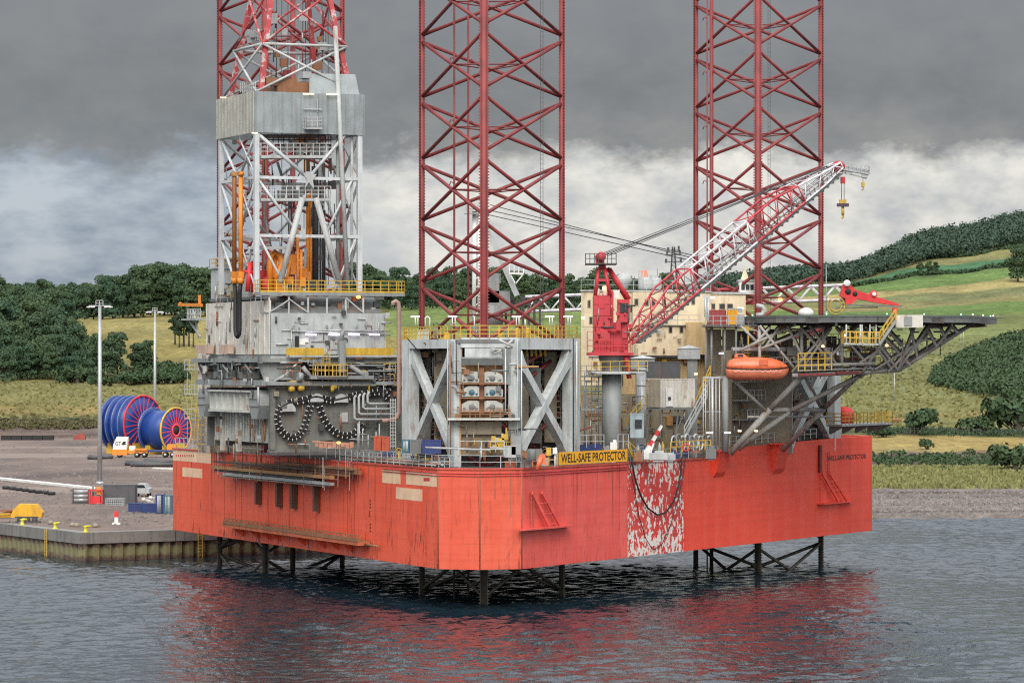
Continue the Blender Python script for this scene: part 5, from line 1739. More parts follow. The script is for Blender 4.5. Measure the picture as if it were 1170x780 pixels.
# the sign
t_ = thing('name_board', 'yellow banner with black lettering on the deck rail by the crane', 'sign', PFp(677, 529, .15))
za, zb2 = PFp(678, 528.8, .12).z, PFp(678, 514.6, .12).z
sa, sb = sP(638.5, .12), sP(716.5, .12)
mb = MB(); mb.obox(PF(sa, za, .10), PP * (sb - sa), PN * .05, UP * (zb2 - za)); mb.build('board', M['signyellow'], t_)
text('lettering', 'WELL-SAFE PROTECTOR', M['blackpaint'], PF(sa + .35, za + .15, .153), PP, UP, sb - sa - .7, zb2 - za - .30, t_, .01, .012)
mb = MB()
for f in (0, .33, .66, 1): mb.beam(PF(sa + (sb - sa) * f, ZT, .07), PF(sa + (sb - sa) * f, zb2, .07), .06)
mb.build('bracket', M['dark'], t_)

# red strut shoes on the hull
for (px, yt, yb, lab) in ((823, 515, 545, 'red strut shoe on the hull at the foot of the first helideck strut'), (890.5, 507, 541, 'red strut shoe on the hull at the foot of the second helideck strut')):
    s0 = sP(px - 6), 
    D = PF(sP(px), 0).y
    z1_, zm, z0_ = EYE - (yt - YH) / FPX * D, EYE - (yb - 7 - YH) / FPX * D, EYE - (yb - YH) / FPX * D
    mb = MB()
    s0 = sP(px - 6.5, .3); w = sP(px + 6.5, .3) - s0
    mb.extrude([PF(s0, z1_, 0), PF(s0, z1_, .95), PF(s0 + w * .1, z0_ + .5, .35), PF(s0 + w * .1, z0_, 0)], PP * w * .85)
    mb.obox(PF(s0 - .5, z1_ - .02, .02), PP * (w + .8), PN * 1.1, UP * .14)
    solo(mb, 'strut_shoe', H_FRESH, lab, 'bracket', 'red strut shoes')

# hoses hanging over the side
mb = MB()
pts = [(722, 523), (723, 533), (726, 548), (732, 566), (740, 580), (751, 588), (761, 585), (770, 572), (775, 556), (778, 538), (779, 522)]
P3 = [PFp(x, y, .25) for x, y in pts]
mb.path(P3, .075, 8)
solo(mb, 'hose', M['black'], 'thick black hose hanging in a deep loop over the flaked hull side', 'hose')
mb = MB()
pts = [(719, 523), (722, 545), (726, 565), (730, 590), (738, 615), (746, 628), (756, 622), (766, 600), (775, 570), (781, 540), (783, 523)]
mb.path([PFp(x, y, .18) for x, y in pts], .035, 6)
solo(mb, 'hose', M['black'], 'thin dark hose hanging almost to the bottom of the flaked hull side', 'hose')
mb = MB()
mb.beam(PFp(723, 523, .1), PFp(719, 505, .1), .1); mb.beam(PFp(719, 505, .1), PFp(727, 513, .1), .08); mb.beam(PFp(716, 507, .1), PFp(723, 523, .1), .1)
solo(mb, 'hose_bracket', M['yellow'], 'small black and yellow hose bracket at the right end of the yellow sign', 'bracket')

# ------------------------------------------------------------------ deck edge rails
t_ = thing('deck_railing', 'long run of weathered pipe railing and walkway along the stern deck edge', 'railing', TF(30, ZT, 0))
MB().rail([TF(WT - .3, ZT, -.15), TF(45, ZT, -.15)], 1.05, .035, 1.5, 2).build('rail', M['pale'], t_)
MB().rail([TF(24, ZT, -.15), TF(.3, ZT, -.15), V(BM.x, BM.y + .15, ZT)], 1.05, .03, 1.5, 2).build('rail', M['galv'], t_)
MB().rail([TF(23, ZT, -1.2), TF(.5, ZT, -1.2)], .8, .04, 1.1, 3).build('inner_rail', M['galv'], t_)
t_ = thing('deck_railing', 'grey pipe railing along the port deck edge below the jack house', 'railing', PF(10, ZT, 0))
MB().rail([V(BM.x, BM.y + .15, ZT), PF(.2, ZT, -.15), PF(sP(638), ZT, -.15)], 1.0, .03, 1.5, 2).build('rail', M['galv'], t_)
MB().rail([PF(sP(718), ZT, -.15), PF(sP(830), ZT, -.15)], 1.0, .03, 1.5, 2).build('rail', M['galv'], t_)
# pipes laid along the stern edge
cols = ['pale', 'rust', 'galv', 'pale', 'mid', 'rust']
for i in range(6):
    mb = MB()
    o = -.35 - .22 * i
    a_hi = (24, 23, 24, 22, 20, 23)[i]
    mb.path([TF(a_hi, ZT + .18 + .09 * (i % 3), o), TF(1.5, ZT + .18 + .09 * (i % 3), o)], .07 + .03 * (i % 2), 6)
    solo(mb, 'deck_pipe', M[cols[i]], ('outermost pale', 'thin rusty', 'grey galvanised', 'fourth, pale', 'dull grey', 'innermost rusty')[i] + ' pipe of those lying along the stern deck edge', 'pipe', 'pipes laid along the stern deck edge')

hp = bpy.data.objects['hanging_platform']
_r = random.Random(33)
for i in range(26):
    px = _r.uniform(242, 412); out = _r.uniform(.3, 1.5)
    zt_ = ZT + _r.uniform(-.6, .5); zb_ = zp + _r.uniform(-1.2, .6)
    mb = MB(); mb.beam(TF(aT(px, out), zt_, out), TF(aT(px + _r.uniform(-.6, .6), out), zb_, out), .045); mb.build('hanger_rod', M[_r.choice(['dark', 'rust', 'galv', 'dark'])], hp)
for i in range(18):
    px = _r.uniform(245, 400); out = _r.uniform(.3, 1.4); L = _r.uniform(.8, 4)
    mb = MB(); p_ = TF(aT(px, out), zp + _r.uniform(-.7, .9), out); mb.beam(p_, p_ - UU * L + UP * _r.uniform(-.15, .15), _r.uniform(.06, .2), .08); mb.build('loose_plank', M[_r.choice(['rust', 'rusto', 'dark', 'khaki', 'rust'])], hp)
fwt = bpy.data.objects['fender_walkway']
for i in range(24):
    a = _r.uniform(a1 + .5, a0 - .5)
    mb = MB(); mb.box(TF(a, zw + .52, _r.uniform(.3, .9)), (_r.uniform(.15, .7), .3, _r.uniform(.06, .22)), 1.96); mb.build('scrap', M[_r.choice(['rust', 'rusto', 'dark', 'rust', 'khaki'])], fwt)
# ------------------------------------------------------------------ containers, boxes and other deck gear
def PR(px, py, D):       # point on deck level plane ignoring py
    return P(px, py, D)


def container(name, label, cat, x0, y0, x1, y1, D, dep, mat, ang=0.0, ribs=8, group=None, doors=False, parts=True):
    """corrugated steel box whose front face spans the given columns and rows at distance D"""
    a, b = P(x0, y1, D), P(x1, y0, D)
    w, h = b.x - a.x, b.z - a.z
    t = thing(name, label, cat, (a.x + w / 2, D + dep / 2, a.z), group)
    ex, ey = V(math.cos(ang), math.sin(ang), 0), V(-math.sin(ang), math.cos(ang), 0)
    o = V(a.x, D, a.z)
    mb = MB(); mb.obox(o + UP * .05 + ey * .03 + ex * .03, ex * (w - .06), ey * (dep - .06), UP * (h - .1))
    for i in range(ribs):
        s = w * (i + .5) / ribs
        mb.obox(o + ex * (s - w / ribs * .22) + UP * .1, ex * (w / ribs * .44), ey * .03, UP * (h - .2))
    nd = max(3, int(dep / .35))
    for i in range(nd):
        s = dep * (i + .5) / nd
        for xx in (0.0, w - .03):
            mb.obox(o + ex * xx + ey * (s - .08) + UP * .1, ex * .03, ey * .16, UP * (h - .2))
    mb.build('body', mat, t)
    mb = MB()
    for (s, d) in ((0, 0), (w - .1, 0), (0, dep - .1), (w - .1, dep - .1)):
        mb.obox(o + ex * s + ey * d - ey * .012 - UP * 0, ex * .1, ey * .1, UP * h)
    for zz in (0, h - .1):
        mb.obox(o + ex * .1 - ey * .011 + UP * zz, ex * (w - .2), ey * .08, UP * .1)
    mb.build('frame', mat, t)
    if doors:
        mb = MB()
        for f in (.28, .42, .58, .72):
            mb.tube(o + ex * w * f - ey * .05 + UP * .12, o + ex * w * f - ey * .05 + UP * (h - .12), .025)
        mb.build('door_bar', M['white'], t)
    return t


container('shipping_container', 'blue and white striped container left of the grey and navy ones', 'container', 459, 502, 468, 517.5, 288.6, 2.0, M['teal'], doors=True)
container('shipping_container', 'plain grey container between the striped and the navy blue ones', 'container', 468.5, 502, 481.5, 518, 288.2, 2.2, M['mid'])
container('shipping_container', 'navy blue container under the left braced frame of the jack house', 'container', 482.5, 502, 504, 518, 287.6, 2.2, M['navy'])
REDBOX = paint('red_cabinet', (0.45, 0.075, 0.03), rust=0.2)
container('tool_cabinet', 'orange red cabinet on the stern deck with pale notices, left one of two', 'cabinet', 427, 498, 435.5, 514.5, 297.5, 1.0, REDBOX, ribs=2)
container('tool_cabinet', 'orange red cabinet on the stern deck with dark notices, right one of two', 'cabinet', 436.2, 498.5, 445, 515, 297.0, 1.0, REDBOX, ribs=2)
mb = MB()
c = P(386, 507, 302)
for k in range(9):
    mb.box(P(362 + k * 5, 508 + (k % 2), 302), (.32, .4, .28 + .12 * (k % 3)))
mb.beam(P(357, 504, 302), P(402, 507, 302), .3, .14)
solo(mb, 'scrap_pile', paint('pink_scrap', (0.42, 0.20, 0.13), rust=.5), 'row of pinkish rusty fittings on the deck under the cable loops', 'fittings')
mb = MB(); c = P(387, 505.5, 301); dl_ = thing('deck_lamp', 'lit orange deck lamp under the cable loops', 'lamp', V(c.x, c.y, ZT)); mb.lathe(c, [(.05, -.1), (.17, -.06), (.17, .06), (.05, .1)], 10); mb.build('lamp_head', M['lamp_orange'], dl_); mb = MB(); mb.tube(c - UP * .12, V(c.x, c.y, ZT), .03); mb.build('post', M['dark'], dl_)
# scaffold and pipe clutter between cantilever and jack house
for i in range(12):
    mb = MB()
    x0 = random.uniform(404, 446); y = random.uniform(484, 512); D = random.uniform(298, 304)
    if i % 2: mb.tube(P(x0, y, D), P(x0 + random.uniform(6, 18), y, D), .07)
    else: mb.tube(P(x0, 516, D), P(x0, random.uniform(478, 500), D), .05)
    solo(mb, 'pipe', M[('galv', 'dark', 'pale', 'mid')[i % 4]], 'thin grey pipe in the tangle between the cable loops and the jack house', 'pipe', 'thin pipes beside the jack house')
mb = MB()
for x in (446, 449, 452): mb.beam(P(x, 455, 294), P(x, 512, 294), .05)
for y in range(457, 512, 4): mb.beam(P(446, y, 294), P(452, y, 294), .04)
solo(mb, 'ladder', M['pale'], 'pale caged ladder on the left side of the nearest jack house', 'ladder')
mb = MB()
mb.box(P(611, 519, 285.3), (1.2, .6, .9)); mb.lathe(P(608, 526, 285), [(.25, 0), (.3, .05), (.3, .8), (.2, .9)], 12); mb.lathe(P(617, 525, 285.5), [(.2, 0), (.25, .05), (.25, .6), (.1, .7)], 12)
solo(mb, 'winch', M['mid'], 'grey mooring winch on the deck by the right foot of the jack house', 'winch')
mb = MB(); mb.extrude([P(613, 526, 284.6), P(625, 532, 284.6), P(622, 518, 284.6), P(617, 519, 284.6)], V(0, .5, 0)); mb.tube(P(618, 522, 284.5), P(614, 536, 284.5), .2)
solo(mb, 'fairlead', M['lifeboat'], 'orange fairlead bracket at the deck edge left of the yellow sign', 'fairlead')
for (x, y, w, h, m, lab) in ((583, 516, .9, .9, 'pale', 'pale grey box at the deck edge beneath the gear cases'), (590, 508, .8, 1.6, 'grey', 'tall grey cabinet at the foot of the jack house post'), (599, 519, .5, .5, 'rust', 'small rusty box beside the grey mooring winch'), (627, 516, .4, .6, 'yellow', 'small yellow post box left of the sign'), (634, 515, .35, .45, 'white', 'small white box hung on the rail at the left end of the sign')):
    mb = MB(); c = P(x, y, 285.2); mb.box(c, (w, .5, h)); mb.box(c + UP * h * .52, (w * 1.08, .55, .06)); mb.tube(V(c.x, c.y, ZT), c - UP * h / 2, .05)
    solo(mb, 'deck_box', M[m], lab, 'box')
mb = MB(); mb.path([P(486, 511, 286), P(560, 514, 284.9), P(560, 511, 284.9), P(575, 512, 284.9), P(575, 520, 284.9)], .09, 6)
mb.rail([P(524, 522, 284.3), P(576, 522, 284.3)], 1.3, .04, 1.7, 2)
solo(mb, 'guard_rail', M['pale'], 'white guard rail and pipe along the deck in front of the jack house', 'railing')

# ------------------------------------------------------------------ accommodation
acc = thing('accommodation_block', 'cream painted accommodation block with small dark windows behind the crane', 'building', (14, 330, ZT))
a0_ = V(6.7, 324.5, 0)


def AB(s, o, z):
    p = a0_ + VV * s - (-UU) * -o if False else a0_ + VV * s + UU * o
    return V(p.x, p.y, z)


def azz(py, D=328):
    return EYE - (py - YH) / FPX * D


def sA(px, o=0.0):
    k = (px - XC) / FPX; b = a0_ + UU * o
    return (k * b.y - b.x) / (VV.x - k * VV.y)


def ABOX(name, mat, x0, x1, y0, y1, dep, out=0.0, zb=None, parent=acc):
    s0, s1 = sA(x0, -out), sA(x1, -out)
    D = AB((s0 + s1) / 2, -out, 0).y
    z1, z0 = azz(y0, D), (azz(y1, D) if zb is None else zb)
    mb = MB().obox(AB(s0, -out, z0), VV * (s1 - s0), V(.045, 1, 0) * dep, UP * (z1 - z0))
    return mb.build(name, mat, parent)


wall = ABOX('upper_wall', M['cream'], 664, 812, 333.5, 373, 14, 0)
ABOX('upper_wall', M['cream'], 723, 762, 334, 406, 4, 0.9)
w2 = ABOX('lower_wall', M['cream'], 727, 806, 372, 406, 10, 1.4)
ABOX('lower_wall', M['cream'], 664, 727, 373.4, 440, 10, 0.1)
ABOX('corner_tank', M['ochre'], 784, 808, 368, 405, 6, 2.4)
w3 = ABOX('base_wall', M['ochre'], 700, 806, 408, 450, 9, 1.2)
ABOX('base_wall', M['khaki'], 664, 806, 450.4, 500, 8, 1.4, zb=ZT)
ABOX('base_wall', M['khaki'], 806.5, 905, 400, 500, 8, 2.0, zb=ZT)
ABOX('forward_wall', M['cream'], 800, 852, 336, 374, 12, -1.0)
ABOX('roof_edge', M['pale'], 663, 813, 331.6, 333.4, 14.2, .15)
ABOX('roof_edge', M['pale'], 799, 853, 333.6, 335.9, 12.2, -.85)
ABOX('ledge', M['dark'], 700, 806, 406.2, 408, 3, 2.0)
ABOX('ledge', M['mid'], 726, 808, 371.3, 372.2, 3, 1.6)


def windows(lst, out, wm=None):
    for (x, y, w, h) in lst:
        s = sA(x, -out); D = AB(s, -out, 0).y
        W, H = w / 12.2, h / 12.2
        mb = MB(); mb.obox(AB(s - W / 2 - .07, -out - .035, azz(y, D) - H / 2 - .07), VV * (W + .14), UU * .035, UP * (H + .14)); f = mb.build('window', M['khaki'], acc)
        mb = MB(); mb.obox(AB(s - W / 2, -out - .05, azz(y, D) - H / 2), VV * W, UU * .04, UP * H); mb.build('pane', M['glass'], f)


windows([(727, 345, 3.2, 6), (739, 345.5, 3.2, 6), (746.5, 345.5, 3.2, 6), (758.5, 345, 3.2, 6), (721, 353, 2, 7)], .92)
windows([(783, 344, 3, 6), (792, 344, 3, 6)], .02)
windows([(745, 376.5, 3, 6), (766, 376.5, 3, 6), (778.5, 376.5, 3, 6)], 1.42)
windows([(825, 350, 6, 5), (834, 350, 6, 5), (815, 350, 3, 5)], -.98)
windows([(673, 347, 2, 7), (675, 366, 2.4, 7)], .02)
mb = MB()
for (x0, y0, x1, y1) in ((806, 337, 806, 362), (809, 340, 809, 364)):
    mb.path([AB(sA(x0, -2), -2, azz(y0)), AB(sA(x0, -2), -2, azz(y1)), AB(sA(x0 + 3, -2), -2, azz(y1 + 3)), AB(sA(x0 + 3, -2), -2, azz(y1 + 9))], .12, 8)
mb.build('duct_pipe', M['galv'], acc)
mb = MB(); mb.rail([AB(sA(664), 0, azz(331.5)), AB(sA(812), 0, azz(331.5))], .9, .025, 1.4, 2); mb.rail([AB(sA(723, -2), -2, azz(371.3)), AB(sA(800, -2), -2, azz(371.3))], .9, .03, 1.2, 2)
mb.build('roof_railing', M['galv'], acc)
for i in range(22):
    x = random.uniform(700, 800); y = random.uniform(412, 446)
    mb = MB(); s = sA(x, -1.3)
    if i % 2: mb.obox(AB(s, -1.32, azz(y)), VV * .08, UU * -.08, UP * random.uniform(.8, 2.4))
    else: mb.obox(AB(s, -1.32, azz(y)), VV * random.uniform(.3, .7), UU * -.25, UP * random.uniform(.3, .8))
    mb.build('wall_fitting', M[('rust', 'mid', 'pale', 'yellow', 'dark')[i % 5]], acc)
# things on its roof
t_ = thing('radio_mast', 'dark lattice radio mast on the accommodation roof behind the crane boom', 'mast', P(769.5, 331, 332))
mb = MB()
for s in (-.35, .35):
    for s2 in (-.3, .3): mb.beam(P(769.5, 331, 332) + V(s, s2, 0), P(769.5, 282, 332) + V(s * .25, s2 * .25, 0), .09)
for k in range(9):
    y = 331 - k * 5.4; w = .35 * (1 - k / 11.5)
    mb.beam(P(769.5, y, 332) + V(-w, -w, 0), P(769.5, y - 5.4, 332) + V(w * .9, -w, 0), .05); mb.beam(P(769.5, y, 332) + V(w, -w, 0), P(769.5, y, 332) + V(-w, -w, 0), .05)
mb.build('lattice', M['dark'], t_)
mb = MB()
for y, w in ((299, 1.4), (291, 1.2), (286, 1.0)): mb.beam(P(769.5, y, 332) - V(w * .6, 0, 0), P(769.5, y, 332) + V(w * .6, 0, 0), .08); mb.box(P(769.5, y - 2, 332) + V(w * .5, 0, 0), (.2, .2, .5)); mb.box(P(769.5, y - 1, 332) - V(w * .5, 0, 0), (.2, .2, .4))
mb.build('aerial', M['dark'], t_)
t_ = thing('satellite_dome', 'white radar dome on the roof just right of the crane tower', 'dome', P(713, 331, 333))
mb = MB(); mb.lathe(P(713, 330, 333), [(.4, 0), (.4, .35), (.6, .45), (.76, .75), (.77, .95), (.64, 1.25), (.36, 1.45), (.08, 1.52)], 16); mb.build('dome', M['pale'], t_)
for (px, w, lab) in ((738, 1.5, 'grey roof tank with the orange cone above it'), (749, 1.2, 'smaller pale roof tank right of the tank with the orange cone')):
    mb = MB(); mb.lathe(P(px, 331, 332), [(w * .42, 0), (w * .5, .2), (w * .5, .9), (w * .4, 1.15), (w * .1, 1.25)], 14); mb.rail([P(px - 6, 321, 331.5), P(px + 6, 321, 331.5)], .5, .02, .4, 1)
    solo(mb, 'roof_tank', M['pale'], lab, 'tank')
mb = MB(); mb.lathe(P(738, 319.5, 332), [(.28, 0), (.22, .3), (.05, .95)], 10); mb.tube(P(733.5, 331, 332), P(733.5, 309.5, 332), .05); mb.beam(P(730, 310, 332), P(737, 310, 332), .08)
solo(mb, 'wind_sock', M['lifeboat'], 'orange wind cone on a thin roof pole', 'wind sock')
for (px, yt, r) in ((751, 307, .035), (762, 318, .03), (725, 316, .04), (722, 322, .06), (782, 300, .03), (730, 309, .03)):
    mb = MB(); mb.tube(P(px, 332, 333), P(px, yt, 333), r, r * .6, 6)
    mb.lathe(P(px, 331.5, 333), [(.12, 0), (.12, .1), (.05, .12)], 8)
    solo(mb, 'antenna', M['dark'], 'thin whip antenna on the accommodation roof', 'antenna', 'thin roof antennas')
# vents, cabins and ducts in front of the block
for (x0, x1, yt, yb, D, m, lab) in ((721, 748, 406.5, 421.5, 317, 'grey', 'hip roofed grey green vent hood, left one in front of the ochre wall'), (775, 800, 395, 410, 318, 'galv', 'hip roofed grey vent hood, right one on a tall duct')):
    t_ = thing('vent_hood', lab, 'vent', P((x0 + x1) / 2, yb, D))
    mb = MB(); a, b = P(x0, yb, D), P(x1, yt + 3, D); w = b.x - a.x
    mb.obox(a, V(w, 0, 0), V(0, 1.6, 0), UP * (b.z - a.z)); mb.build('box', M[m], t_)
    mb = MB(); c = V(a.x + w / 2, D + .8, b.z + .32)
    o = .12
    q = [V(a.x - o, D - o, b.z + .01), V(a.x + w + o, D - o, b.z + .01), V(a.x + w + o, D + 1.6 + o, b.z + .01), V(a.x - o, D + 1.6 + o, b.z + .01)]
    mb._add(q + [c], [(0, 1, 4), (1, 2, 4), (2, 3, 4), (3, 0, 4), (3, 2, 1, 0)]); mb.build('hip_roof', M['pale'], t_)
    mb = MB(); xm = (x0 + x1) / 2 + 0; a = P(xm - 6 + (4 if x0 > 760 else -2), 470, D + .3); mb.obox(V(a.x, a.y, ZT), V(.9, 0, 0), V(0, .9, 0), UP * (P(0, yb, D).z - ZT - .01)); mb.build('duct', M['grey'], t_)
container('louvre_house', 'dark grey louvred unit above the white cabin', 'ventilator', 738, 413, 777.5, 432, 316, 2.2, paint('charcoal', (0.075, 0.08, 0.09), rust=.1), ribs=14)
wc = container('deck_cabin', 'white ribbed cabin with a rust stained left end and a small door', 'cabin', 742, 432.5, 794, 465, 312.5, 2.6, M['whitewall'], ribs=15)
mb = MB(); a = P(761, 464, 312.42); mb.obox(a, V(.62, 0, 0), V(0, -.06, 0), UP * 1.6); mb.build('door', M['white'], wc)
mb = MB(); a = P(763.5, 457, 312.3); mb.obox(a, V(.25, 0, 0), V(0, -.03, 0), UP * .3); mb.build('window', M['glass'], wc)
mb = MB(); a = P(742.2, 465, 312.4); mb.obox(a, V(.95, 0, 0), V(0, -.06, 0), UP * 2.5); mb.build('stained_end', M['khaki'], wc)
mb = MB(); mb.tube(P(733, 500, 311), P(733, 424, 311), .42, n=14); mb.lathe(P(733, 424, 311), [(.42, 0), (.5, .05), (.5, .2), (.3, .3)], 14)
for y in (440, 452, 462): mb.lathe(P(733, y, 311), [(.46, -.05), (.46, .05)], 14)
solo(mb, 'exhaust_stack', M['galv'], 'silver cylindrical stack between the crane pedestal and the white cabin', 'pipe')
cc = container('control_cabin', 'pale grey blue cabin with a square window under the stairway', 'cabin', 720, 472, 735.5, 500, 305.5, 1.6, paint('cabin_blue_grey', (.36, .44, .48), rust=.12), ribs=0)
mb = MB(); a = P(725.5, 489, 305.45); mb.obox(a, V(.6, 0, 0), V(0, -.05, 0), UP * .75); mb.build('window', M['glass'], cc)
# understructure of the white cabin
mb = MB()
for x in (742, 757, 775, 792): mb.beam(P(x, 466, 313), P(x - 3, 500, 313), .12)
mb.beam(P(740, 466.3, 312.6), P(796, 466.3, 312.6), .2)
mb.beam(P(745, 466, 313), P(735, 499, 313), .08); mb.beam(P(783, 467, 313), P(770, 500, 313), .1)
solo(mb, 'support_frame', M['mid'], 'grey frame of raking posts carrying the white cabin', 'frame')
ex_ = [(671, 404), (680, 420), (697, 436)]
# stairways
def stair(label, x0, y0, x1, y1, D, m, w=.8):
    t = thing('stairway', label, 'stairs', P((x0 + x1) / 2, max(y0, y1), D))
    p, q = P(x0, y0, D), P(x1, y1, D)
    mb = MB(); mb.beam(p, q, .07, .22); mb.beam(p + V(0, w, 0), q + V(0, w, 0), .07, .22)
    n = max(4, int(abs(q.z - p.z) / .25))
    for i in range(n):
        c = p.lerp(q, (i + .5) / n); mb.box(c + V(0, w / 2, 0), (.26, w, .04))
    mb.build('flight', M['grey'], t)
    mb = MB()
    for o in (0, w):
        for h in (.5, 1.0): mb.beam(p + V(0, o, h), q + V(0, o, h), .05)
        for i in range(5): c = p.lerp(q, i / 4) + V(0, o, 0); mb.beam(c, c + UP * 1.0, .05)
    mb.build('handrail', M[m], t)
    return t


stair('yellow railed stairway climbing beside the silver stack', 716, 490, 738, 465, 306, 'yellow')
stair('yellow railed stairway right of the white cabin', 795, 470, 812, 430, 312, 'yellow')
stair('grey stairway right of the white cabin, below the yellow one', 782, 500, 808, 452, 311, 'galv')
mb = MB()
for x in (803.5, 806, 811, 818, 822): mb.tube(P(x, 524, 311), P(x, 432, 311), .055)
mb.beam(P(803, 431, 311), P(823, 431, 311), .14); mb.beam(P(803, 470, 311), P(823, 470, 311), .07); mb.tube(P(814, 524, 310.5), P(814, 431, 310.5), .12)
solo(mb, 'scaffold', M['galv'], 'tall grey scaffold posts between the stairways and the thick grey column', 'scaffold')
mb = MB(); mb.tube(P(828.5, 516, 313), P(828.5, 431, 313), .3, n=12); mb.beam(P(820, 431, 313), P(835, 431, 313), .4, .25)
solo(mb, 'support_column', M['grey'], 'thick grey column under the lifeboat, right of the scaffold', 'column')
# coiled hoses on racks and red white jib
t_ = thing('hose_rack', 'rack of coiled grey hoses on the port deck edge', 'hoses', P(790, 512, 304.5))
for i in range(9):
    c = P(770 + i * 5, 506 - (i % 2) * 2, 305 + i * .7)
    mb = MB(); pts = [c + V(.42 * math.cos(t) * .6, .42 * math.cos(t) * .8, .62 * math.sin(t)) for t in np.linspace(0, 2 * math.pi, 17)]
    mb.path(pts, .085, 6); mb.build('coil', M[('galv', 'mid', 'pale')[i % 3]], t_)
mb = MB(); mb.rail([P(766, 516.5, 304), P(812, 514, 309)], .9, .04, .9, 2); mb.build('rack', M['yellow'], t_)
mb = MB(); c = P(784, 511, 303.6); mb.path([c + V(.3 * math.cos(t), 0, .3 * math.sin(t)) for t in np.linspace(0, 2 * math.pi, 15)], .06, 6)
solo(mb, 'lifebuoy', M['bigred'], 'red ring lifebuoy on the rail in front of the coiled hoses', 'lifebuoy')
t_ = thing('provision_jib', 'small red and white striped jib leaning on the port deck', 'crane', P(738, 523, 303))
p, q = P(739, 515, 303), P(756, 486, 303.5)
for k in range(5):
    mb = MB(); mb.beam(p.lerp(q, k / 5), p.lerp(q, (k + 1) / 5 - .003), .32 - .03 * k, .32 - .03 * k); mb.build('jib_section', M['white'] if k % 2 == 0 else M['bigred'], t_)
mb = MB(); mb.box(P(740, 519, 303), (.7, .6, .8)); mb.tube(P(740, 527, 303), P(740, 512, 303), .2); mb.tube(P(742, 521, 302.8), P(747, 506, 303), .08); mb.build('pedestal', M['white'], t_)
for (x, y, w, h, D, m, lab) in ((752, 521, 1.6, .6, 303, 'pale', 'low pale machinery skid beside the striped jib'), (765, 522, 1.0, .5, 303.5, 'galv', 'flat grey tray between the jib and the coiled hoses'), (729, 522, .7, .7, 302, 'rust', 'rusty box right of the yellow sign'), (701, 510, .6, .75, 301.5, 'white', 'white electrical cabinet beside the crane pedestal'), (680, 511, 1.2, .5, 301, 'navy', 'dark blue drums in front of the crane pedestal'), (668, 512, .8, .6, 300, 'navy', 'dark blue bins left of the crane pedestal'), (812, 518, .9, .9, 308, 'mid', 'grey pump on the deck by the scaffold posts'), (693, 513, .5, .4, 301, 'grey', 'small grey box behind the yellow sign')):
    mb = MB(); c = P(x, y, D); mb.box(c, (w, .7, h)); mb.box(c + V(.1, 0, h * .6), (w * .5, .4, h * .4)); mb.box(V(c.x, c.y, (ZT + c.z - h / 2) / 2), (w * .6, .5, max(.05, c.z - h / 2 - ZT)))
    solo(mb, 'deck_box', M[m], lab, 'box')
mb = MB(); mb.rail([P(706, 512, 299.5), P(718, 512, 300.5)], 1.2, .03, .6, 2); mb.rail([P(640, 512, 298), P(690, 511, 300)], 1.1, .03, .9, 2)
solo(mb, 'guard_rail', M['galv'], 'grey guard rail on deck behind the yellow sign', 'railing')
for (x, y, D, m, lab) in ((795, 427, 313, 'lamp_warm', 'lit warm lamp near the top right of the white cabin'), (831, 494, 309, 'lamp_white', 'lit white lamp low on the wall left of the big strut'), (811, 494, 309, 'lamp_white', 'lit white lamp behind the scaffold posts'), (845, 492, 312, 'lamp_warm', 'lit warm lamp under the lifeboat platform'), (864, 492, 313, 'lamp_warm', 'lit warm lamp behind the big strut'), (825, 403.5, 317, 'lamp_white', 'lit violet lamp above the lifeboat stern'), (813, 340, 330, 'lamp_white', 'lit violet lamp on the forward cream wall'), (846, 352, 322, 'lamp_white', 'lit strip lamp over the yellow roof box'), (666, 363, 296, 'lamp_warm', 'lit warm lamp beside the crane tower')):
    mb = MB(); c = P(x, y, D); mb.box(c, (.55 if m != 'lamp_warm' else .28, .15, .14)); solo(mb, 'wall_lamp', M[m], lab, 'lamp')

# ------------------------------------------------------------------ main crane
cr = thing('pedestal_crane', 'red pedestal crane with a long red and white lattice boom on the port deck', 'crane', (8.6, 303, ZT))
mb = MB(); mb.tube(V(8.6, 303, ZT), P(699, 420, 303), .85, n=20); mb.lathe(P(699, 420, 303), [(.85, 0), (1.15, .8), (1.2, 1.35)], 20); mb.build('pedestal', M['grey'], cr)
mb = MB(); mb.lathe(P(699, 427.5, 303), [(2.1, 0), (2.1, .14)], 20); mb.obox(P(676, 426, 301.5), V(4.6, 0, 0), V(0, 2.6, 0), UP * .13); mb.build('service_platform', M['pale'], cr)
mb = MB().rail([P(676, 425, 301.5), P(740, 424, 301.5)], .9, .03, .8, 2); mb.build('service_railing', M['yellow'], cr)
cr_m = M['cranered']
D = 303
def crbox(name, m, x0, y0, x1, y1, D0, dep, parent=cr):
    a, b = P(x0, y1, D0), P(x1, y0, D0)
    mb = MB(); mb.obox(a, V(b.x - a.x, 0, 0), V(0, dep, 0), UP * (b.z - a.z)); return mb.build(name, m, parent)
crbox('turntable', cr_m, 671, 402.5, 724, 406, 301.2, 3.6)
h_ = crbox('machinery_house', cr_m, 678, 338, 697, 402.4, 301.6, 2.6)
crbox('machinery_house', cr_m, 697.2, 332, 701, 402.3, 301.9, 2.2)
cab = crbox('operator_cab', cr_m, 706, 342, 719.5, 368, 301.6, 2.0)
mb = MB(); a = P(708.5, 357, 301.55); mb.obox(a, V(.7, 0, 0), V(0, -.04, 0), UP * .8); mb.build('window', M['glass'], cab)
crbox('side_house', cr_m, 701.2, 368.3, 718, 402.3, 302, 2.0)
mb = MB()
for (x, y, w, h) in ((684, 352, .5, 1.1), (690, 375, .4, .9), (704, 378, .4, .9), (711, 386, .4, .8), (682, 385, .6, .8)):
    a = P(x, y, 301.58); mb.obox(a, V(w, 0, 0), V(0, -.05, 0), UP * h)
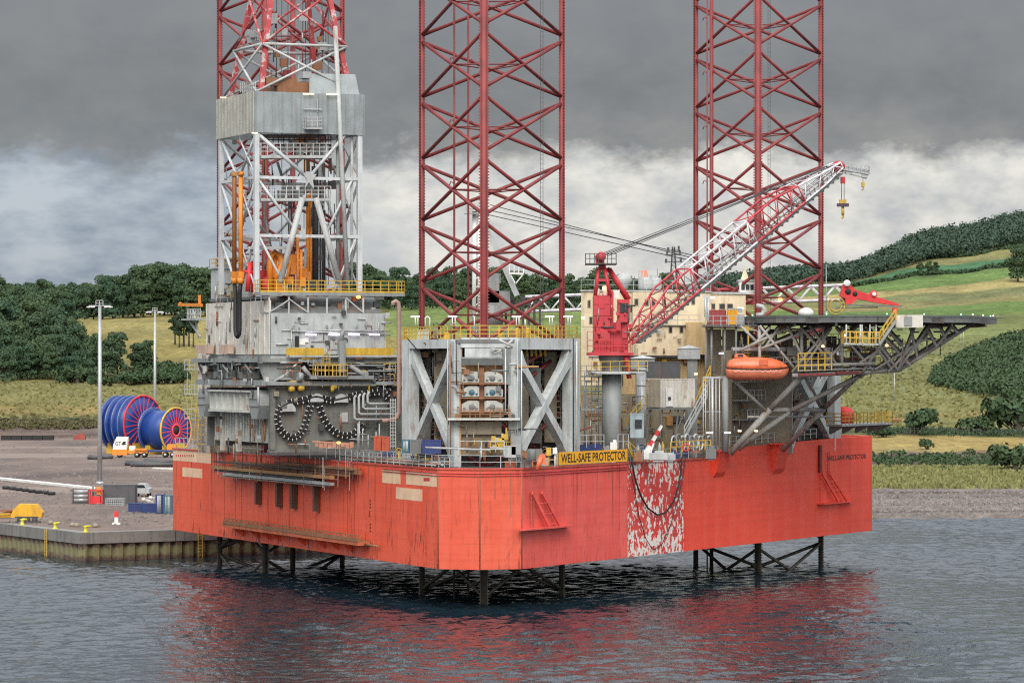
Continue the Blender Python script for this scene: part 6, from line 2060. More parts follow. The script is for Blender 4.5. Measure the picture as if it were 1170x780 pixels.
for y in (347, 360, 373, 388): mb.beam(P(678, y, 301.57), P(697, y, 301.57), .05, .06)
mb.build('hatch', M['cranered'], cr)
mb = MB(); mb.rail([P(671, 402, 301.3), P(720, 402, 301.3)], 1.0, .035, .5, 2); mb.rail([P(671, 388, 302), P(678, 388, 302)], .7, .03, .4, 1); mb.build('railing', M['cranered'], cr)
mb = MB()
for (x0, y0, x1, y1, r, D0) in ((680, 338, 684, 306, .17, 301.8), (697, 338, 691, 306, .17, 301.8), (719, 342, 696, 307, .2, 302.6), (716, 342, 694, 306, .17, 303.4), (680, 338, 684, 306, .17, 303.8)):
    mb.tube(P(x0, y0, D0), P(x1, y1, D0), r)
mb.beam(P(683, 320, 301.8), P(694, 320, 301.8), .2); mb.beam(P(684, 306, 302.8), P(692, 306, 302.8), 1.6, .4)
mb.build('gantry', cr_m, cr)
mb = MB(); a = P(680.5, 301, 302); mb.extrude([P(681, 301, 301.9), P(691, 303, 301.9), P(690, 292, 301.9), P(684, 288.5, 301.9), P(680, 292, 301.9)], V(0, 1.3, 0)); mb.lathe(P(687, 293, 301.6), [(.1, 0), (.42, .04), (.42, .3), (.1, .34)], 14, axis=(0, 1, 0)); mb.build('sheave_head', cr_m, cr)
mb = MB(); mb.obox(P(669, 302, 301), V(2.7, 0, 0), V(0, 3, 0), UP * .1); mb.rail([P(669, 301, 301), P(704, 301, 301), P(704, 301, 304), P(669, 301, 304), P(669, 301, 301)], .85, .03, .4, 2); mb.build('top_platform', M['dark'], cr)
mb = MB(); a = P(680, 336, 301.5); mb.lathe(P(682, 338, 302.5), [(.2, 0), (.25, .1), (.25, .6), (.1, .7)], 10); mb.lathe(P(692, 338, 302.5), [(.25, 0), (.3, .1), (.3, .8), (.1, .9)], 10); mb.box(P(704, 336, 302.6), (.6, .6, .7)); mb.build('roof_gear', M['white'], cr)
mb = MB(); mb.tube(P(714, 400, 301.7), P(719, 432, 301.9), .22); mb.tube(P(719, 405, 301.7), P(716, 425, 301.9), .12); mb.build('luffing_link', cr_m, cr)
mb = MB(); mb.box(P(690.5, 329, 302), (.28, .28, .28)); mb.build('beacon', M['lamp_warm'], cr)

# lattice boom, straight from heel to head
bh0, bt0 = P(719, 393, 302.4), P(959, 192, 316)
bd = (bt0 - bh0); BL = bd.length; bd.normalize()
bs = bd.cross(UP).normalized(); bu = bs.cross(bd).normalized()


def bsec(t):
    """half width, lower and upper offsets of the boom section at t"""
    hw = 0.95 * min(1, t / .14 * .6 + .4) * min(1, (1 - t) / .10 * .45 + .55)
    hh = 2.15 * min(1, t / .20 * .80 + .20) * min(1, (1 - t) / .30 * .75 + .25)
    return hw, hh


def bpt(t, sx, su):
    hw, hh = bsec(t)
    return bh0 + bd * (BL * t) + bs * (hw * sx) + bu * (hh * su)


REDB = paint('boom_red', (0.50, 0.065, 0.08), rust=0.05, var=.2, grime=.2)
WHB = paint('boom_white', (0.66, 0.64, 0.67), rust=0.06, grime=.25)
NB = 30
segs = [(0, 9, REDB), (9, 17, WHB), (17, 24, REDB), (24, 30, WHB)]
for (i0, i1, m) in segs:
    mb = MB()
    for (sx, su) in ((-1, 0), (1, 0), (-1, 1), (1, 1)):
        for i in range(i0, i1):
            mb.tube(bpt(i / NB, sx, su), bpt((i + 1) / NB, sx, su), .095, n=7)
    for i in range(i0, i1):
        t0, t1 = i / NB, (i + 1) / NB
        for sx in (-1, 1):
            mb.tube(bpt(t0, sx, i % 2), bpt(t1, sx, 1 - i % 2), .055, n=5)
        mb.tube(bpt(t0, -1 if i % 2 else 1, 1), bpt(t1, 1 if i % 2 else -1, 1), .05, n=5)
        mb.tube(bpt(t0, -1 if i % 2 else 1, 0), bpt(t1, 1 if i % 2 else -1, 0), .05, n=5)
    for sx in (-1, 1): mb.tube(bpt(i1 / NB, sx, 0), bpt(i1 / NB, sx, 1), .07, n=6)
    mb.tube(bpt(i1 / NB, -1, 1), bpt(i1 / NB, 1, 1), .07, n=6)
    mb.build('boom_section', m, cr)
mb = MB()
lo = lambda t, dx, du: bpt(t, 0, 0) - bu * du + bs * dx
mb.beam(lo(.02, .5, .28), lo(.98, .5, .28), .75, .07, up=bu)
for dx in (.15, .85):
    mb.beam(lo(.02, dx, -.35), lo(.98, dx, -.35), .045); mb.beam(lo(.02, dx, .0), lo(.98, dx, .0), .04)
    for i in range(46): mb.beam(lo(.02 + .96 * i / 45, dx, .28), lo(.02 + .96 * i / 45, dx, -.35), .045)
for i in range(38): c = lo(.04 + .92 * i / 37, .5, .40); mb.box(c, (.28, .5, .22), .3)
mb.build('boom_walkway', M['mid'], cr)
mb = MB(); c = P(958, 190.5, 315.6)
mb.lathe(c, [(.15, 0), (.55, .05), (.55, .7), (.15, .75)], 16, axis=(0, 1, 0)); mb.extrude([P(952, 197, 315.8), P(964, 196, 315.8), P(966, 188, 315.8), P(953, 185, 315.8)], V(0, .8, 0)); mb.build('boom_head', cr_m, cr)
mb = MB()
mb.beam(P(962, 191, 316), P(992, 197, 316), .35, .5); mb.beam(P(964, 197, 316), P(990, 204, 316), .12); mb.obox(P(962, 194, 315.6), P(993, 199.5, 315.6) - P(962, 194, 315.6), V(0, 1, 0), UP * .08)
mb.rail([P(966, 193.5, 315.6), P(993, 199, 315.6), P(993, 199, 316.6)], .7, .03, .35, 2)
mb.box(P(988, 200, 316), (.5, .5, .5)); mb.box(P(970, 196, 316), (.6, .5, .5))
mb.build('jib_platform', M['galv'], cr)
mb = MB(); mb.box(P(963, 206, 316), (.42, .3, .6)); mb.build('block_sheave', cr_m, cr)
hk = MB()
for dx in (-1.5, 1.5): hk.tube(P(963 + dx, 206, 316), P(963 + dx, 229, 316), .03, n=5)
hk.build('hoist_rope', M['dark'], cr)
mb = MB(); mb.box(P(963, 231, 316), (.62, .45, .45)); mb.tube(P(963, 236, 316), P(963, 246, 316), .13); mb.path([P(963, 244, 316), P(963.6, 248, 316), P(962.6, 249.5, 316), P(961.6, 248, 316)], .08, 6); hb = mb.build('hook_block', M['yellow'], cr)
mb = MB(); mb.box(P(963, 234.3, 316), (1.05, .6, .28)); mb.build('block_weight', paint('dark_purple', (.06, .035, .07), rust=.1), hb)
mb = MB(); mb.tube(P(986, 202, 316), P(986, 209, 316), .03); mb.box(P(986, 211, 316), (.3, .25, .4)); mb.path([P(986, 213, 316), P(986.5, 216, 316), P(985.3, 217.5, 316), P(984.4, 216, 316)], .06, 6); mb.build('whip_hook', M['yellow'], cr)
for k, (x0, y0, tx, m) in enumerate(((687, 290, .56, 'dark'), (689, 291, .58, 'dark'), (692, 291.5, .985, 'dark'), (694, 292.5, .99, 'dark'))):
    q = bpt(.99, (-1, 1, -.6, .6)[k], 1.0)
    MB().tube(P(x0, y0, 302.3 + .3 * k), q, .035, n=5).build('pendant_rope', M[m], cr)
for k in range(2):
    MB().tube(bpt(.02, .3 - .6 * k, .8), bpt(.985, .3 - .6 * k, .85), .025, n=5).build('pendant_rope', M['dark'], cr)

# ------------------------------------------------------------------ starboard crane, boom laid forward
c2 = thing('pedestal_crane', 'white masted crane on the far side with a red boom head laid down', 'crane', P(545, 372, 352))
mb = MB()
for dx in (-3.5, 3.5): mb.tube(P(545 + dx, 384, 352), P(545 + dx * .8, 240, 352), .22)
for k in range(14): y = 380 - k * 10; mb.beam(P(541.7, y, 352), P(548.3, y - 5, 352), .09)
mb.build('mast', M['white'], c2)
mb = MB(); mb.box(P(545, 240, 352), (1.6, 1, .3)); mb.rail([P(532, 243, 351.5), P(546, 243, 351.5)], .9, .05, .5, 2); mb.beam(P(530, 244, 351.5), P(547, 244, 351.5), 1.1, .1); mb.beam(P(533, 222, 352), P(542, 222, 352), .06); mb.beam(P(533, 222, 352), P(533, 240, 352), .06); mb.build('mast_head', M['galv'], c2)
mb = MB(); mb.beam(P(557, 262, 352), P(591, 338, 351), .55, .4); mb.build('back_stay', M['pale'], c2)
mb = MB(); mb.beam(P(582, 312, 350), P(598, 313, 350), .3, .2); mb.beam(P(583, 313, 350), P(589, 324, 350), .12); mb.beam(P(598, 313, 350), P(589, 324, 350), .12); mb.rail([P(582, 311, 350), P(598, 312, 350)], .8, .04, .5, 1); mb.build('side_gallery', M['white'], c2)
mb = MB(); mb.box(P(558, 330, 353), (2.2, 2, 2.8)); mb.box(P(563, 318, 353), (1.6, 1.6, 1)); mb.box(P(566, 345, 353), (3, 2, 2.2)); mb.lathe(P(560, 372, 353), [(1.3, 0), (1.3, 2)], 14); mb.build('machinery_house', M['grey'], c2)
mb = MB()
for i in range(7): x = 578 + i * 6.5; mb.beam(P(x, 372, 354), P(x, 346 - (i % 2) * 5, 354), .22); mb.box(P(x, 346 - (i % 2) * 5, 354), (.5, .4, .5))
mb.build('valve_tree', M['dark'], c2)
b0_, b1_ = P(600, 356, 357), P(968, 342, 366)
def b2pt(t, s, u): return b0_.lerp(b1_, t) + V(0, s * .8, 0) + UP * (u * 1.5)
for (i0, i1, m) in ((0, 12, WHB), (12, 19, REDB), (19, 26, WHB)):
    mb = MB()
    for i in range(i0, i1):
        for (s, u) in ((-1, 0), (1, 0), (-1, 1), (1, 1)): mb.tube(b2pt(i / 26, s, u), b2pt((i + 1) / 26, s, u), .16, n=6)
        for s in (-1, 1): mb.tube(b2pt(i / 26, s, i % 2), b2pt((i + 1) / 26, s, 1 - i % 2), .09, n=5)
    mb.build('boom_section', m, c2)
mb = MB()
mb.extrude([P(960, 338, 364), P(963, 325, 364), P(970, 324, 364), P(978, 331, 364), P(1000, 338.5, 364), P(1027, 347, 364), P(1027, 349.5, 364), P(1000, 345.5, 364), P(980, 341.5, 364), P(972, 348, 364), P(966, 348, 364), P(966, 341, 364)], V(0, 1.2, 0))
mb.lathe(P(998, 336, 364.4), [(.1, 0), (.4, .03), (.4, .3), (.1, .33)], 14, axis=(0, 1, 0))
mb.build('boom_head', M['bigred'], c2)
mb = MB(); mb.lathe(P(969, 333, 363.9), [(.1, 0), (.3, .01), (.3, .06)], 12, axis=(0, 1, 0)); mb.lathe(P(977, 335.5, 363.9), [(.1, 0), (.25, .01), (.25, .06)], 12, axis=(0, 1, 0)); mb.build('pin_hole', M['black'], c2)
mb = MB(); mb.lathe(P(968, 323.5, 363.7), [(.15, 0), (.36, .03), (.36, .5), (.15, .53)], 14, axis=(0, 1, 0)); mb.lathe(P(999, 336, 363.7), [(.1, 0), (.22, .03), (.22, .3), (.1, .33)], 12, axis=(0, 1, 0)); mb.build('sheave', M['white'], c2)
mb = MB(); mb.beam(P(963, 348, 363.6), P(1030, 350, 363.6), .6, .14); mb.beam(P(955, 352, 363.6), P(1003, 351, 363.6), .12); mb.build('head_walkway', M['mid'], c2)
mb = MB(); mb.obox(P(1020, 358, 362), V(.5, 0, 0), V(0, .5, 0), UP * .6); mb.build('boom_rest', M['bigred'], c2)
mb = MB()
for r in (.9, .6): mb.path([P(955, 349, 363) + V(r * math.cos(t), 0, r * math.sin(t)) for t in np.linspace(0, 2 * math.pi, 21)], .06, 6)
mb.build('cable_wheel', M['yellow'], c2)
for (x0, y0, x1, y1) in ((560, 234, 800, 297), (558, 240, 798, 293), (556, 245, 800, 300)):
    MB().tube(P(x0, y0, 352), P(x1, y1, 360), .045, n=5).build('stay_wire', M['dark'], c2)
mb = MB(); mb.box(P(891.5, 342, 362), (.35, .35, .35)); mb.build('warning_lamp', M['lamp_orange'], c2)
# ------------------------------------------------------------------ helideck and its supports
HC = V(32.2, 321.5, 0)
hd = thing('helideck', 'dark octagonal helideck on trusses and raking struts reaching out over the bow', 'helideck', (31, 322, 24))
RH = 11.3
octo = [(HC.x + RH / math.cos(math.pi / 8) * math.cos(math.radians(a)), HC.y + 12.2 / math.cos(math.pi / 8) * math.sin(math.radians(a))) for a in range(0, 360, 45)]
octo = [(p[0], p[1]) for p in octo]
zh = 23.95
mb = MB(); mb.prism(octo, zh, zh + .22); mb.build('landing_deck', paint('helideck_green', (0.05, 0.07, 0.06), rust=.1), hd)
mb = MB()
for i in range(8):
    a, b = V(*octo[i], zh - .22), V(*octo[(i + 1) % 8], zh - .22); mb.beam(a, b, .22, .42)
mb.build('edge_girder', M['mid'], hd)
mb = MB()
for k in range(9):
    y = HC.y - 11 + 2.75 * k
    xs = RH * min(1, (12.2 * 1.05 - abs(y - HC.y)) / 12.2 + .42)
    mb.beam(V(HC.x - xs + .3, y, zh - .25), V(HC.x + xs - .3, y, zh - .25), .14, .46)
for k in range(7):
    x = HC.x - 10.5 + 3.5 * k
    ys = 11.8 * min(1, (RH * 1.05 - abs(x - HC.x)) / RH + .4)
    mb.beam(V(x, HC.y - ys, zh - .6), V(x, HC.y + ys, zh - .6), .18, .3)
mb.build('deck_beam', M['dark'], hd)
# safety net frame around the edge, tilted up outwards
mb = MB()
cc_ = V(HC.x, HC.y, 0)
for i in range(8):
    a, b = V(*octo[i], zh + .1), V(*octo[(i + 1) % 8], zh + .1)
    oa, ob = a + (a - cc_).normalized() * 1.4, b + (b - cc_).normalized() * 1.4
    oa.z = ob.z = zh + .12
    n = 9
    for k in range(n + 1): mb.beam(a.lerp(b, k / n), oa.lerp(ob, k / n), .05)
    mb.beam(oa, ob, .06); mb.beam(a.lerp(oa, .5), b.lerp(ob, .5), .035)
mb.build('safety_net', M['mid'], hd)
for i in range(8):
    a, b = V(*octo[i], zh + .3), V(*octo[(i + 1) % 8], zh + .3)
    for f in ((.1, .5, .9) if (a.x + b.x) / 2 > HC.x + 3 else (.5,)):
        mb = MB(); mb.lathe(a.lerp(b, f), [(.03, -.05), (.06, -.03), (.06, .03), (.03, .06)], 8); mb.build('deck_light', M['lamp_green'] if (i + int(f * 10)) % 4 else M['lamp_white'], hd)
HG = paint('helideck_truss', (0.36, 0.355, 0.33), rust=.35, grime=.5)


def strut(x0, y0, D0, x1, y1, D1, r, name='strut', m=None):
    MB().tube(P(x0, y0, D0), P(x1, y1, D1), r, n=10).build(name, m or HG, hd)


# raking struts from hull shoes
strut(834, 518, 317, 880, 467, 316, .30, 'raking_strut'); strut(880, 467, 316, 920, 426, 315, .27, 'raking_strut')
strut(843, 513, 318.5, 902, 470, 318, .24, 'raking_strut'); strut(902, 470, 318, 990, 425, 316, .22, 'raking_strut')
strut(894, 514, 326, 941, 467, 322, .26, 'raking_strut'); strut(941, 467, 322, 984, 426, 318, .23, 'raking_strut')
strut(898, 512, 327, 918, 468, 324, .17, 'raking_strut'); strut(880, 468, 316, 942, 468, 322, .2, 'tie'); strut(918, 427, 316, 940, 466, 322, .14, 'tie')
strut(837, 433, 314, 876, 470, 316, .16, 'tie'); strut(855, 476, 315, 950, 476, 326, .1, 'tie')
# platform level truss (y about 425-435)
for D0, dy in ((313.5, 0), (318.5, 3), (324.0, 5)):
    strut(905, 429 - dy, D0, 1026, 423 - dy, D0 + 1, .2, 'bottom_chord'); strut(1026, 423 - dy, D0 + 1, 1070, 396 - dy, D0 + 2, .2, 'bottom_chord'); strut(1070, 396 - dy, D0 + 2, 1106, 373, D0 + 4, .18, 'bottom_chord')
    strut(912, 418 - dy, D0, 1000, 415 - dy, D0, .15, 'walkway_beam')
    for (x0, y0, x1, y1) in ((846, 372, 868, 394), (868, 372, 912, 426), (900, 372, 925, 425), (880, 374, 858, 398), (925, 372, 962, 425), (950, 374, 915, 424), (985, 426, 1020, 373), (1026, 423, 1045, 374), (1026, 423, 990, 374), (1026, 423, 1062, 372), (1048, 408, 1040, 374), (1070, 396, 1058, 374), (1070, 396, 1088, 373), (965, 426, 1012, 395), (1000, 422, 1060, 385), (962, 373, 985, 400), (940, 373, 945, 420), (1012, 374, 1030, 395), (1080, 388, 1074, 373), (1015, 425, 1040, 398), (890, 374, 872, 400), (1095, 381, 1085, 371), (846, 400, 905, 372), (870, 398, 935, 373), (905, 425, 948, 374), (935, 424, 978, 374), (955, 374, 998, 424), (915, 374, 958, 424), (1000, 374, 1040, 418), (985, 374, 1020, 423)):
        strut(x0, y0 - dy * .5, D0 + .3, x1, y1 - dy, D0 + .5, .13 if dy == 0 else .1, 'truss_brace')
    for x in (868, 916, 962): strut(x, 372, D0 + .6, x, 425, D0 + .6, .15, 'truss_post')
mb = MB()
p, q = P(912, 424, 313), P(1008, 421, 314); mb.obox(p, q - p, V(0, 5, 0), UP * .12); mb.build('walkway_deck', M['grey'], hd)
mb = MB(); p, q = P(912, 424, 312.8), P(950, 423, 313); mb.rail([p, q], 1.6, .05, .6, 3); mb.build('walkway_railing', M['yellow'], hd)
mb = MB(); p, q = P(964, 393.5, 307.2), P(1007, 394.5, 307.2); mb.obox(p, q - p, V(0, 2.2, 0), UP * .14); mb.build('access_platform', M['pale'], hd)
mb = MB(); mb.rail([p + V(0, 2, .1), p + UP * .1, q + UP * .1, q + V(0, 2, .1)], 1.05, .05, .55, 2)
for k in range(5): c = p.lerp(q, .3 + .12 * k) + V(0, .3, .1); mb.beam(c, c + UP * 1.0, .09)
mb.build('platform_railing', M['yellow'], hd)
for x in (967, 983, 985, 994, 1001): strut(x, 394, 307.4, x, 371, 308.6, .07, 'hanger', M['pale'])
st = stair('yellow railed stairway up to the helideck edge', 1005, 393, 1024, 366, 307.0, 'yellow')
mb = MB(); a = P(1024, 374, 308.0); mb.obox(a, V(2.35, 0, 0), V(0, 1.2, 0), UP * 1.1); bx = mb.build('equipment_box', M['whitewall'], hd)
mb = MB(); a = P(1033, 372, 307.95); mb.obox(a, V(.7, 0, 0), V(0, -.04, 0), UP * .8); mb.build('door', M['grey'], bx)
for (x, y, D) in ((940, 395.5, 313), (1013, 394.5, 312.3), (965, 383, 313)):
    mb = MB(); mb.lathe(P(x, y, D), [(.05, -.1), (.14, -.05), (.14, .05), (.05, .1)], 8); mb.build('work_lamp', M['lamp_warm'], hd)
mb = MB()
mb.beam(P(955, 425.5, 313.5), P(1000, 425.5, 314.5), .3, .2); mb.beam(P(912, 428, 313.3), P(975, 427, 314.3), .5, .18); mb.build('red_beam', paint('dull_red', (.22, .03, .03), rust=.3), hd)
# left landing of the helideck next to the accommodation
mb = MB(); p = P(806, 373, 315); mb.obox(p, P(872, 373, 316) - p, V(0, 6, 0), UP * .2); mb.build('side_landing', M['mid'], hd)
mb = MB(); p = P(836, 398.5, 314.5); mb.beam(p, P(902, 398.5, 316), .3, .3); mb.build('davit_beam', M['galv'], hd)
for x in (806.5, 813, 828, 841, 868): strut(x, 373, 316, x, 432, 316, .1, 'landing_post', M['grey'])
mb = MB(); mb.rail([P(806, 372, 315), P(850, 372, 315)], .9, .03, .7, 2); mb.build('landing_railing', M['galv'], hd)
# gear between landing and lifeboat: pale cells in shade
for i, (x0, x1, y0, y1, D, m) in enumerate(((808, 824, 376, 428, 321, 'khaki'), (826, 840, 376, 400, 320, 'khaki'), (842, 860, 378, 400, 322, 'mid'), (852, 866, 404, 428, 323, 'khaki'), (878, 888, 376, 412, 322, 'mid'), (893, 906, 385, 425, 323, 'khaki'), (914, 922, 376, 415, 322, 'grey'), (945, 956, 384, 414, 321, 'mid'), (926, 938, 390, 416, 323, 'navy'), (972, 982, 398, 420, 321, 'mid'))):
    a, b = P(x0, y1, D), P(x1, y0, D); mb = MB(); mb.obox(a, V(b.x - a.x, 0, 0), V(0, 1.0, 0), UP * (b.z - a.z)); mb.obox(a + V(.2, -.06, .3), V((b.x - a.x) * .5, 0, 0), V(0, .05, 0), UP * .6); mb.build('hung_locker', M[m], hd)
for i in range(22):
    x = random.uniform(842, 1000); y = random.uniform(376, 418); D = random.uniform(314, 321)
    mb = MB(); c = P(x, y, D)
    if i % 2: mb.tube(c, c + V(random.uniform(1, 4), 0, 0), .07)
    else: mb.tube(c, c - UP * random.uniform(.8, 2.5), .06)
    mb.build('under_deck_pipe', M[('dark', 'galv', 'mid', 'yellow', 'rust')[i % 5]], hd)
for (x0, x1, y0, y1, D, m, lab) in ((811, 830, 354, 370.5, 318, 'rbox', 'dull red box on the helideck landing'), (831.5, 843, 354, 371.5, 317, 'signyellow', 'orange yellow tank box on the helideck landing'), (843.5, 850, 359, 372, 317, 'galv', 'small silver cabinet on the helideck landing beside the yellow box'), (833, 848, 352, 357, 321, 'pale', 'pale box behind the yellow tank on the helideck landing')):
    if m == 'rbox': mm = paint('dull_red_box', (.36, .055, .06), rust=.2)
    else: mm = M[m]
    container('deck_locker', lab, 'box', x0, y0, x1, y1, D, 1.1, mm, ribs=3)
# lower decks under the lifeboat
t_ = thing('bow_structure', 'grimy beige deckhouse wall with pipes below the lifeboat', 'deckhouse', P(860, 515, 324))
sw0, sw1 = sP(836, -2.6), sP(915, -2.6)
mb = MB(); mb.obox(PF(sw0, ZT + .02, -2.6), PP * (sw1 - sw0), -PN * 2.5, UP * 9.3); mb.build('wall', M['khaki'], t_)
for y in (437, 458, 480):
    zg = PFp(850, y, -1.5).z
    mb = MB(); mb.obox(PF(sw0, zg, -2.55), PP * (sw1 - sw0), PN * 1.6, UP * .1); mb.build('gallery', M['grey'], t_)
    mb = MB(); mb.rail([PF(sw0, zg + .1, -1.0), PF(sw1, zg + .1, -1.0)], .9, .03, .8, 2); mb.build('gallery_railing', M['galv'], t_)
for (x, y0, y1) in ((849, 440, 452), (851, 468, 476), (870, 445, 455)):
    a = PFp(x, y1, -2.58); mb = MB(); mb.obox(a, PP * .9, PN * .08, UP * (PFp(x, y0, -2.58).z - a.z)); mb.build('window', M['glass'], t_)
# frame of the bow jack house, seen behind the struts
JR = thing('jack_house', 'pale jack house frame round the bow leg behind the raking struts', 'jack house', (24.5, 342, ZT))
jw = JW
q0, q1, q2, q3 = V(21.0, 331, 0), V(26.2, 331, 0), V(32.2, 343, 0), V(16.0, 343, 0)
frame_panel(JR, q1, q2, ZT, 21.6, outn(q1, q2, V(24, 340, 0)), (.9, 1.6), .8, .8, jw, .7, (12.4, 20.2))
frame_panel(JR, q3, q0, ZT, 21.6, outn(q3, q0, V(24, 340, 0)), (1.4, .9), .8, .8, jw, .7, (12.4, 20.2))
mb = MB(); mb.obox(V(21.2, 331.2, ZT), V(4.8, 0, 0), V(0, .8, 0), UP * 9.8); mb.build('centre_panel', M['khaki'], JR)
mb = MB(); mb.obox(V(17, 343.2, ZT), V(15, 0, 0), V(0, .6, 0), UP * 10); mb.build('rear_panel', M['mid'], JR)

# bow platform, winch
t_ = thing('bow_platform', 'yellow railed platform projecting over the red bow bulwark', 'platform', P(966, 490, 338))
p, q = P(938, 487, 336.5), P(996, 484.5, 344.5)
mb = MB(); mb.obox(p + V(.5, -.3, 0), q - p, PN * 1.6, UP * .2); mb.build('floor', M['galv'], t_)
mb = MB(); mb.rail([p + V(.5, -.3, .2), p + V(.5, -.3, .2) + PN * 1.6, q + V(.5, -.3, .2) + PN * 1.6, q + V(.5, -.3, .2)], 1.05, .05, .7, 3); mb.build('railing', M['yellow'], t_)
mb = MB()
for f in (.05, .3, .55, .8, .97):
    c = p.lerp(q, f) + V(.5, -.3, 0); mb.extrude([c, c + PN * 1.6, c + PN * .2 - UP * .75, c - UP * .75], PP * .1)
mb.build('bracket', M['mid'], t_)
mb = MB(); c = P(961, 476, 345); mb.lathe(c, [(.3, 0), (1.0, .02), (1.0, .12), (.4, .2), (.4, .9), (1.0, 1.0), (1.0, 1.1), (.3, 1.12)], 20, axis=PP)
solo(mb, 'anchor_winch', M['bigred'], 'red winch drum behind the yellow bow railing', 'winch')
mb = MB(); mb.rail([PF(sP(836), ZT + .9, -.2), PF(sP(935), ZT + 1.3, -.2)], .9, .03, 1.4, 2)
solo(mb, 'guard_rail', M['galv'], 'grey guard rail along the raised bow bulwark under the struts', 'railing')

# lifeboat ------------------------------------------------------------------
lb = thing('lifeboat', 'orange enclosed lifeboat with a dark belt hanging under the helideck landing', 'lifeboat', P(866, 420, 312))
Dl = 312.0
c0, c1 = P(830.5, 420, Dl), P(902.5, 420, Dl)
L_ = c1.x - c0.x


zz_ = lambda y: EYE - (y - YH) / FPX * Dl
HSEC = [(-1, 1), (-.99, .7), (-.86, .34), (-.5, .06), (0, 0), (.5, .06), (.86, .34), (.99, .7), (1, 1), (0, 1.0)]
CSEC = [(-1, 0), (-.97, .35), (-.84, .72), (-.55, .95), (0, 1), (.55, .95), (.84, .72), (.97, .35), (1, 0), (0, 0)]


def boat_loft(sec, prof):
    """stations along x: (t, bottom row, top row, half width)"""
    mb = MB(); n = len(sec); vs = []
    for (t, yb_, yt_, hw) in prof:
        for (a, h) in sec:
            vs.append(V(c0.x + L_ * t, Dl + 1.2 + hw * a, zz_(yb_) + (zz_(yt_) - zz_(yb_)) * h))
    fs = []
    for i in range(len(prof) - 1):
        for k in range(n): l = (k + 1) % n; fs.append((i * n + k, (i + 1) * n + k, (i + 1) * n + l, i * n + l))
    fs.append(tuple(range(n))); fs.append(tuple(range((len(prof) - 1) * n, len(prof) * n))[::-1])
    mb._add(vs, fs, True)
    return mb


boat_loft(HSEC, [(0, 431.5, 420.2, .8), (.04, 433, 420.6, .98), (.14, 434, 421.2, 1.12), (.4, 434.5, 421.8, 1.2), (.65, 434.3, 421.8, 1.12), (.82, 433.6, 421.2, .86), (.92, 431.5, 420.4, .52), (.97, 427.5, 419.6, .25), (1.0, 423, 419, .05)]).build('hull', paint('lifeboat_hull', (.70, .20, .11), rust=.35, grime=.35, rough=.4), lb)
cano = boat_loft(CSEC, [(.015, 419.8, 415, .72), (.05, 420.2, 411.2, .9), (.12, 420.8, 409, 1.0), (.3, 421.3, 408, 1.06), (.55, 421.5, 407.8, 1.02), (.74, 421.2, 409, .88), (.86, 420.6, 412, .62), (.95, 419.6, 416, .3), (.985, 419.1, 418.3, .1)]).build('canopy', M['lifeboat'], lb)
hood = boat_loft(CSEC, [(.13, 409.5, 405.6, .4), (.16, 409.5, 404, .5), (.28, 409.5, 404, .5), (.35, 409, 407.6, .42)]).build('helm_hood', M['lifeboat'], lb)
mb = MB(); mb.obox(V(c0.x + L_ * .18, Dl + .66, zz_(407.2)), V(.5, 0, 0), V(0, .08, 0), UP * .18); mb.build('window', M['glass'], hood)
mb = MB(); mb.path([V(c0.x + L_ * t, Dl + 1.2 - hw, zz_(y)) for t, y, hw in ((-.004, 420.2, .8), (.04, 420.6, 1.0), (.14, 421.2, 1.14), (.4, 421.8, 1.22), (.65, 421.8, 1.14), (.82, 421.2, .88), (.92, 420.4, .54), (.97, 419.6, .27), (1.004, 419, .05))], .055, 6); mb.build('rubbing_belt', M['black'], lb)
mb = MB(); mb.obox(V(c0.x + L_ * .52, Dl + .13, zz_(417)), V(.75, 0, 0), V(0, .1, 0), UP * .5); mb.build('side_hatch', paint('hatch_orange', (.62, .12, .05), rust=.1), cano)
mb = MB()
for k in range(9):
    t0 = .1 + k * .085; mb.path([V(c0.x + L_ * (t0 + .0425 + .0425 * math.cos(a)), Dl - .03, zz_(422.6) - .16 * math.sin(a)) for a in np.linspace(math.pi, 0, 7)], .018, 4)
mb.build('grab_line', M['white'], lb)
for f in (.1, .86): MB().tube(V(c0.x + L_ * f, Dl + 1.2, zz_(411)), V(c0.x + L_ * f, Dl + 1.2, zz_(398)), .05).build('fall_wire', M['dark'], lb)
# misc white building and pyramid on the roof forward
t_ = thing('radar_house', 'small white wheelhouse with a pyramid cap beside the bow leg', 'deckhouse', P(858, 336, 338))
a, b = P(845, 336, 336), P(868, 321, 336)
mb = MB(); mb.obox(a, V(b.x - a.x, 0, 0), V(0, 2.2, 0), UP * (b.z - a.z)); mb.build('wall', M['white'], t_)
mb = MB(); mb.obox(a + V(-.15, -.15, b.z - a.z), V(b.x - a.x + .3, 0, 0), V(0, 2.5, 0), UP * .12); mb.build('roof', M['pale'], t_)
mb = MB(); a2 = P(846.5, 320, 336.5); mb._add([a2, a2 + V(.8, 0, 0), a2 + V(.8, .8, 0), a2 + V(0, .8, 0), a2 + V(.4, .4, 1.35)], [(0, 1, 4), (1, 2, 4), (2, 3, 4), (3, 0, 4), (3, 2, 1, 0)]); mb.build('pyramid_cap', M['cream'], t_)
for k in range(4):
    mb = MB(); a = P(847 + k * 5.2, 331, 335.97); mb.obox(a, V(.32, 0, 0), V(0, -.04, 0), UP * .5); mb.build('window', M['glass'], t_)
mb = MB(); mb.tube(P(944, 359, 330), P(944, 302, 330), .05, .025); mb.lathe(P(944, 359, 330), [(.15, 0), (.15, .2), (.06, .25)], 8); solo(mb, 'antenna', M['galv'], 'tall thin whip aerial rising above the helideck right of the bow leg', 'antenna')
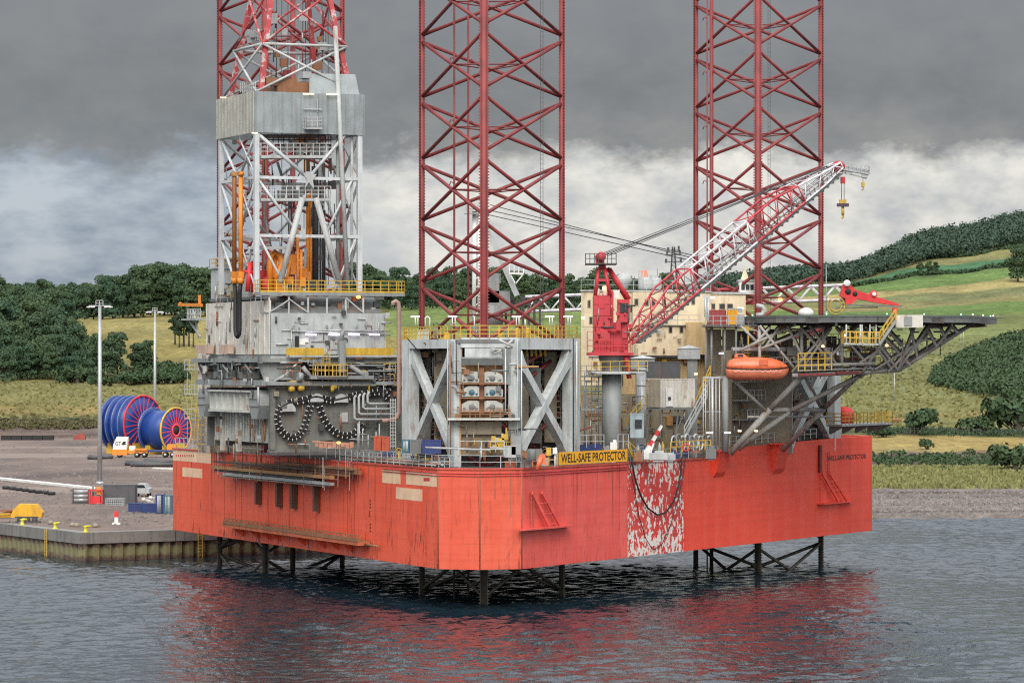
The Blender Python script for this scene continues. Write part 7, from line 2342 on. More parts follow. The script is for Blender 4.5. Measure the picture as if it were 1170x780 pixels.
mb = MB(); mb.lathe(P(921, 361, 327), [(.2, 0), (.75, .1), (.7, .45), (.4, .72), (.05, .8)], 14); solo(mb, 'satellite_dome', M['white'], 'small white dome on the helideck edge between the leg chords', 'dome')
mb = MB(); mb.path([P(864, 360, 331), P(871, 359, 331), P(874, 354, 331), P(871, 350, 331), P(864, 349, 331)], .22, 8); solo(mb, 'vent_pipe', M['pale'], 'pale hooked vent pipe beside the bow leg above the helideck landing', 'pipe')
# ------------------------------------------------------------------ yard on the quay
def gp(px, py):
    """point on the yard surface"""
    D = (EYE - QT) * FPX / (py - YH)
    return V((px - XC) / FPX * D, D, QT)


def reel(label, px, py, Rr, L, rim, spokes, flanges, loc_y):
    base = gp(px, py); D = base.y
    t = thing('cable_reel', label, 'cable reel', base, 'giant blue cable reels')
    ax = V(.80, -.60, 0)
    c = V(base.x, D, QT + Rr + .25)
    mb = MB(); mb.lathe(c - ax * L, [(Rr * .86, 0), (Rr * .86, L - .05)], 40, axis=ax); mb.build('drum', M['blue'], t)
    for k in range(flanges):
        o = c - ax * (L * (1 - k / max(1, flanges - 1)) + .1 - (.1 if k == flanges - 1 else 0))
        mb = MB(); mb.lathe(o, [(Rr * .5, -.12), (Rr, -.12), (Rr, .12), (Rr * .5, .12)], 48, axis=ax); 
        f = mb.build('flange', M['blue'], t)
        mb = MB()
        a_ = ax.orthogonal().normalized(); b_ = ax.cross(a_)
        n = 48; w = .34 if k == flanges - 1 else .09
        pts = [o + (a_ * math.cos(2 * math.pi * i / n) + b_ * math.sin(2 * math.pi * i / n)) * (Rr - .05) + ax * .1 for i in range(n + 1)]
        mb.path(pts, w * .55, 6)
        mb.build('rim', rim if k == flanges - 1 else M['galv'], f)
    o = c + ax * .14
    mb = MB()
    for i in range(22):
        d = a_ * math.cos(2 * math.pi * i / 22) + b_ * math.sin(2 * math.pi * i / 22)
        mb.beam(o + d * Rr * .2, o + d * (Rr - .2), .19, .12, up=ax)
    mb.build('spoke', spokes, t)
    mb = MB(); mb.lathe(o, [(Rr * .30, 0), (Rr * .30, .15), (Rr * .2, .16), (Rr * .2, .02)], 24, axis=ax); mb.build('hub', spokes, t)
    mb = MB(); mb.lathe(o, [(Rr * .19, 0), (Rr * .19, .1)], 20, axis=ax); mb.build('hub_hole', M['black'], t)
    for s in (.08, .92):
        mb = MB(); p = c - ax * (L * s); mb.box(V(p.x, p.y, QT + 1.0), (1.6, Rr * 1.1, 2.0), math.atan2(ax.y, ax.x)); mb.build('cradle', M['yellow'], t)


PINKRED = paint('spoke_pink_red', (.62, .05, .09), rust=0, grime=.1)
reel('largest blue cable reel, red rimmed and banded, behind the lorry cab', 163, 518, 5.35, 6.3, M['bigred'], PINKRED, 5, 0)
reel('blue cable reel with a yellow rim and pink spokes beside the orange hull', 200.5, 519, 4.25, 5.6, M['yellow'], PINKRED, 2, 0)

# lorry
tb = gp(150, 522.5)
lo_ = thing('lorry', 'white and orange lorry with a blue flatbed in front of the cable reels', 'lorry', tb)
ex, ey = V(1, 0, 0), V(0, 1, 0)
sc_ = tb.y / FPX
bx0 = gp(128.5, 522.5)
def lb_(name, x0, x1, z0, z1, m, y0=0.0, y1=2.5):
    mb = MB(); mb.obox(bx0 + V(x0, y0, z0), V(x1 - x0, 0, 0), V(0, y1 - y0, 0), UP * (z1 - z0)); return mb.build(name, m, lo_)
cab_ = MB()
cab_.extrude([bx0 + V(.05, 0, 1.46), bx0 + V(2.5, 0, 1.46), bx0 + V(2.75, 0, 3.7), bx0 + V(.75, 0, 3.75), bx0 + V(.15, 0, 2.4)], V(0, 2.4, 0))
cabo = cab_.build('cab', M['white'], lo_)
lb_('windscreen', .07, .3, 2.35, 3.2, M['glass'], .15, 2.2)
text('lettering', 'GT', M['blackpaint'], bx0 + V(.5, -.02, 2.15), ex, UP, 1.05, .75, lo_, .015)
mb = MB(); mb.extrude([bx0 + V(1.6, -.03, 2.35), bx0 + V(1.95, -.03, 2.9), bx0 + V(2.5, -.03, 2.95), bx0 + V(2.3, -.03, 2.6), bx0 + V(2.55, -.03, 2.45), bx0 + V(2.0, -.03, 2.25)], V(0, .02, 0)); mb.build('dark_emblem', M['blackpaint'], lo_)
lb_('bumper', -.05, 2.65, .45, 1.45, M['orange'], -.03, 2.43)
lb_('chassis', 2.6, 6.4, .75, 1.3, M['orange'], .3, 2.2)
lb_('mudguard', 4.0, 6.2, 1.31, 1.6, M['orange'])
lb_('deck_gear', 3.0, 4.0, 1.31, 2.1, M['white'], .4, 2.0)
lb_('flatbed', 6.3, 13.5, 1.0, 1.35, M['navy'])
lb_('flatbed_load', 9.8, 11.5, 1.36, 2.3, M['orange'], .3, 2.0)
for x in (1.25, 4.4, 5.7, 9.5, 10.8, 12.1):
    for yy in (.0, 2.2):
        mb = MB(); mb.lathe(bx0 + V(x, yy, .5), [(.2, 0), (.48, .02), (.48, .28), (.2, .3)], 18, axis=(0, 1, 0)); w_ = mb.build('wheel', M['black'], lo_)
        if yy == 0:
            mb = MB(); mb.lathe(bx0 + V(x, -.03, .5), [(.05, 0), (.24, .01), (.24, .05)], 14, axis=(0, 1, 0)); mb.build('hub_cap', M['galv'], w_)

# lamp masts
for (px, py, D, ztop, lab) in ((114, 350, 496, 28.2, 'tall grey lighting mast standing by the site cabin, nearer of the two'), (177, 355, 720, 30.7, 'tall grey lighting mast behind the cable reels, farther of the two')):
    x = (px - XC) / FPX * D
    t_ = thing('lamp_mast', lab, 'lamp post', (x, D, QT), 'tall lighting masts in the yard')
    mb = MB(); mb.tube(V(x, D, QT), V(x, D, ztop), .36, .22, 12); mb.lathe(V(x, D, QT), [(.6, 0), (.6, .1), (.4, .3)], 12); mb.build('pole', M['galv'], t_)
    w = 1.55 if D < 600 else 1.6
    mb = MB(); mb.beam(V(x - w, D, ztop - .15), V(x + w, D, ztop - .15), .12, .14); mb.rail([V(x - .5, D - .4, ztop - .2), V(x + .5, D - .4, ztop - .2)], .8, .05, .5, 2); mb.build('cross_head', M['galv'], t_)
    for s in (-1, -.6, .6, 1):
        mb = MB(); mb.box(V(x + w * s, D - .15, ztop - .32), (.55, .5, .16)); mb.build('lamp_head', M['white'], t_)


def ybox(name, label, cat, x0, x1, yt, yb, dep, m, ribs=8, group=None, doors=False):
    D = gp(0, yb).y
    return container(name, label, cat, x0, yt, x1, yb, D, dep, m, ribs=ribs, group=group, doors=doors)


ybox('shipping_container', 'low navy container on the yard, left of the row by the hull', 'container', 146.5, 161, 574.5, 584.5, 2.4, M['navy'], 7)
ybox('shipping_container', 'low navy container on the yard, second of the row by the hull', 'container', 161.6, 177, 575, 585.5, 2.4, M['navy'], 7)
ybox('shipping_container', 'tall navy container on the yard beside the teal one', 'container', 177.6, 186, 564.5, 586.5, 2.4, M['navy'], 4, doors=True)
ybox('shipping_container', 'tall teal container on the yard half hidden by the hull end', 'container', 186.6, 197, 565.5, 587, 2.4, M['teal'], 5, doors=True)
ybox('site_cabin', 'dark grey site cabin at the foot of the nearer lighting mast', 'cabin', 118, 154, 553.5, 575, 3.0, paint('cabin_charcoal', (.075, .075, .085), rust=.05), 0)
t_ = thing('generator', 'red framed generator set beside the dark grey site cabin', 'generator', gp(109, 575.5))
o = gp(102, 575.5)
mb = MB()
for (x, y) in ((0, 0), (1.5, 0), (0, 1.4), (1.5, 1.4)): mb.beam(o + V(x, y, 0), o + V(x, y, 1.7), .14)
for z in (.1, 1.65):
    mb.beam(o + V(0, 0, z), o + V(1.5, 0, z), .14); mb.beam(o + V(0, 1.4, z), o + V(1.5, 1.4, z), .14); mb.beam(o + V(0, 0, z), o + V(0, 1.4, z), .14); mb.beam(o + V(1.5, 0, z), o + V(1.5, 1.4, z), .14)
mb.build('frame', M['bigred'], t_)
mb = MB(); mb.obox(o + V(.2, .2, .15), V(1.1, 0, 0), V(0, 1, 0), UP * .8); mb.build('engine', M['bigred'], t_)
mb = MB(); mb.tube(o + V(.4, .5, .95), o + V(.4, .5, 2.1), .1); mb.box(o + V(.9, .6, 1.2), (.6, .6, .5)); mb.build('radiator', M['mid'], t_)
mb = MB(); mb.box(o + V(1.1, .4, 1.6), (.5, .4, .9)); mb.build('hood', M['orange'], t_)
t_ = thing('tank_cage', 'stack of silver tanks in a dark cage left of the red generator', 'tanks', gp(91, 575))
o = gp(82.5, 575)
mb = MB()
for k in range(3): mb.tube(o + V(.15, .6, .38 + k * .5), o + V(1.85, .6, .38 + k * .5), .27, n=12)
mb.build('tank', M['galv'], t_)
mb = MB()
for x in (0, 1.95):
    for y in (0, 1.2): mb.beam(o + V(x, y, 0), o + V(x, y, 1.75), .1)
mb.beam(o + V(0, 0, 1.7), o + V(1.95, 0, 1.7), .08); mb.beam(o + V(0, 0, .06), o + V(1.95, 0, .06), .12); mb.build('cage', M['dark'], t_)
t_ = thing('wire_crate', 'low grey wire crate in front of the dark site cabin', 'crate', gp(131, 577))
o = gp(120, 577)
mb = MB(); mb.obox(o + V(.05, .05, 0), V(2.2, 0, 0), V(0, 1, 0), UP * .12)
mb.rail([o, o + V(2.3, 0, 0), o + V(2.3, 1.1, 0), o + V(0, 1.1, 0), o], .8, .03, .25, 3); mb.build('mesh_side', M['galv'], t_)
mb = MB(); mb.obox(o + V(.2, .2, .13), V(1.7, 0, 0), V(0, .7, 0), UP * .5); mb.build('load', M['mid'], t_)
# pickup parked behind the cabin
t_ = thing('parked_pickup', 'pale silver pickup parked to the right of the dark site cabin', 'pickup', gp(160, 567))
o = gp(153.5, 567)
mb = MB(); mb.extrude([o + V(0, 0, .4), o + V(1.9, 0, .4), o + V(1.9, 0, 1.0), o + V(1.6, 0, 1.05), o + V(1.3, 0, 1.55), o + V(.3, 0, 1.6), o + V(0, 0, 1.05)], V(0, 4.4, 0)); mb.build('body', M['galv'], t_)
mb = MB(); mb.extrude([o + V(.25, -.02, 1.1), o + V(1.45, -.02, 1.1), o + V(1.2, -.02, 1.48), o + V(.4, -.02, 1.48)], V(0, .02, 0)); mb.build('windscreen', M['glass'], t_)
for x in (.1, 1.6):
    for y in (.5, 3.3): mb = MB(); mb.lathe(o + V(x, y, .36), [(.1, 0), (.36, .01), (.36, .2), (.1, .21)], 14, axis=(1, 0, 0)); mb.build('wheel', M['black'], t_)
# yellow machine
t_ = thing('crawler_machine', 'yellow and rusty crawler machine lying at the left end of the quay', 'machine', gp(22, 597))
o = gp(-2, 597)
mb = MB(); mb.extrude([o + V(1.2, 0, .55), o + V(4.6, 0, .55), o + V(4.7, 0, 1.1), o + V(4.4, 0, 1.5), o + V(4.1, 0, 1.95), o + V(2.2, 0, 2.0), o + V(1.6, 0, 1.4)], V(0, 1.8, 0)); mb.build('hood', paint('machine_yellow', (.66, .36, .02), rust=.3), t_)
mb = MB(); mb.obox(o + V(-2, .1, .5), V(3.4, 0, 0), V(0, 1.6, 0), UP * .5); mb.beam(o + V(-2, .2, 1.2), o + V(1.6, .2, 1.35), .2); mb.tube(o + V(.3, .5, .9), o + V(2, .5, 1.4), .16); mb.build('chassis', M['rust'], t_)
mb = MB(); mb.extrude([o + V(-1, -.1, 1.0), o + V(1.3, -.1, 1.05), o + V(1.3, -.1, .85), o + V(-1, -.1, .7)], V(0, .5, 0)); mb.box(o + V(.2, .4, .75), (2.2, .8, .35)); mb.build('arm', paint('machine_yellow_worn', (.56, .30, .02), rust=.4), t_)
for x in (2.3, 3.1, 3.9): 
    mb = MB(); mb.lathe(o + V(x, -.15, .32), [(.1, 0), (.3, .02), (.3, .25), (.1, .27)], 14, axis=(0, 1, 0)); mb.build('track_roller', M['dark'], t_)
mb = MB(); mb.obox(o + V(1.8, -.2, .02), V(2.7, 0, 0), V(0, .5, 0), UP * .16); mb.obox(o + V(1.8, -.2, .58), V(2.5, 0, 0), V(0, .5, 0), UP * .1); mb.build('track', M['dark'], t_)
# striped post
t_ = thing('marker_post', 'red topped white post on a pale slab near the quay edge', 'post', gp(133, 599))
o = gp(133, 599)
mb = MB(); mb.box(o + UP * .1, (.85, .7, .2)); mb.build('base', M['white'], t_)
mb = MB(); mb.box(o + UP * .5, (.38, .3, .6)); mb.build('post', M['white'], t_)
mb = MB(); mb.box(o + UP * 1.1, (.42, .34, .62)); mb.build('red_top', M['bigred'], t_)
# low things lying about
p, q = gp(-12, 546.5), gp(104, 558.5)
mb = MB(); mb.beam(p + UP * .16, q + UP * .16, 1.2, .3)
solo(mb, 'kerb_strip', M['white'], 'long white strip lying across the yard left of the site cabin', 'kerb')
mb = MB(); p, q = gp(176, 535.2), gp(196, 536.2); mb.beam(p + UP * .1, q + UP * .1, .8, .2); solo(mb, 'kerb_strip', M['white'], 'short white strip on the yard below the flatbed lorry', 'kerb')
for i in range(8):
    mb = MB(); c = gp(7 + i * 7.4, 558.5 + i * .95); mb.lathe(c, [(.2, 0), (.5, .02), (.55, .2), (.5, .4), (.2, .42)], 14)
    solo(mb, 'old_tyre', M['black'], 'dark old tyre in the row lying across the yard', 'tyre', 'row of old tyres on the yard')
for i in range(5):
    x0 = 1 + i * 12
    ybox('spoil_bin', 'black open bin in the row along the far edge of the yard', 'bin', x0, x0 + 11.3, 497.2, 502.6, 2.4, M['black'], 6, 'black bins along the far yard edge')
for i, (px, py, L, a) in enumerate(((163, 531.5, 6, .1), (176, 533, 8, .25), (184, 529.5, 6, .05), (108, 524.5, 2.5, .1), (120, 524, 2.5, 0))):
    mb = MB(); c = gp(px, py)
    for k in range(3): mb.tube(c + V(-L / 2 * math.cos(a), k * .9, .3 + .1 * k), c + V(L / 2 * math.cos(a), k * .9 + L * .3 * math.sin(a), .3), .3, n=8)
    solo(mb, 'pipe_pile', M['dark'], ('dark pipes piled below the lorry flatbed, left heap', 'dark pipes piled below the lorry flatbed, longest heap', 'dark pipes piled below the lorry flatbed, back heap', 'small dark scrap heap by the nearer lighting mast', 'small dark scrap heap below the lorry cab')[i], 'pipes')
for i, (px, py) in enumerate(((58, 598.5), (83, 601), (88, 601.5), (109, 602), (172, 570), (181, 572), (170, 574), (164, 572))):
    mb = MB(); c = gp(px, py); mb.lathe(c, [(.3, 0), (.34, .15), (.22, .35), (.05, .42)], 7); mb.box(c + V(.3, .1, .12), (.4, .3, .24), .7)
    solo(mb, 'rubble_lump', M['khaki'] if i < 4 else M['whitebeam'], 'pale lump of rubble lying on the quay' if i < 4 else 'pale block in the heap behind the navy containers', 'rubble', 'rubble lumps near the quay edge' if i < 4 else 'pale blocks behind the navy containers')
mb = MB(); c = gp(91, 502); mb.box(c + UP * .5, (2.6, 2, 1)); mb.box(c + UP * 1.1 + V(.3, 0, 0), (1.2, 1.6, .6)); solo(mb, 'small_digger', paint('dull_digger_red', (.3, .06, .05), rust=.2), 'small red machine at the far edge of the yard', 'machine')

# ------------------------------------------------------------------ foliage
def leaf_mat(name, c0, c1, c2):
    m, nt, b = new_mat(name)
    oi = N(nt, 'ShaderNodeObjectInfo').outputs['Random']
    pos = N(nt, 'ShaderNodeNewGeometry').outputs['Position']
    c = mixc(nt, ramp(nt, noise(nt, pos, 0.22, 4), [(.35, 0), (.65, 1)]), c0, c1)
    c = mixc(nt, math2(nt, 'MULTIPLY', oi, .75), c, c2)
    c = mixc(nt, ramp(nt, noise(nt, pos, 1.3, 3), [(.3, 0), (.7, .5)]), c, tuple(x * 1.7 for x in c1))
    nt.links.new(c, b.inputs['Base Color']); b.inputs['Roughness'].default_value = .7
    b.inputs['Specular IOR Level'].default_value = .2
    return m


LEAF = leaf_mat('broad_leaves', (.017, .040, .029), (.042, .080, .044), (.070, .096, .036))
PINE = leaf_mat('pine_needles', (.012, .026, .018), (.022, .042, .024), (.03, .045, .02))
GORSE = leaf_mat('gorse_leaves', (.022, .046, .026), (.042, .074, .034), (.045, .065, .025))
BARK = plain('bark', (.06, .05, .04), .9)


def add_leaves(V_, F_, centre, rad, n, size, rs, flat=1.0):
    """n leaf faces through the shell of an ellipsoid lobe, as numpy blocks"""
    d = rs.normal(size=(n, 3)); d /= np.linalg.norm(d, axis=1)[:, None]
    d[:, 2] = np.where(d[:, 2] < -.35, -d[:, 2] * .6, d[:, 2])
    r = rs.uniform(.72, 1.08, n)[:, None]
    c = np.asarray(centre) + d * r * np.asarray(rad)
    nrm = d + rs.normal(size=(n, 3)) * .55
    nrm /= np.linalg.norm(nrm, axis=1)[:, None]
    t = np.cross(nrm, rs.normal(size=(n, 3))); t /= np.linalg.norm(t, axis=1)[:, None]
    u = np.cross(nrm, t)
    s = size * rs.uniform(.55, 1.25, n)[:, None]
    q = np.stack([c - t * s - u * s * .7, c + t * s - u * s * .55, c + t * s * .8 + u * s * .7, c - t * s * .7 + u * s * .6], 1)
    V_.append(q.reshape(-1, 3))


def mesh_quads(name, blocks, mat):
    co = np.concatenate(blocks); n = len(co)
    me = bpy.data.meshes.new(name)
    me.vertices.add(n); me.vertices.foreach_set('co', co.ravel().astype(np.float32))
    me.loops.add(n); me.loops.foreach_set('vertex_index', np.arange(n, dtype=np.int32))
    me.polygons.add(n // 4); me.polygons.foreach_set('loop_start', np.arange(0, n, 4, dtype=np.int32))
    me.update(calc_edges=True); me.materials.append(mat)
    return me


def tree_proto(seed, H, W, kind='broad'):
    rs = np.random.default_rng(seed)
    blocks = []
    trunk = MB(); trunk.tube((0, 0, -1.0), (0, 0, H * .45), .42, .25, 8)
    if kind == 'broad':
        n = 19
        for i in range(n):
            h = rs.uniform(.30, .86) * H
            rr = W * (1 - abs(h / H - .5) ** 1.6 * 1.7) * rs.uniform(.35, 1.0) * .66
            a = rs.uniform(0, 6.283)
            cen = (rr * math.cos(a), rr * math.sin(a), h)
            r = W * rs.uniform(.22, .42)
            add_leaves(blocks, None, cen, (r, r, r * .78), 230, .36, rs)
            trunk.tube((0, 0, H * .3), cen, .16, .05, 5)
        add_leaves(blocks, None, (0, 0, H * .55), (W * .62, W * .62, H * .34), 330, .45, rs)
        add_leaves(blocks, None, (0, 0, H * .16), (W * .72, W * .72, H * .2), 230, .6, rs)
    elif kind == 'pine':
        for i in range(11):
            h = rs.uniform(.5, .97) * H; a = rs.uniform(0, 6.283); rr = W * rs.uniform(.1, .7) * (1.25 - h / H)
            cen = (rr * math.cos(a), rr * math.sin(a), h); r = W * rs.uniform(.3, .45)
            add_leaves(blocks, None, cen, (r, r, r * .5), 110, .34, rs)
            trunk.tube((0, 0, h - .5), cen, .1, .04, 5)
        trunk.tube((0, 0, H * .4), (0, 0, H * .92), .25, .1, 8)
    else:
        for i in range(8):
            a = rs.uniform(0, 6.283); rr = W * rs.uniform(.1, .7)
            cen = (rr * math.cos(a), rr * math.sin(a), H * rs.uniform(.25, .62)); r = W * rs.uniform(.3, .5)
            add_leaves(blocks, None, cen, (r, r, min(r, H * .4)), 90, .26, rs)
            trunk.tube((0, 0, 0), cen, .08, .03, 5)
    return blocks, trunk


PROT = {}


def get_tree(kind, k):
    key = (kind, k)
    if key not in PROT:
        H, W = {'broad': (17, 7.0), 'pine': (11, 4.2), 'bush': (3.2, 2.6)}[kind]
        blocks, trunk = tree_proto(100 + k * 7 + len(kind), H * (1 + .08 * (k - 1)), W * (1 + .1 * ((k * 2) % 3 - 1)), kind)
        me = mesh_quads('crown', blocks, {'broad': LEAF, 'pine': PINE, 'bush': GORSE}[kind])
        tm = trunk.build('trunk', BARK); td = tm.data; bpy.data.objects.remove(tm)
        PROT[key] = (me, td)
    return PROT[key]


def plant(kind, k, p, s, label, cat, group, name, rz=0.0, sz=None):
    me, td = get_tree(kind, k)
    t = thing(name, label, cat, p, group, rz)
    t.scale = (s, s, s if sz is None else sz)
    for (nm, d) in (('crown', me), ('trunk', td)):
        o = bpy.data.objects.new(nm, d); COL.objects.link(o); o.parent = t
    return t


rt = random.Random(5)
# wood on the slope behind the yard, left
for row, (D, x0, x1, st, s0) in enumerate(((1140, -20, 92, 12, .82), (1190, -26, 100, 13, 1.0), (1255, -20, 92, 14, 1.08), (1320, -26, 86, 14, 1.1), (1390, -20, 80, 13, 1.08), (1450, -26, 74, 14, 1.05))):
    x = x0
    while x < x1:
        DD_ = D + rt.uniform(-18, 18)
        f = 1.0 if x < 75 else .78
        plant('broad', rt.randrange(4), land_at(x, DD_) - UP * .4, s0 * f * rt.uniform(.85, 1.12), 'dark round crowned tree in the dense wood left behind the yard', 'tree', 'dense wood behind the left of the yard', 'broadleaf_tree', rt.uniform(0, 6))
        x += st * rt.uniform(.75, 1.2)
for (px, D, s, lab) in ((104, 1160, .80, 'round dark tree at the right edge of the left wood'), (119, 1150, .86, 'tall round tree just right of the nearer lighting mast'), (134, 1158, .80, 'dark tree with a sloping right side, right of the nearer mast'), (158, 1165, .72, 'dark tree standing a little apart beside the farther mast'), (168, 1170, .62, 'smaller tree touching the farther lighting mast'), (96, 1135, .6, 'low leafy tree at the foot of the left wood')):
    plant('broad', rt.randrange(4), land_at(px, D) - UP * .4, s, lab, 'tree', None, 'broadleaf_tree', rt.uniform(0, 6))
for i in range(16):
    px = 70 + i * 9.2
    plant('bush', i % 3, land_at(px, 1118 + rt.uniform(-8, 14)) - UP * .3, rt.uniform(1.0, 1.9), 'low dark bush along the foot of the left wood', 'bush', 'bushes along the foot of the left wood', 'leafy_bush', rt.uniform(0, 6))
for (px, s) in ((180, 1.6), (186, 1.9), (193, 1.7), (200, 1.5), (207, 1.2)):
    plant('bush', rt.randrange(3), land_at(px, 1160 + rt.uniform(-10, 10)) - UP * .3, s, 'low green thicket bush right of the farther lighting mast', 'bush', 'thicket right of the farther mast', 'leafy_bush', rt.uniform(0, 6))
# back wood on the ridge
for row, (D, x0, x1, st) in enumerate(((1620, -20, 240, 12), (1690, -30, 250, 13), (1760, -30, 250, 15))):
    x = x0
    while x < x1:
        s = 1.12 + .20 * math.sin((x - 120) * .027) + (.12 if x > 150 else 0)
        plant('broad', rt.randrange(4), land_at(x, D + rt.uniform(-20, 20)) - UP * .4, s * rt.uniform(.88, 1.12), 'tall dark tree in the ridge wood behind the yellow field', 'tree', 'ridge wood behind the yellow field', 'broadleaf_tree', rt.uniform(0, 6))
        x += st * rt.uniform(.8, 1.2)
for (px, s) in ((200, 1.0), (205, .9), (210, 1.1), (216, 1.0), (221, .95)):
    plant('pine', rt.randrange(3), land_at(px, 1330 + rt.uniform(-12, 12)) - UP * .3, s, 'dark pine with a bare trunk in the clump left of the drill floor', 'tree', 'pine clump left of the drill floor', 'pine_tree', rt.uniform(0, 6))
# middle wood
for row, (D, x0, x1, st) in enumerate(((1715, 405, 800, 12.5), (1790, 395, 800, 13), (1870, 395, 800, 15))):
    x = x0
    while x < x1:
        s = 1.05 + .16 * math.sin(x * .035 + row)
        if x > 690: s *= .78
        plant('broad', rt.randrange(4), land_at(x, D + rt.uniform(-22, 22)) - UP * .4, s * rt.uniform(.85, 1.15), 'tall dark tree in the wood seen through the nearest lattice leg', 'tree', 'wood seen through the nearest leg', 'broadleaf_tree', rt.uniform(0, 6))
        x += st * rt.uniform(.8, 1.2)
# right: lone trees and hedge
for (px, D, s, k, lab) in ((1163, 2010, 1.35, 0, 'big dark lone tree at the right edge beside the pale field'), (1052, 2215, .48, 1, 'left tree of the small clump between the green fields'), (1061, 2220, .52, 2, 'tallest tree of the small clump between the green fields'), (1069, 2215, .45, 3, 'right tree of the small clump between the green fields')):
    plant('broad', k, land_at(px, D) - UP * .3, s, lab, 'tree', None, 'broadleaf_tree', rt.uniform(0, 6))
for (px, D, s, lab) in ((1047, 712, 2.0, 'taller rounded bush on the fence line, right of the hull'), (1117, 716, 1.5, 'rounded bush on the fence line, midway to the right edge'), (1163, 716, 2.6, 'large dark bush at the right edge on the fence line'), (1060, 640, .8, 'small dark bush alone on the tan grass strip'), (1160, 556, 1.55, 'broad bush low at the right edge above the beach'), (1008, 700, 1.0, 'low bush on the fence line closest to the hull'), (1150, 905, 1.6, 'green bush on the pasture above the fence line')):
    plant('bush', rt.randrange(3), land_at(px, D) - UP * .2, s, lab, 'bush', None, 'leafy_bush', rt.uniform(0, 6))


# masses nobody could count ----------------------------------------------------
def scatter(name, pts, rad, n, size, mat, label, cat, seed=1, hz=.8):
    rs = np.random.default_rng(seed); blocks = []
    for p in pts:
        r = rad * rs.uniform(.65, 1.3)
        add_leaves(blocks, None, (p.x, p.y, p.z + r * hz * .75), (r, r, r * hz), n, size * rs.uniform(.8, 1.2), rs)
    o = bpy.data.objects.new(name, mesh_quads(name, blocks, mat)); COL.objects.link(o)
    return tag(o, label, cat, kind='stuff')


pts = []
basex, baseD = [780, 840, 950, 1010, 1080, 1170, 1300], [2060, 2080, 2320, 2380, 2440, 2540, 2600]
rs_ = random.Random(11)
while len(pts) < 5200:
    px = rs_.uniform(800, 1270); bd_ = np.interp(px, basex, baseD)
    D = bd_ + (3250 - bd_) * rs_.random() ** 1.25
    pts.append(land_at(px, D))
FOREST = leaf_mat('forest_leaves', (.024, .046, .036), (.044, .074, .050), (.04, .06, .03))
scatter('hillside_forest', pts, 4.6, 50, .85, FOREST, 'dark forest covering the hilltop on the right', 'forest', 3, 1.35)
pts = []
poly = [(1180, 383), (1150, 388), (1122, 398), (1090, 412), (1066, 432), (1064, 440), (1090, 447), (1130, 455), (1180, 462)]


def inpoly(x, y, pl):
    c = False; j = len(pl) - 1
    for i in range(len(pl)):
        if (pl[i][1] > y) != (pl[j][1] > y) and x < (pl[j][0] - pl[i][0]) * (y - pl[i][1]) / (pl[j][1] - pl[i][1]) + pl[i][0]: c = not c
        j = i
    return c


tries = 0
while len(pts) < 1500 and tries < 60000:
    tries += 1
    px = rs_.uniform(1055, 1230); D = rs_.uniform(880, 1650); p = land_at(px, D)
    y = YH + (EYE - p.z) * FPX / D
    if inpoly(min(px, 1178), y, poly): pts.append(p)
scatter('gorse_scrub', pts, 2.3, 44, .42, GORSE, 'dense dark gorse scrub on the right hillside', 'scrub', 4, .75)
pts = [land_at(rs_.choice((1000, 1020, 1052, 1075, 1090, 1125, 1150, 1200)) + rs_.gauss(0, 9), rs_.gauss(713, 6)) for _ in range(230)]
scatter('fence_scrub', pts, .8, 26, .22, GORSE, 'scrubby dark undergrowth along the fence line', 'undergrowth', 5, .8)
pts = [land_at(rs_.uniform(985, 1095), rs_.gauss(590, 9)) for _ in range(120)] + [land_at(rs_.uniform(985, 1230), rs_.gauss(600, 8)) for _ in range(90)] + [land_at(rs_.uniform(1090, 1140), rs_.gauss(585, 6)) for _ in range(40)]
scatter('bank_scrub', pts, .75, 24, .22, GORSE, 'dark scrub growing on the bank above the beach', 'undergrowth', 6, .7)
GR = leaf_mat('shore_grass_blades', (.10, .13, .05), (.17, .19, .075), (.20, .17, .07))
blocks = []
rs = np.random.default_rng(8)
for i in range(7000):
    p = land_at(rs.uniform(985, 1240), rs.uniform(511, 572))
    h = rs.uniform(.25, .75); w = rs.uniform(.12, .35); a = rs.uniform(0, 3.14)
    c_ = np.array([p.x, p.y, p.z - .03]); t = np.array([math.cos(a), math.sin(a), 0]) * w; l = np.array([rs.normal() * .15, rs.normal() * .15, h])
    blocks.append(np.stack([c_ - t, c_ + t, c_ + t * .5 + l, c_ - t * .5 + l]))
o = bpy.data.objects.new('shore_grass', mesh_quads('shore_grass', blocks, GR)); COL.objects.link(o); tag(o, 'rough grass on the bank above the right hand beach', 'grass', kind='stuff')
blocks = []
for i in range(7000):
    px = rs.uniform(-30, 240) if i % 4 == 0 else rs.uniform(930, 1210)
    D = 935 + 190 * rs.beta(1.2, 1.2) if i % 4 == 0 else 735 + 620 * rs.beta(1.1, 1.3)
    p = land_at(px, D); h = rs.uniform(.25, .8); w = rs.uniform(.25, .7); a = rs.uniform(-.6, .6)
    c_ = np.array([p.x, p.y, p.z - .05]); t = np.array([math.cos(a), math.sin(a), 0]) * w; l = np.array([rs.normal() * .2, rs.normal() * .2, h])
    blocks.append(np.stack([c_ - t, c_ + t, c_ + t * .6 + l, c_ - t * .6 + l]))
GR2 = leaf_mat('pasture_tussocks', (.105, .115, .045), (.15, .155, .065), (.165, .15, .06))
o = bpy.data.objects.new('pasture_tussocks', mesh_quads('pasture_tussocks', blocks, GR2)); COL.objects.link(o); tag(o, 'tussocks of rough pasture grass on the slopes', 'grass', kind='stuff')
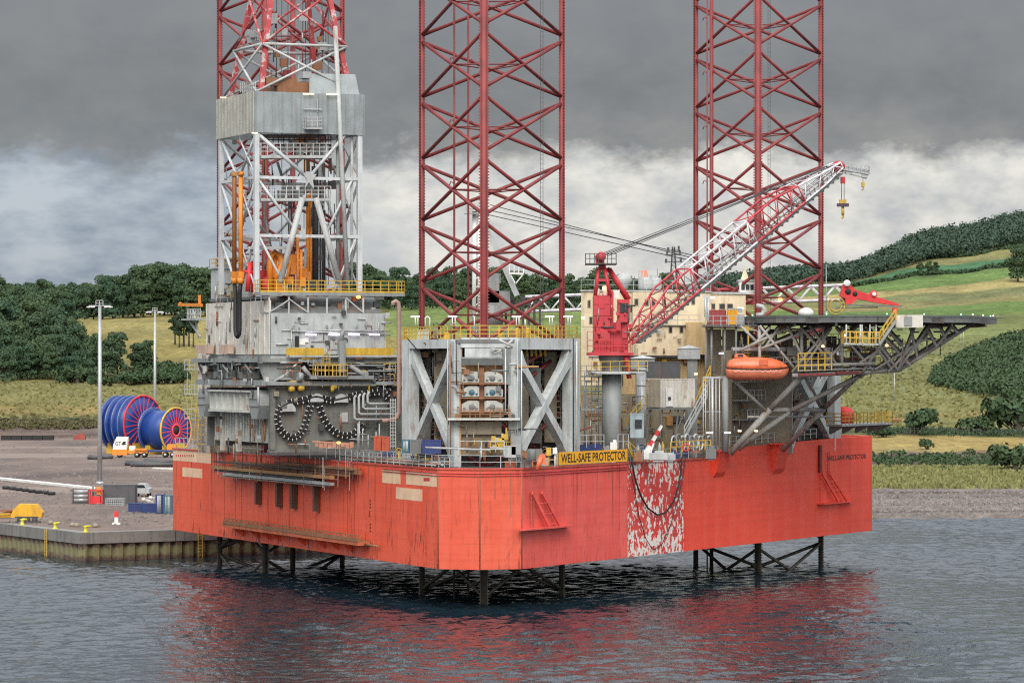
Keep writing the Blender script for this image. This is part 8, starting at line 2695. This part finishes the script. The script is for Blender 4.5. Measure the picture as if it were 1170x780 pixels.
# hedges between the fields, scrub at the far edge of the yard
pts = []
for i in range(420):
    px = rs_.uniform(940, 1240); pts.append(land_at(px, 2203 + rs_.gauss(0, 4)))
for i in range(200):
    px = rs_.uniform(1000, 1240); pts.append(land_at(px, 2466 + rs_.gauss(0, 5)))
scatter('field_hedge', pts, 1.7, 14, .8, GORSE, 'dark hedges dividing the green fields on the right', 'hedge', 9, .7)
pts = [land_at(rs_.uniform(-20, 118), rs_.gauss(905, 8)) for _ in range(200)]
scatter('yard_scrub', pts, 1.1, 24, .3, leaf_mat('dry_scrub', (.05, .055, .025), (.085, .08, .035), (.09, .07, .03)), 'dry scrub along the bank at the far edge of the yard', 'undergrowth', 12, .6)

# fence, pole, far posts on the right
t_ = thing('wire_fence', 'thin wire fence with many posts along the scrub line on the right', 'fence', land_at(1080, 706))
mb = MB(); prev = None
for i in range(54):
    p = land_at(990 + i * 4.2, 706); mb.beam(p - UP * .2, p + UP * 1.6, .09)
    if prev is not None:
        for h in (.6, 1.1, 1.5): mb.beam(prev + UP * h, p + UP * h, .03)
    prev = p
mb.build('posts_and_wire', M['dark'], t_)
for (px, D, yt, lab, cr_) in ((1139.5, 760, 455, 'grey lamp post with a short cross arm in the right pasture', 1), (1022, 900, 425, 'thin pale pole in the pasture right of the hull', 0), (1098, 1250, 372, 'pale pole below the helideck tip, left of two', 0), (1101, 1255, 372, 'pale pole below the helideck tip, right of two', 0)):
    p = land_at(px, D); zt_ = EYE - (yt - YH) / FPX * D
    mb = MB(); mb.tube(p, V(p.x, p.y, zt_), .11, .07, 8); mb.lathe(p, [(.2, 0), (.2, .3), (.1, .35)], 8)
    if cr_: mb.beam(V(p.x - .9, p.y, zt_), V(p.x + .9, p.y, zt_), .12)
    solo(mb, 'lamp_post' if cr_ else 'thin_pole', M['galv'], lab, 'lamp post' if cr_ else 'pole')
for (px, D, m, lab) in ((1045, 735, 'white', 'pale horse grazing in the field above the fence'), (1024, 740, 'rust', 'brown horse grazing in the field nearest the hull')):
    p = land_at(px, 770)
    mb = MB()
    # grazing horse: shaped trunk, four jointed legs, lowered neck and head
    def blob(pts_):
        mb.path([p + V(*q[:3]) for q in pts_], pts_[0][3], 8)
    st_ = [(-.85, .16), (-.7, .30), (-.35, .33), (0, .30), (.4, .32), (.65, .26), (.85, .17)]
    rings = []
    for (x, r) in st_: rings.append([p + V(x, r * .8 * math.cos(2 * math.pi * k / 10), 1.15 + r * math.sin(2 * math.pi * k / 10)) for k in range(10)])
    vs = [v for r in rings for v in r]; fs = [(i * 10 + k, i * 10 + (k + 1) % 10, (i + 1) * 10 + (k + 1) % 10, (i + 1) * 10 + k) for i in range(6) for k in range(10)]
    mb._add(vs, fs + [tuple(range(10))[::-1], tuple(range(60, 70))], True)
    mb.tube(p + V(.7, 0, 1.22), p + V(1.25, 0, .62), .2, .13); mb.tube(p + V(1.2, 0, .68), p + V(1.42, 0, .14), .13, .07)
    for yy in (-.14, .14):
        mb.tube(p + V(.55, yy, 1.0), p + V(.6, yy, .5), .13, .07); mb.tube(p + V(.6, yy, .5), p + V(.58, yy, -.05), .065, .06)
        mb.tube(p + V(-.6, yy, 1.05), p + V(-.5, yy, .62), .17, .09); mb.tube(p + V(-.5, yy, .62), p + V(-.72, yy, .45), .08, .065); mb.tube(p + V(-.72, yy, .45), p + V(-.66, yy, -.05), .06, .06)
    mb.tube(p + V(-.85, 0, 1.25), p + V(-1.0, 0, .55), .07, .03); mb.tube(p + V(1.18, -.06, .74), p + V(1.14, -.08, .86), .03, .01)
    solo(mb, 'horse', M[m], lab, 'horse')

# ------------------------------------------------------------------ air
HAZE = 0.0
if HAZE > 0:
    mb = MB(); mb.obox(V(-1500, -20, -8), V(3000, 0, 0), V(0, 3700, 0), UP * 300)
    m = bpy.data.materials.new('haze'); m.use_nodes = True; nt = m.node_tree; nt.nodes.clear()
    out = N(nt, 'ShaderNodeOutputMaterial'); pv = N(nt, 'ShaderNodeVolumePrincipled')
    pv.inputs['Color'].default_value = (.66, .78, .95, 1); pv.inputs['Density'].default_value = HAZE; pv.inputs['Anisotropy'].default_value = .2
    nt.links.new(pv.outputs[0], out.inputs['Volume'])
    o = mb.build('haze', m); tag(o, kind='stuff')
# ------------------------------------------------------------------ pipes, brackets and fittings on every working face
cr_rand = random.Random(21)


def fit(parent, put, x0, x1, y0, y1, n, mats, kinds='hvb', nm='pipework', smin=.3, smax=1.4):
    for i in range(n):
        x, y = cr_rand.uniform(x0, x1), cr_rand.uniform(y0, y1)
        k = kinds[i % len(kinds)]
        p = put(x, y)
        mb = MB()
        L = cr_rand.uniform(smin, smax)
        dx = (put(x + 4, y) - p).normalized()
        if k == 'h':
            mb.tube(p, p + dx * L * 1.6, cr_rand.choice((.035, .05, .08)), n=6)
        elif k == 'v':
            mb.tube(p, p - UP * L * 1.4, cr_rand.choice((.035, .05, .08)), n=6)
        elif k == 'e':
            mb.path([p, p + dx * L * .8, p + dx * L * .9 - UP * .1, p + dx * L * .9 - UP * L], cr_rand.choice((.04, .06)), 6)
        elif k == 'b':
            out = dx.cross(UP)
            mb.obox(p, dx * L * .45, out * .25, UP * L * cr_rand.uniform(.3, .6))
        elif k == 'r':
            mb.rail([p, p + dx * L * 2], .8, .025, .6, 2)
        mb.build(nm, M[cr_rand.choice(mats)], parent)


GM = ['dark', 'rust', 'pale', 'mid', 'galv', 'dark', 'khaki', 'rusto']
fit(cant, lambda x, y: Sp(x, y, CA - .35), 312, 450, 448, 512, 40, ['mid', 'dark', 'galv', 'rust', 'khaki'], 'hvbe')
fit(cant, lambda x, y: Sp(x, y, CA - .8), 315, 452, 408, 444, 46, ['dark', 'galv', 'pale', 'rust', 'mid', 'yellow'], 'hvher', 'girder_pipe')
fit(cant, lambda x, y: TFp(x, y, 7.0), 232, 306, 407, 446, 40, ['dark', 'pale', 'rust', 'mid', 'whitebeam'], 'vbhe', 'end_fitting')
fit(cant, lambda x, y: TFp(x, y, 5.9), 242, 308, 470, 510, 22, ['dark', 'rust', 'pale', 'khaki'], 'vbv', 'end_bracket')
fit(df, lambda x, y: Sp(x, y, CA - .12), 310, 440, 360, 402, 30, ['galv', 'mid', 'rust', 'pale', 'dark'], 'hvbe', 'wall_pipe', .2, .9)
fit(df, lambda x, y: Sp(x, y, CA + .8), 310, 435, 340, 358, 34, ['dark', 'mid', 'rust', 'galv', 'dark'], 'bhvb', 'roof_gear')
fit(df, lambda x, y: TFp(x, y, 6.1), 232, 304, 348, 400, 16, ['rust', 'pale', 'galv', 'rust'], 'vhv', 'wall_pipe', .3, 1.6)
fit(df, lambda x, y: TFp(x, y, 6.0), 236, 300, 322, 342, 20, ['galv', 'rust', 'pale', 'dark'], 'vbhv', 'floor_gear')
fit(der, lambda x, y: Sp(x, y, 30.5), 302, 396, 165, 330, 60, ['dark', 'galv', 'mid', 'rust', 'dark'], 'vvvbv', 'mast_fitting', .3, 2.2)
fit(der, lambda x, y: TFp(x, y, -1.0), 258, 296, 160, 330, 36, ['dark', 'galv', 'mid', 'rust'], 'vhvb', 'mast_pipe', .3, 2.0)
fit(der, lambda x, y: Sp(x, y, 31), 302, 375, 5, 100, 34, ['dark', 'galv', 'rust', 'legred'], 'vvb', 'mast_cable', .3, 2.0)
# rear and side lattice members visible through the derrick
for k in range(14):
    a, b_ = R(cr_rand.uniform(28, 36), cr_rand.uniform(-5, 2), cr_rand.uniform(26, 38)), None
    q = a + V(cr_rand.uniform(-1.5, 1.5), cr_rand.uniform(-2, 2), cr_rand.uniform(2, 5))
    MB().tube(a, q, cr_rand.choice((.06, .09, .12))).build('inner_member', M[cr_rand.choice(['galv', 'grey', 'mid', 'pale'])], der)

# jack house bay
fit(JC, lambda x, y: V(cx_(x, 286.9), 286.9, cz(y, 286.9)), 514, 594, 398, 520, 56, ['rust', 'rusto', 'dark', 'mid', 'khaki', 'galv', 'rust'], 'vhbve', 'bay_pipe', .25, 1.1)
fit(JC, lambda x, y: P(x, y, DB_(x) + .8), 470, 511, 400, 515, 44, GM, 'vhbev', 'inner_fitting', .3, 1.6)
fit(JC, lambda x, y: P(x, y, DB_(x + 14) + .8), 598, 650, 402, 515, 56, GM, 'vhbev', 'cell_fitting', .3, 1.6)
for (x0, x1) in ((474, 510), (600, 650)):
    for k in range(5):
        y = 420 + k * 19
        D = DB_((x0 + x1) / 2) + 2.5
        mb = MB(); mb.beam(P(x0, y, D), P(x1, y, D), .3, .1); mb.rail([P(x0, y, D - .15), P(x1, y, D - .15)], .9, .025, .7, 2); mb.build('inner_gallery', M['khaki'], JC)
mb = MB(); mb.obox(V(-8.4, 299.5, ZT + .05), V(13, 0, 0), V(0, .3, 0), UP * 9.7); mb.build('painted_back_shade', M['dark'], JC)  # added dark sheet, its colour standing in for shade inside the frame
# roof of the jack house: lockers, bottles, leg guide
for i in range(18):
    x = cr_rand.uniform(472, 650); D = cr_rand.uniform(290, 300)
    mb = MB(); c = P(x, 0, D); c.z = ZJ - .1
    if i % 3 == 0: mb.obox(c, V(cr_rand.uniform(.4, 1), 0, 0), V(0, .6, 0), UP * cr_rand.uniform(.4, .9))
    elif i % 3 == 1: mb.lathe(c, [(.2, 0), (.22, .1), (.22, .8), (.1, .95)], 10)
    else: mb.path([c, c + UP * 1.3, c + V(.3, 0, 1.4), c + V(.5, 0, 1.0)], .05, 6)
    mb.build('roof_gear', M[cr_rand.choice(['rust', 'pale', 'yellow', 'mid', 'dark', 'rusto'])], JC)
# accommodation front and crane side
fit(acc, lambda x, y: AB(sA(x, -1.45), -1.45, azz(y)), 668, 806, 452, 508, 60, GM + ['yellow'], 'vhber', 'front_pipe', .3, 1.6)
fit(acc, lambda x, y: AB(sA(x, -.2), -.2, azz(y)), 668, 722, 405, 450, 30, GM + ['yellow'], 'vhber', 'side_pipe', .3, 1.4)
fit(acc, lambda x, y: AB(sA(x, -1.6), -1.6, azz(y)), 728, 800, 374, 405, 16, ['galv', 'khaki', 'rust', 'pale'], 'vhb', 'gallery_fitting', .2, .7)
for y in (430, 447, 468):
    p, q = P(664, y, 306), P(688, y, 306)
    mb = MB(); mb.beam(p, q, 1.2, .12); mb.rail([p, q], .95, .03, .5, 2); mb.build('side_gallery', M['galv'], acc)
mb = MB()
for x in (668, 676, 684): mb.tube(P(x, 505, 305.5), P(x, 425, 305.5), .05)
for y in range(430, 505, 6): mb.beam(P(676, y, 305.5), P(684, y, 305.5), .035)
mb.build('side_scaffold', M['galv'], acc)
fit(bpy.data.objects['bow_structure'], lambda x, y: PFp(x, y, -2.5), 838, 912, 412, 500, 70, GM + ['pale', 'cream'], 'vhbev', 'deck_pipe', .3, 1.6)
fit(bpy.data.objects['bow_structure'], lambda x, y: PFp(x, y, -.9), 838, 930, 470, 500, 26, GM + ['pale', 'yellow'], 'vhbe', 'rail_gear', .25, .9)
fit(hd, lambda x, y: P(x, y, 315.5), 846, 1000, 375, 420, 60, ['dark', 'galv', 'mid', 'rust', 'yellow', 'pale'], 'hvber', 'under_deck_fitting', .3, 2.0)
fit(hd, lambda x, y: P(x, y, 314), 1000, 1075, 374, 392, 16, ['dark', 'galv', 'mid'], 'hvh', 'tip_fitting', .3, 1.5)
fit(cr, lambda x, y: P(x, y, 301.5), 680, 718, 345, 400, 26, ['cranered', 'cranered', 'dark', 'cranered', 'galv'], 'vhb', 'house_fitting', .2, .8)
# small gear standing along the deck edges, each its own thing
DG = (('gas_bottle', 'bottle', 'upright gas bottle'), ('deck_bin', 'bin', 'small open bin'), ('valve_stand', 'valve', 'pipe stand with a valve wheel'), ('tool_chest', 'chest', 'low tool chest'))
CLR = (('dark', 'dark'), ('rust', 'rusty'), ('pale', 'pale grey'), ('yellow', 'yellow'), ('navy', 'navy'), ('lifeboat', 'orange'))
for zone, (fn, lo_s, hi_s, where) in enumerate(((lambda s: TF(s, ZT, -cr_rand.uniform(.8, 2.6)), 2, 22, 'on the stern deck left of the jack house'), (lambda s: PF(s, ZT, -cr_rand.uniform(.6, 2.2)), 1, 10, 'on deck right of the jack house'), (lambda s: PF(s, ZT, -cr_rand.uniform(.6, 2.4)), 19, 36, 'on deck between sign and struts'))):
    for i in range(14):
        nm, cat, ds = DG[i % 4]; cm, cw = CLR[cr_rand.randrange(6)]
        p = fn(cr_rand.uniform(lo_s, hi_s)); mb = MB()
        if i % 4 == 0: mb.lathe(p, [(.14, 0), (.15, .05), (.15, 1.2), (.06, 1.4), (.06, 1.5)], 10)
        elif i % 4 == 1:
            w, h = cr_rand.uniform(.5, 1.0), cr_rand.uniform(.5, .9)
            mb.obox(p, V(w, 0, 0), V(0, w * .8, 0), UP * .08)
            for (ox, oy, sx, sy) in ((0, 0, w, .05), (0, w * .8 - .05, w, .05), (0, .05, .05, w * .8 - .1), (w - .05, .05, .05, w * .8 - .1)): mb.obox(p + V(ox, oy, .08), V(sx, 0, 0), V(0, sy, 0), UP * h)
        elif i % 4 == 2:
            mb.tube(p, p + UP * 1.1, .06); mb.path([p + V(.25 * math.cos(t), 0, 1.1 + .25 * math.sin(t)) for t in np.linspace(0, 6.283, 13)], .04, 5); mb.tube(p + UP * .5, p + V(.7, 0, .5), .07)
        else:
            mb.obox(p, V(.9, 0, 0), V(0, .5, 0), UP * .45); mb.obox(p + V(-.03, -.03, .452), V(.96, 0, 0), V(0, .56, 0), UP * .08)
        solo(mb, nm, M[cm], '%s %s %s' % (cw, ds, where), cat, '%s %ss %s' % (cw, ds, where))

# loose stones on the yard and the beach
def stones(name, pts, smin, smax, mat, label, cat, seed):
    rs = np.random.default_rng(seed); bl = []
    for p in pts:
        s = rs.uniform(smin, smax); a = rs.uniform(0, 6.283)
        ca, sa = math.cos(a) * s, math.sin(a) * s
        b = [np.array([p.x + ca * .9, p.y + sa * .9, p.z - .02]), np.array([p.x - sa, p.y + ca, p.z - .02]), np.array([p.x - ca * .8, p.y - sa * .8, p.z - .02]), np.array([p.x + sa, p.y - ca, p.z - .02])]
        t = [q * np.array([1, 1, 0]) + (np.array([p.x, p.y, 0]) - q * np.array([1, 1, 0])) * rs.uniform(.25, .5) + np.array([0, 0, p.z + s * rs.uniform(.45, .8)]) for q in b]
        for i in range(4): j = (i + 1) % 4; bl.append(np.stack([b[i], b[j], t[j], t[i]]))
        bl.append(np.stack(t))
    o = bpy.data.objects.new(name, mesh_quads(name, bl, mat)); COL.objects.link(o); tag(o, label, cat, kind='stuff')


STN = paint('stone_mix', (.16, .14, .13), rust=0, var=.5, scale=1.5)
pts = []
for i in range(1500):
    py = 492 + 108 * cr_rand.random() ** .8; px = cr_rand.uniform(-10, 198)
    p = gp(px, py)
    if p.y > QC.y + 4 and (p.x - QC.x) > -.55 * (p.y - QC.y) + 1.5: pts.append(p)
stones('yard_stones', pts, .06, .28, STN, 'loose stones and spoil strewn over the bare yard', 'stones', 5)
pts = [land_at(cr_rand.uniform(985, 1230), cr_rand.uniform(450, 508)) for _ in range(2200)] + [land_at(cr_rand.uniform(985, 1230), cr_rand.gauss(475, 1.5)) for _ in range(500)] + [land_at(cr_rand.uniform(985, 1230), cr_rand.gauss(491, 1.5)) for _ in range(500)]
stones('beach_stones', pts, .07, .3, STN, 'pebbles and wrack lying along the beach', 'stones', 6)
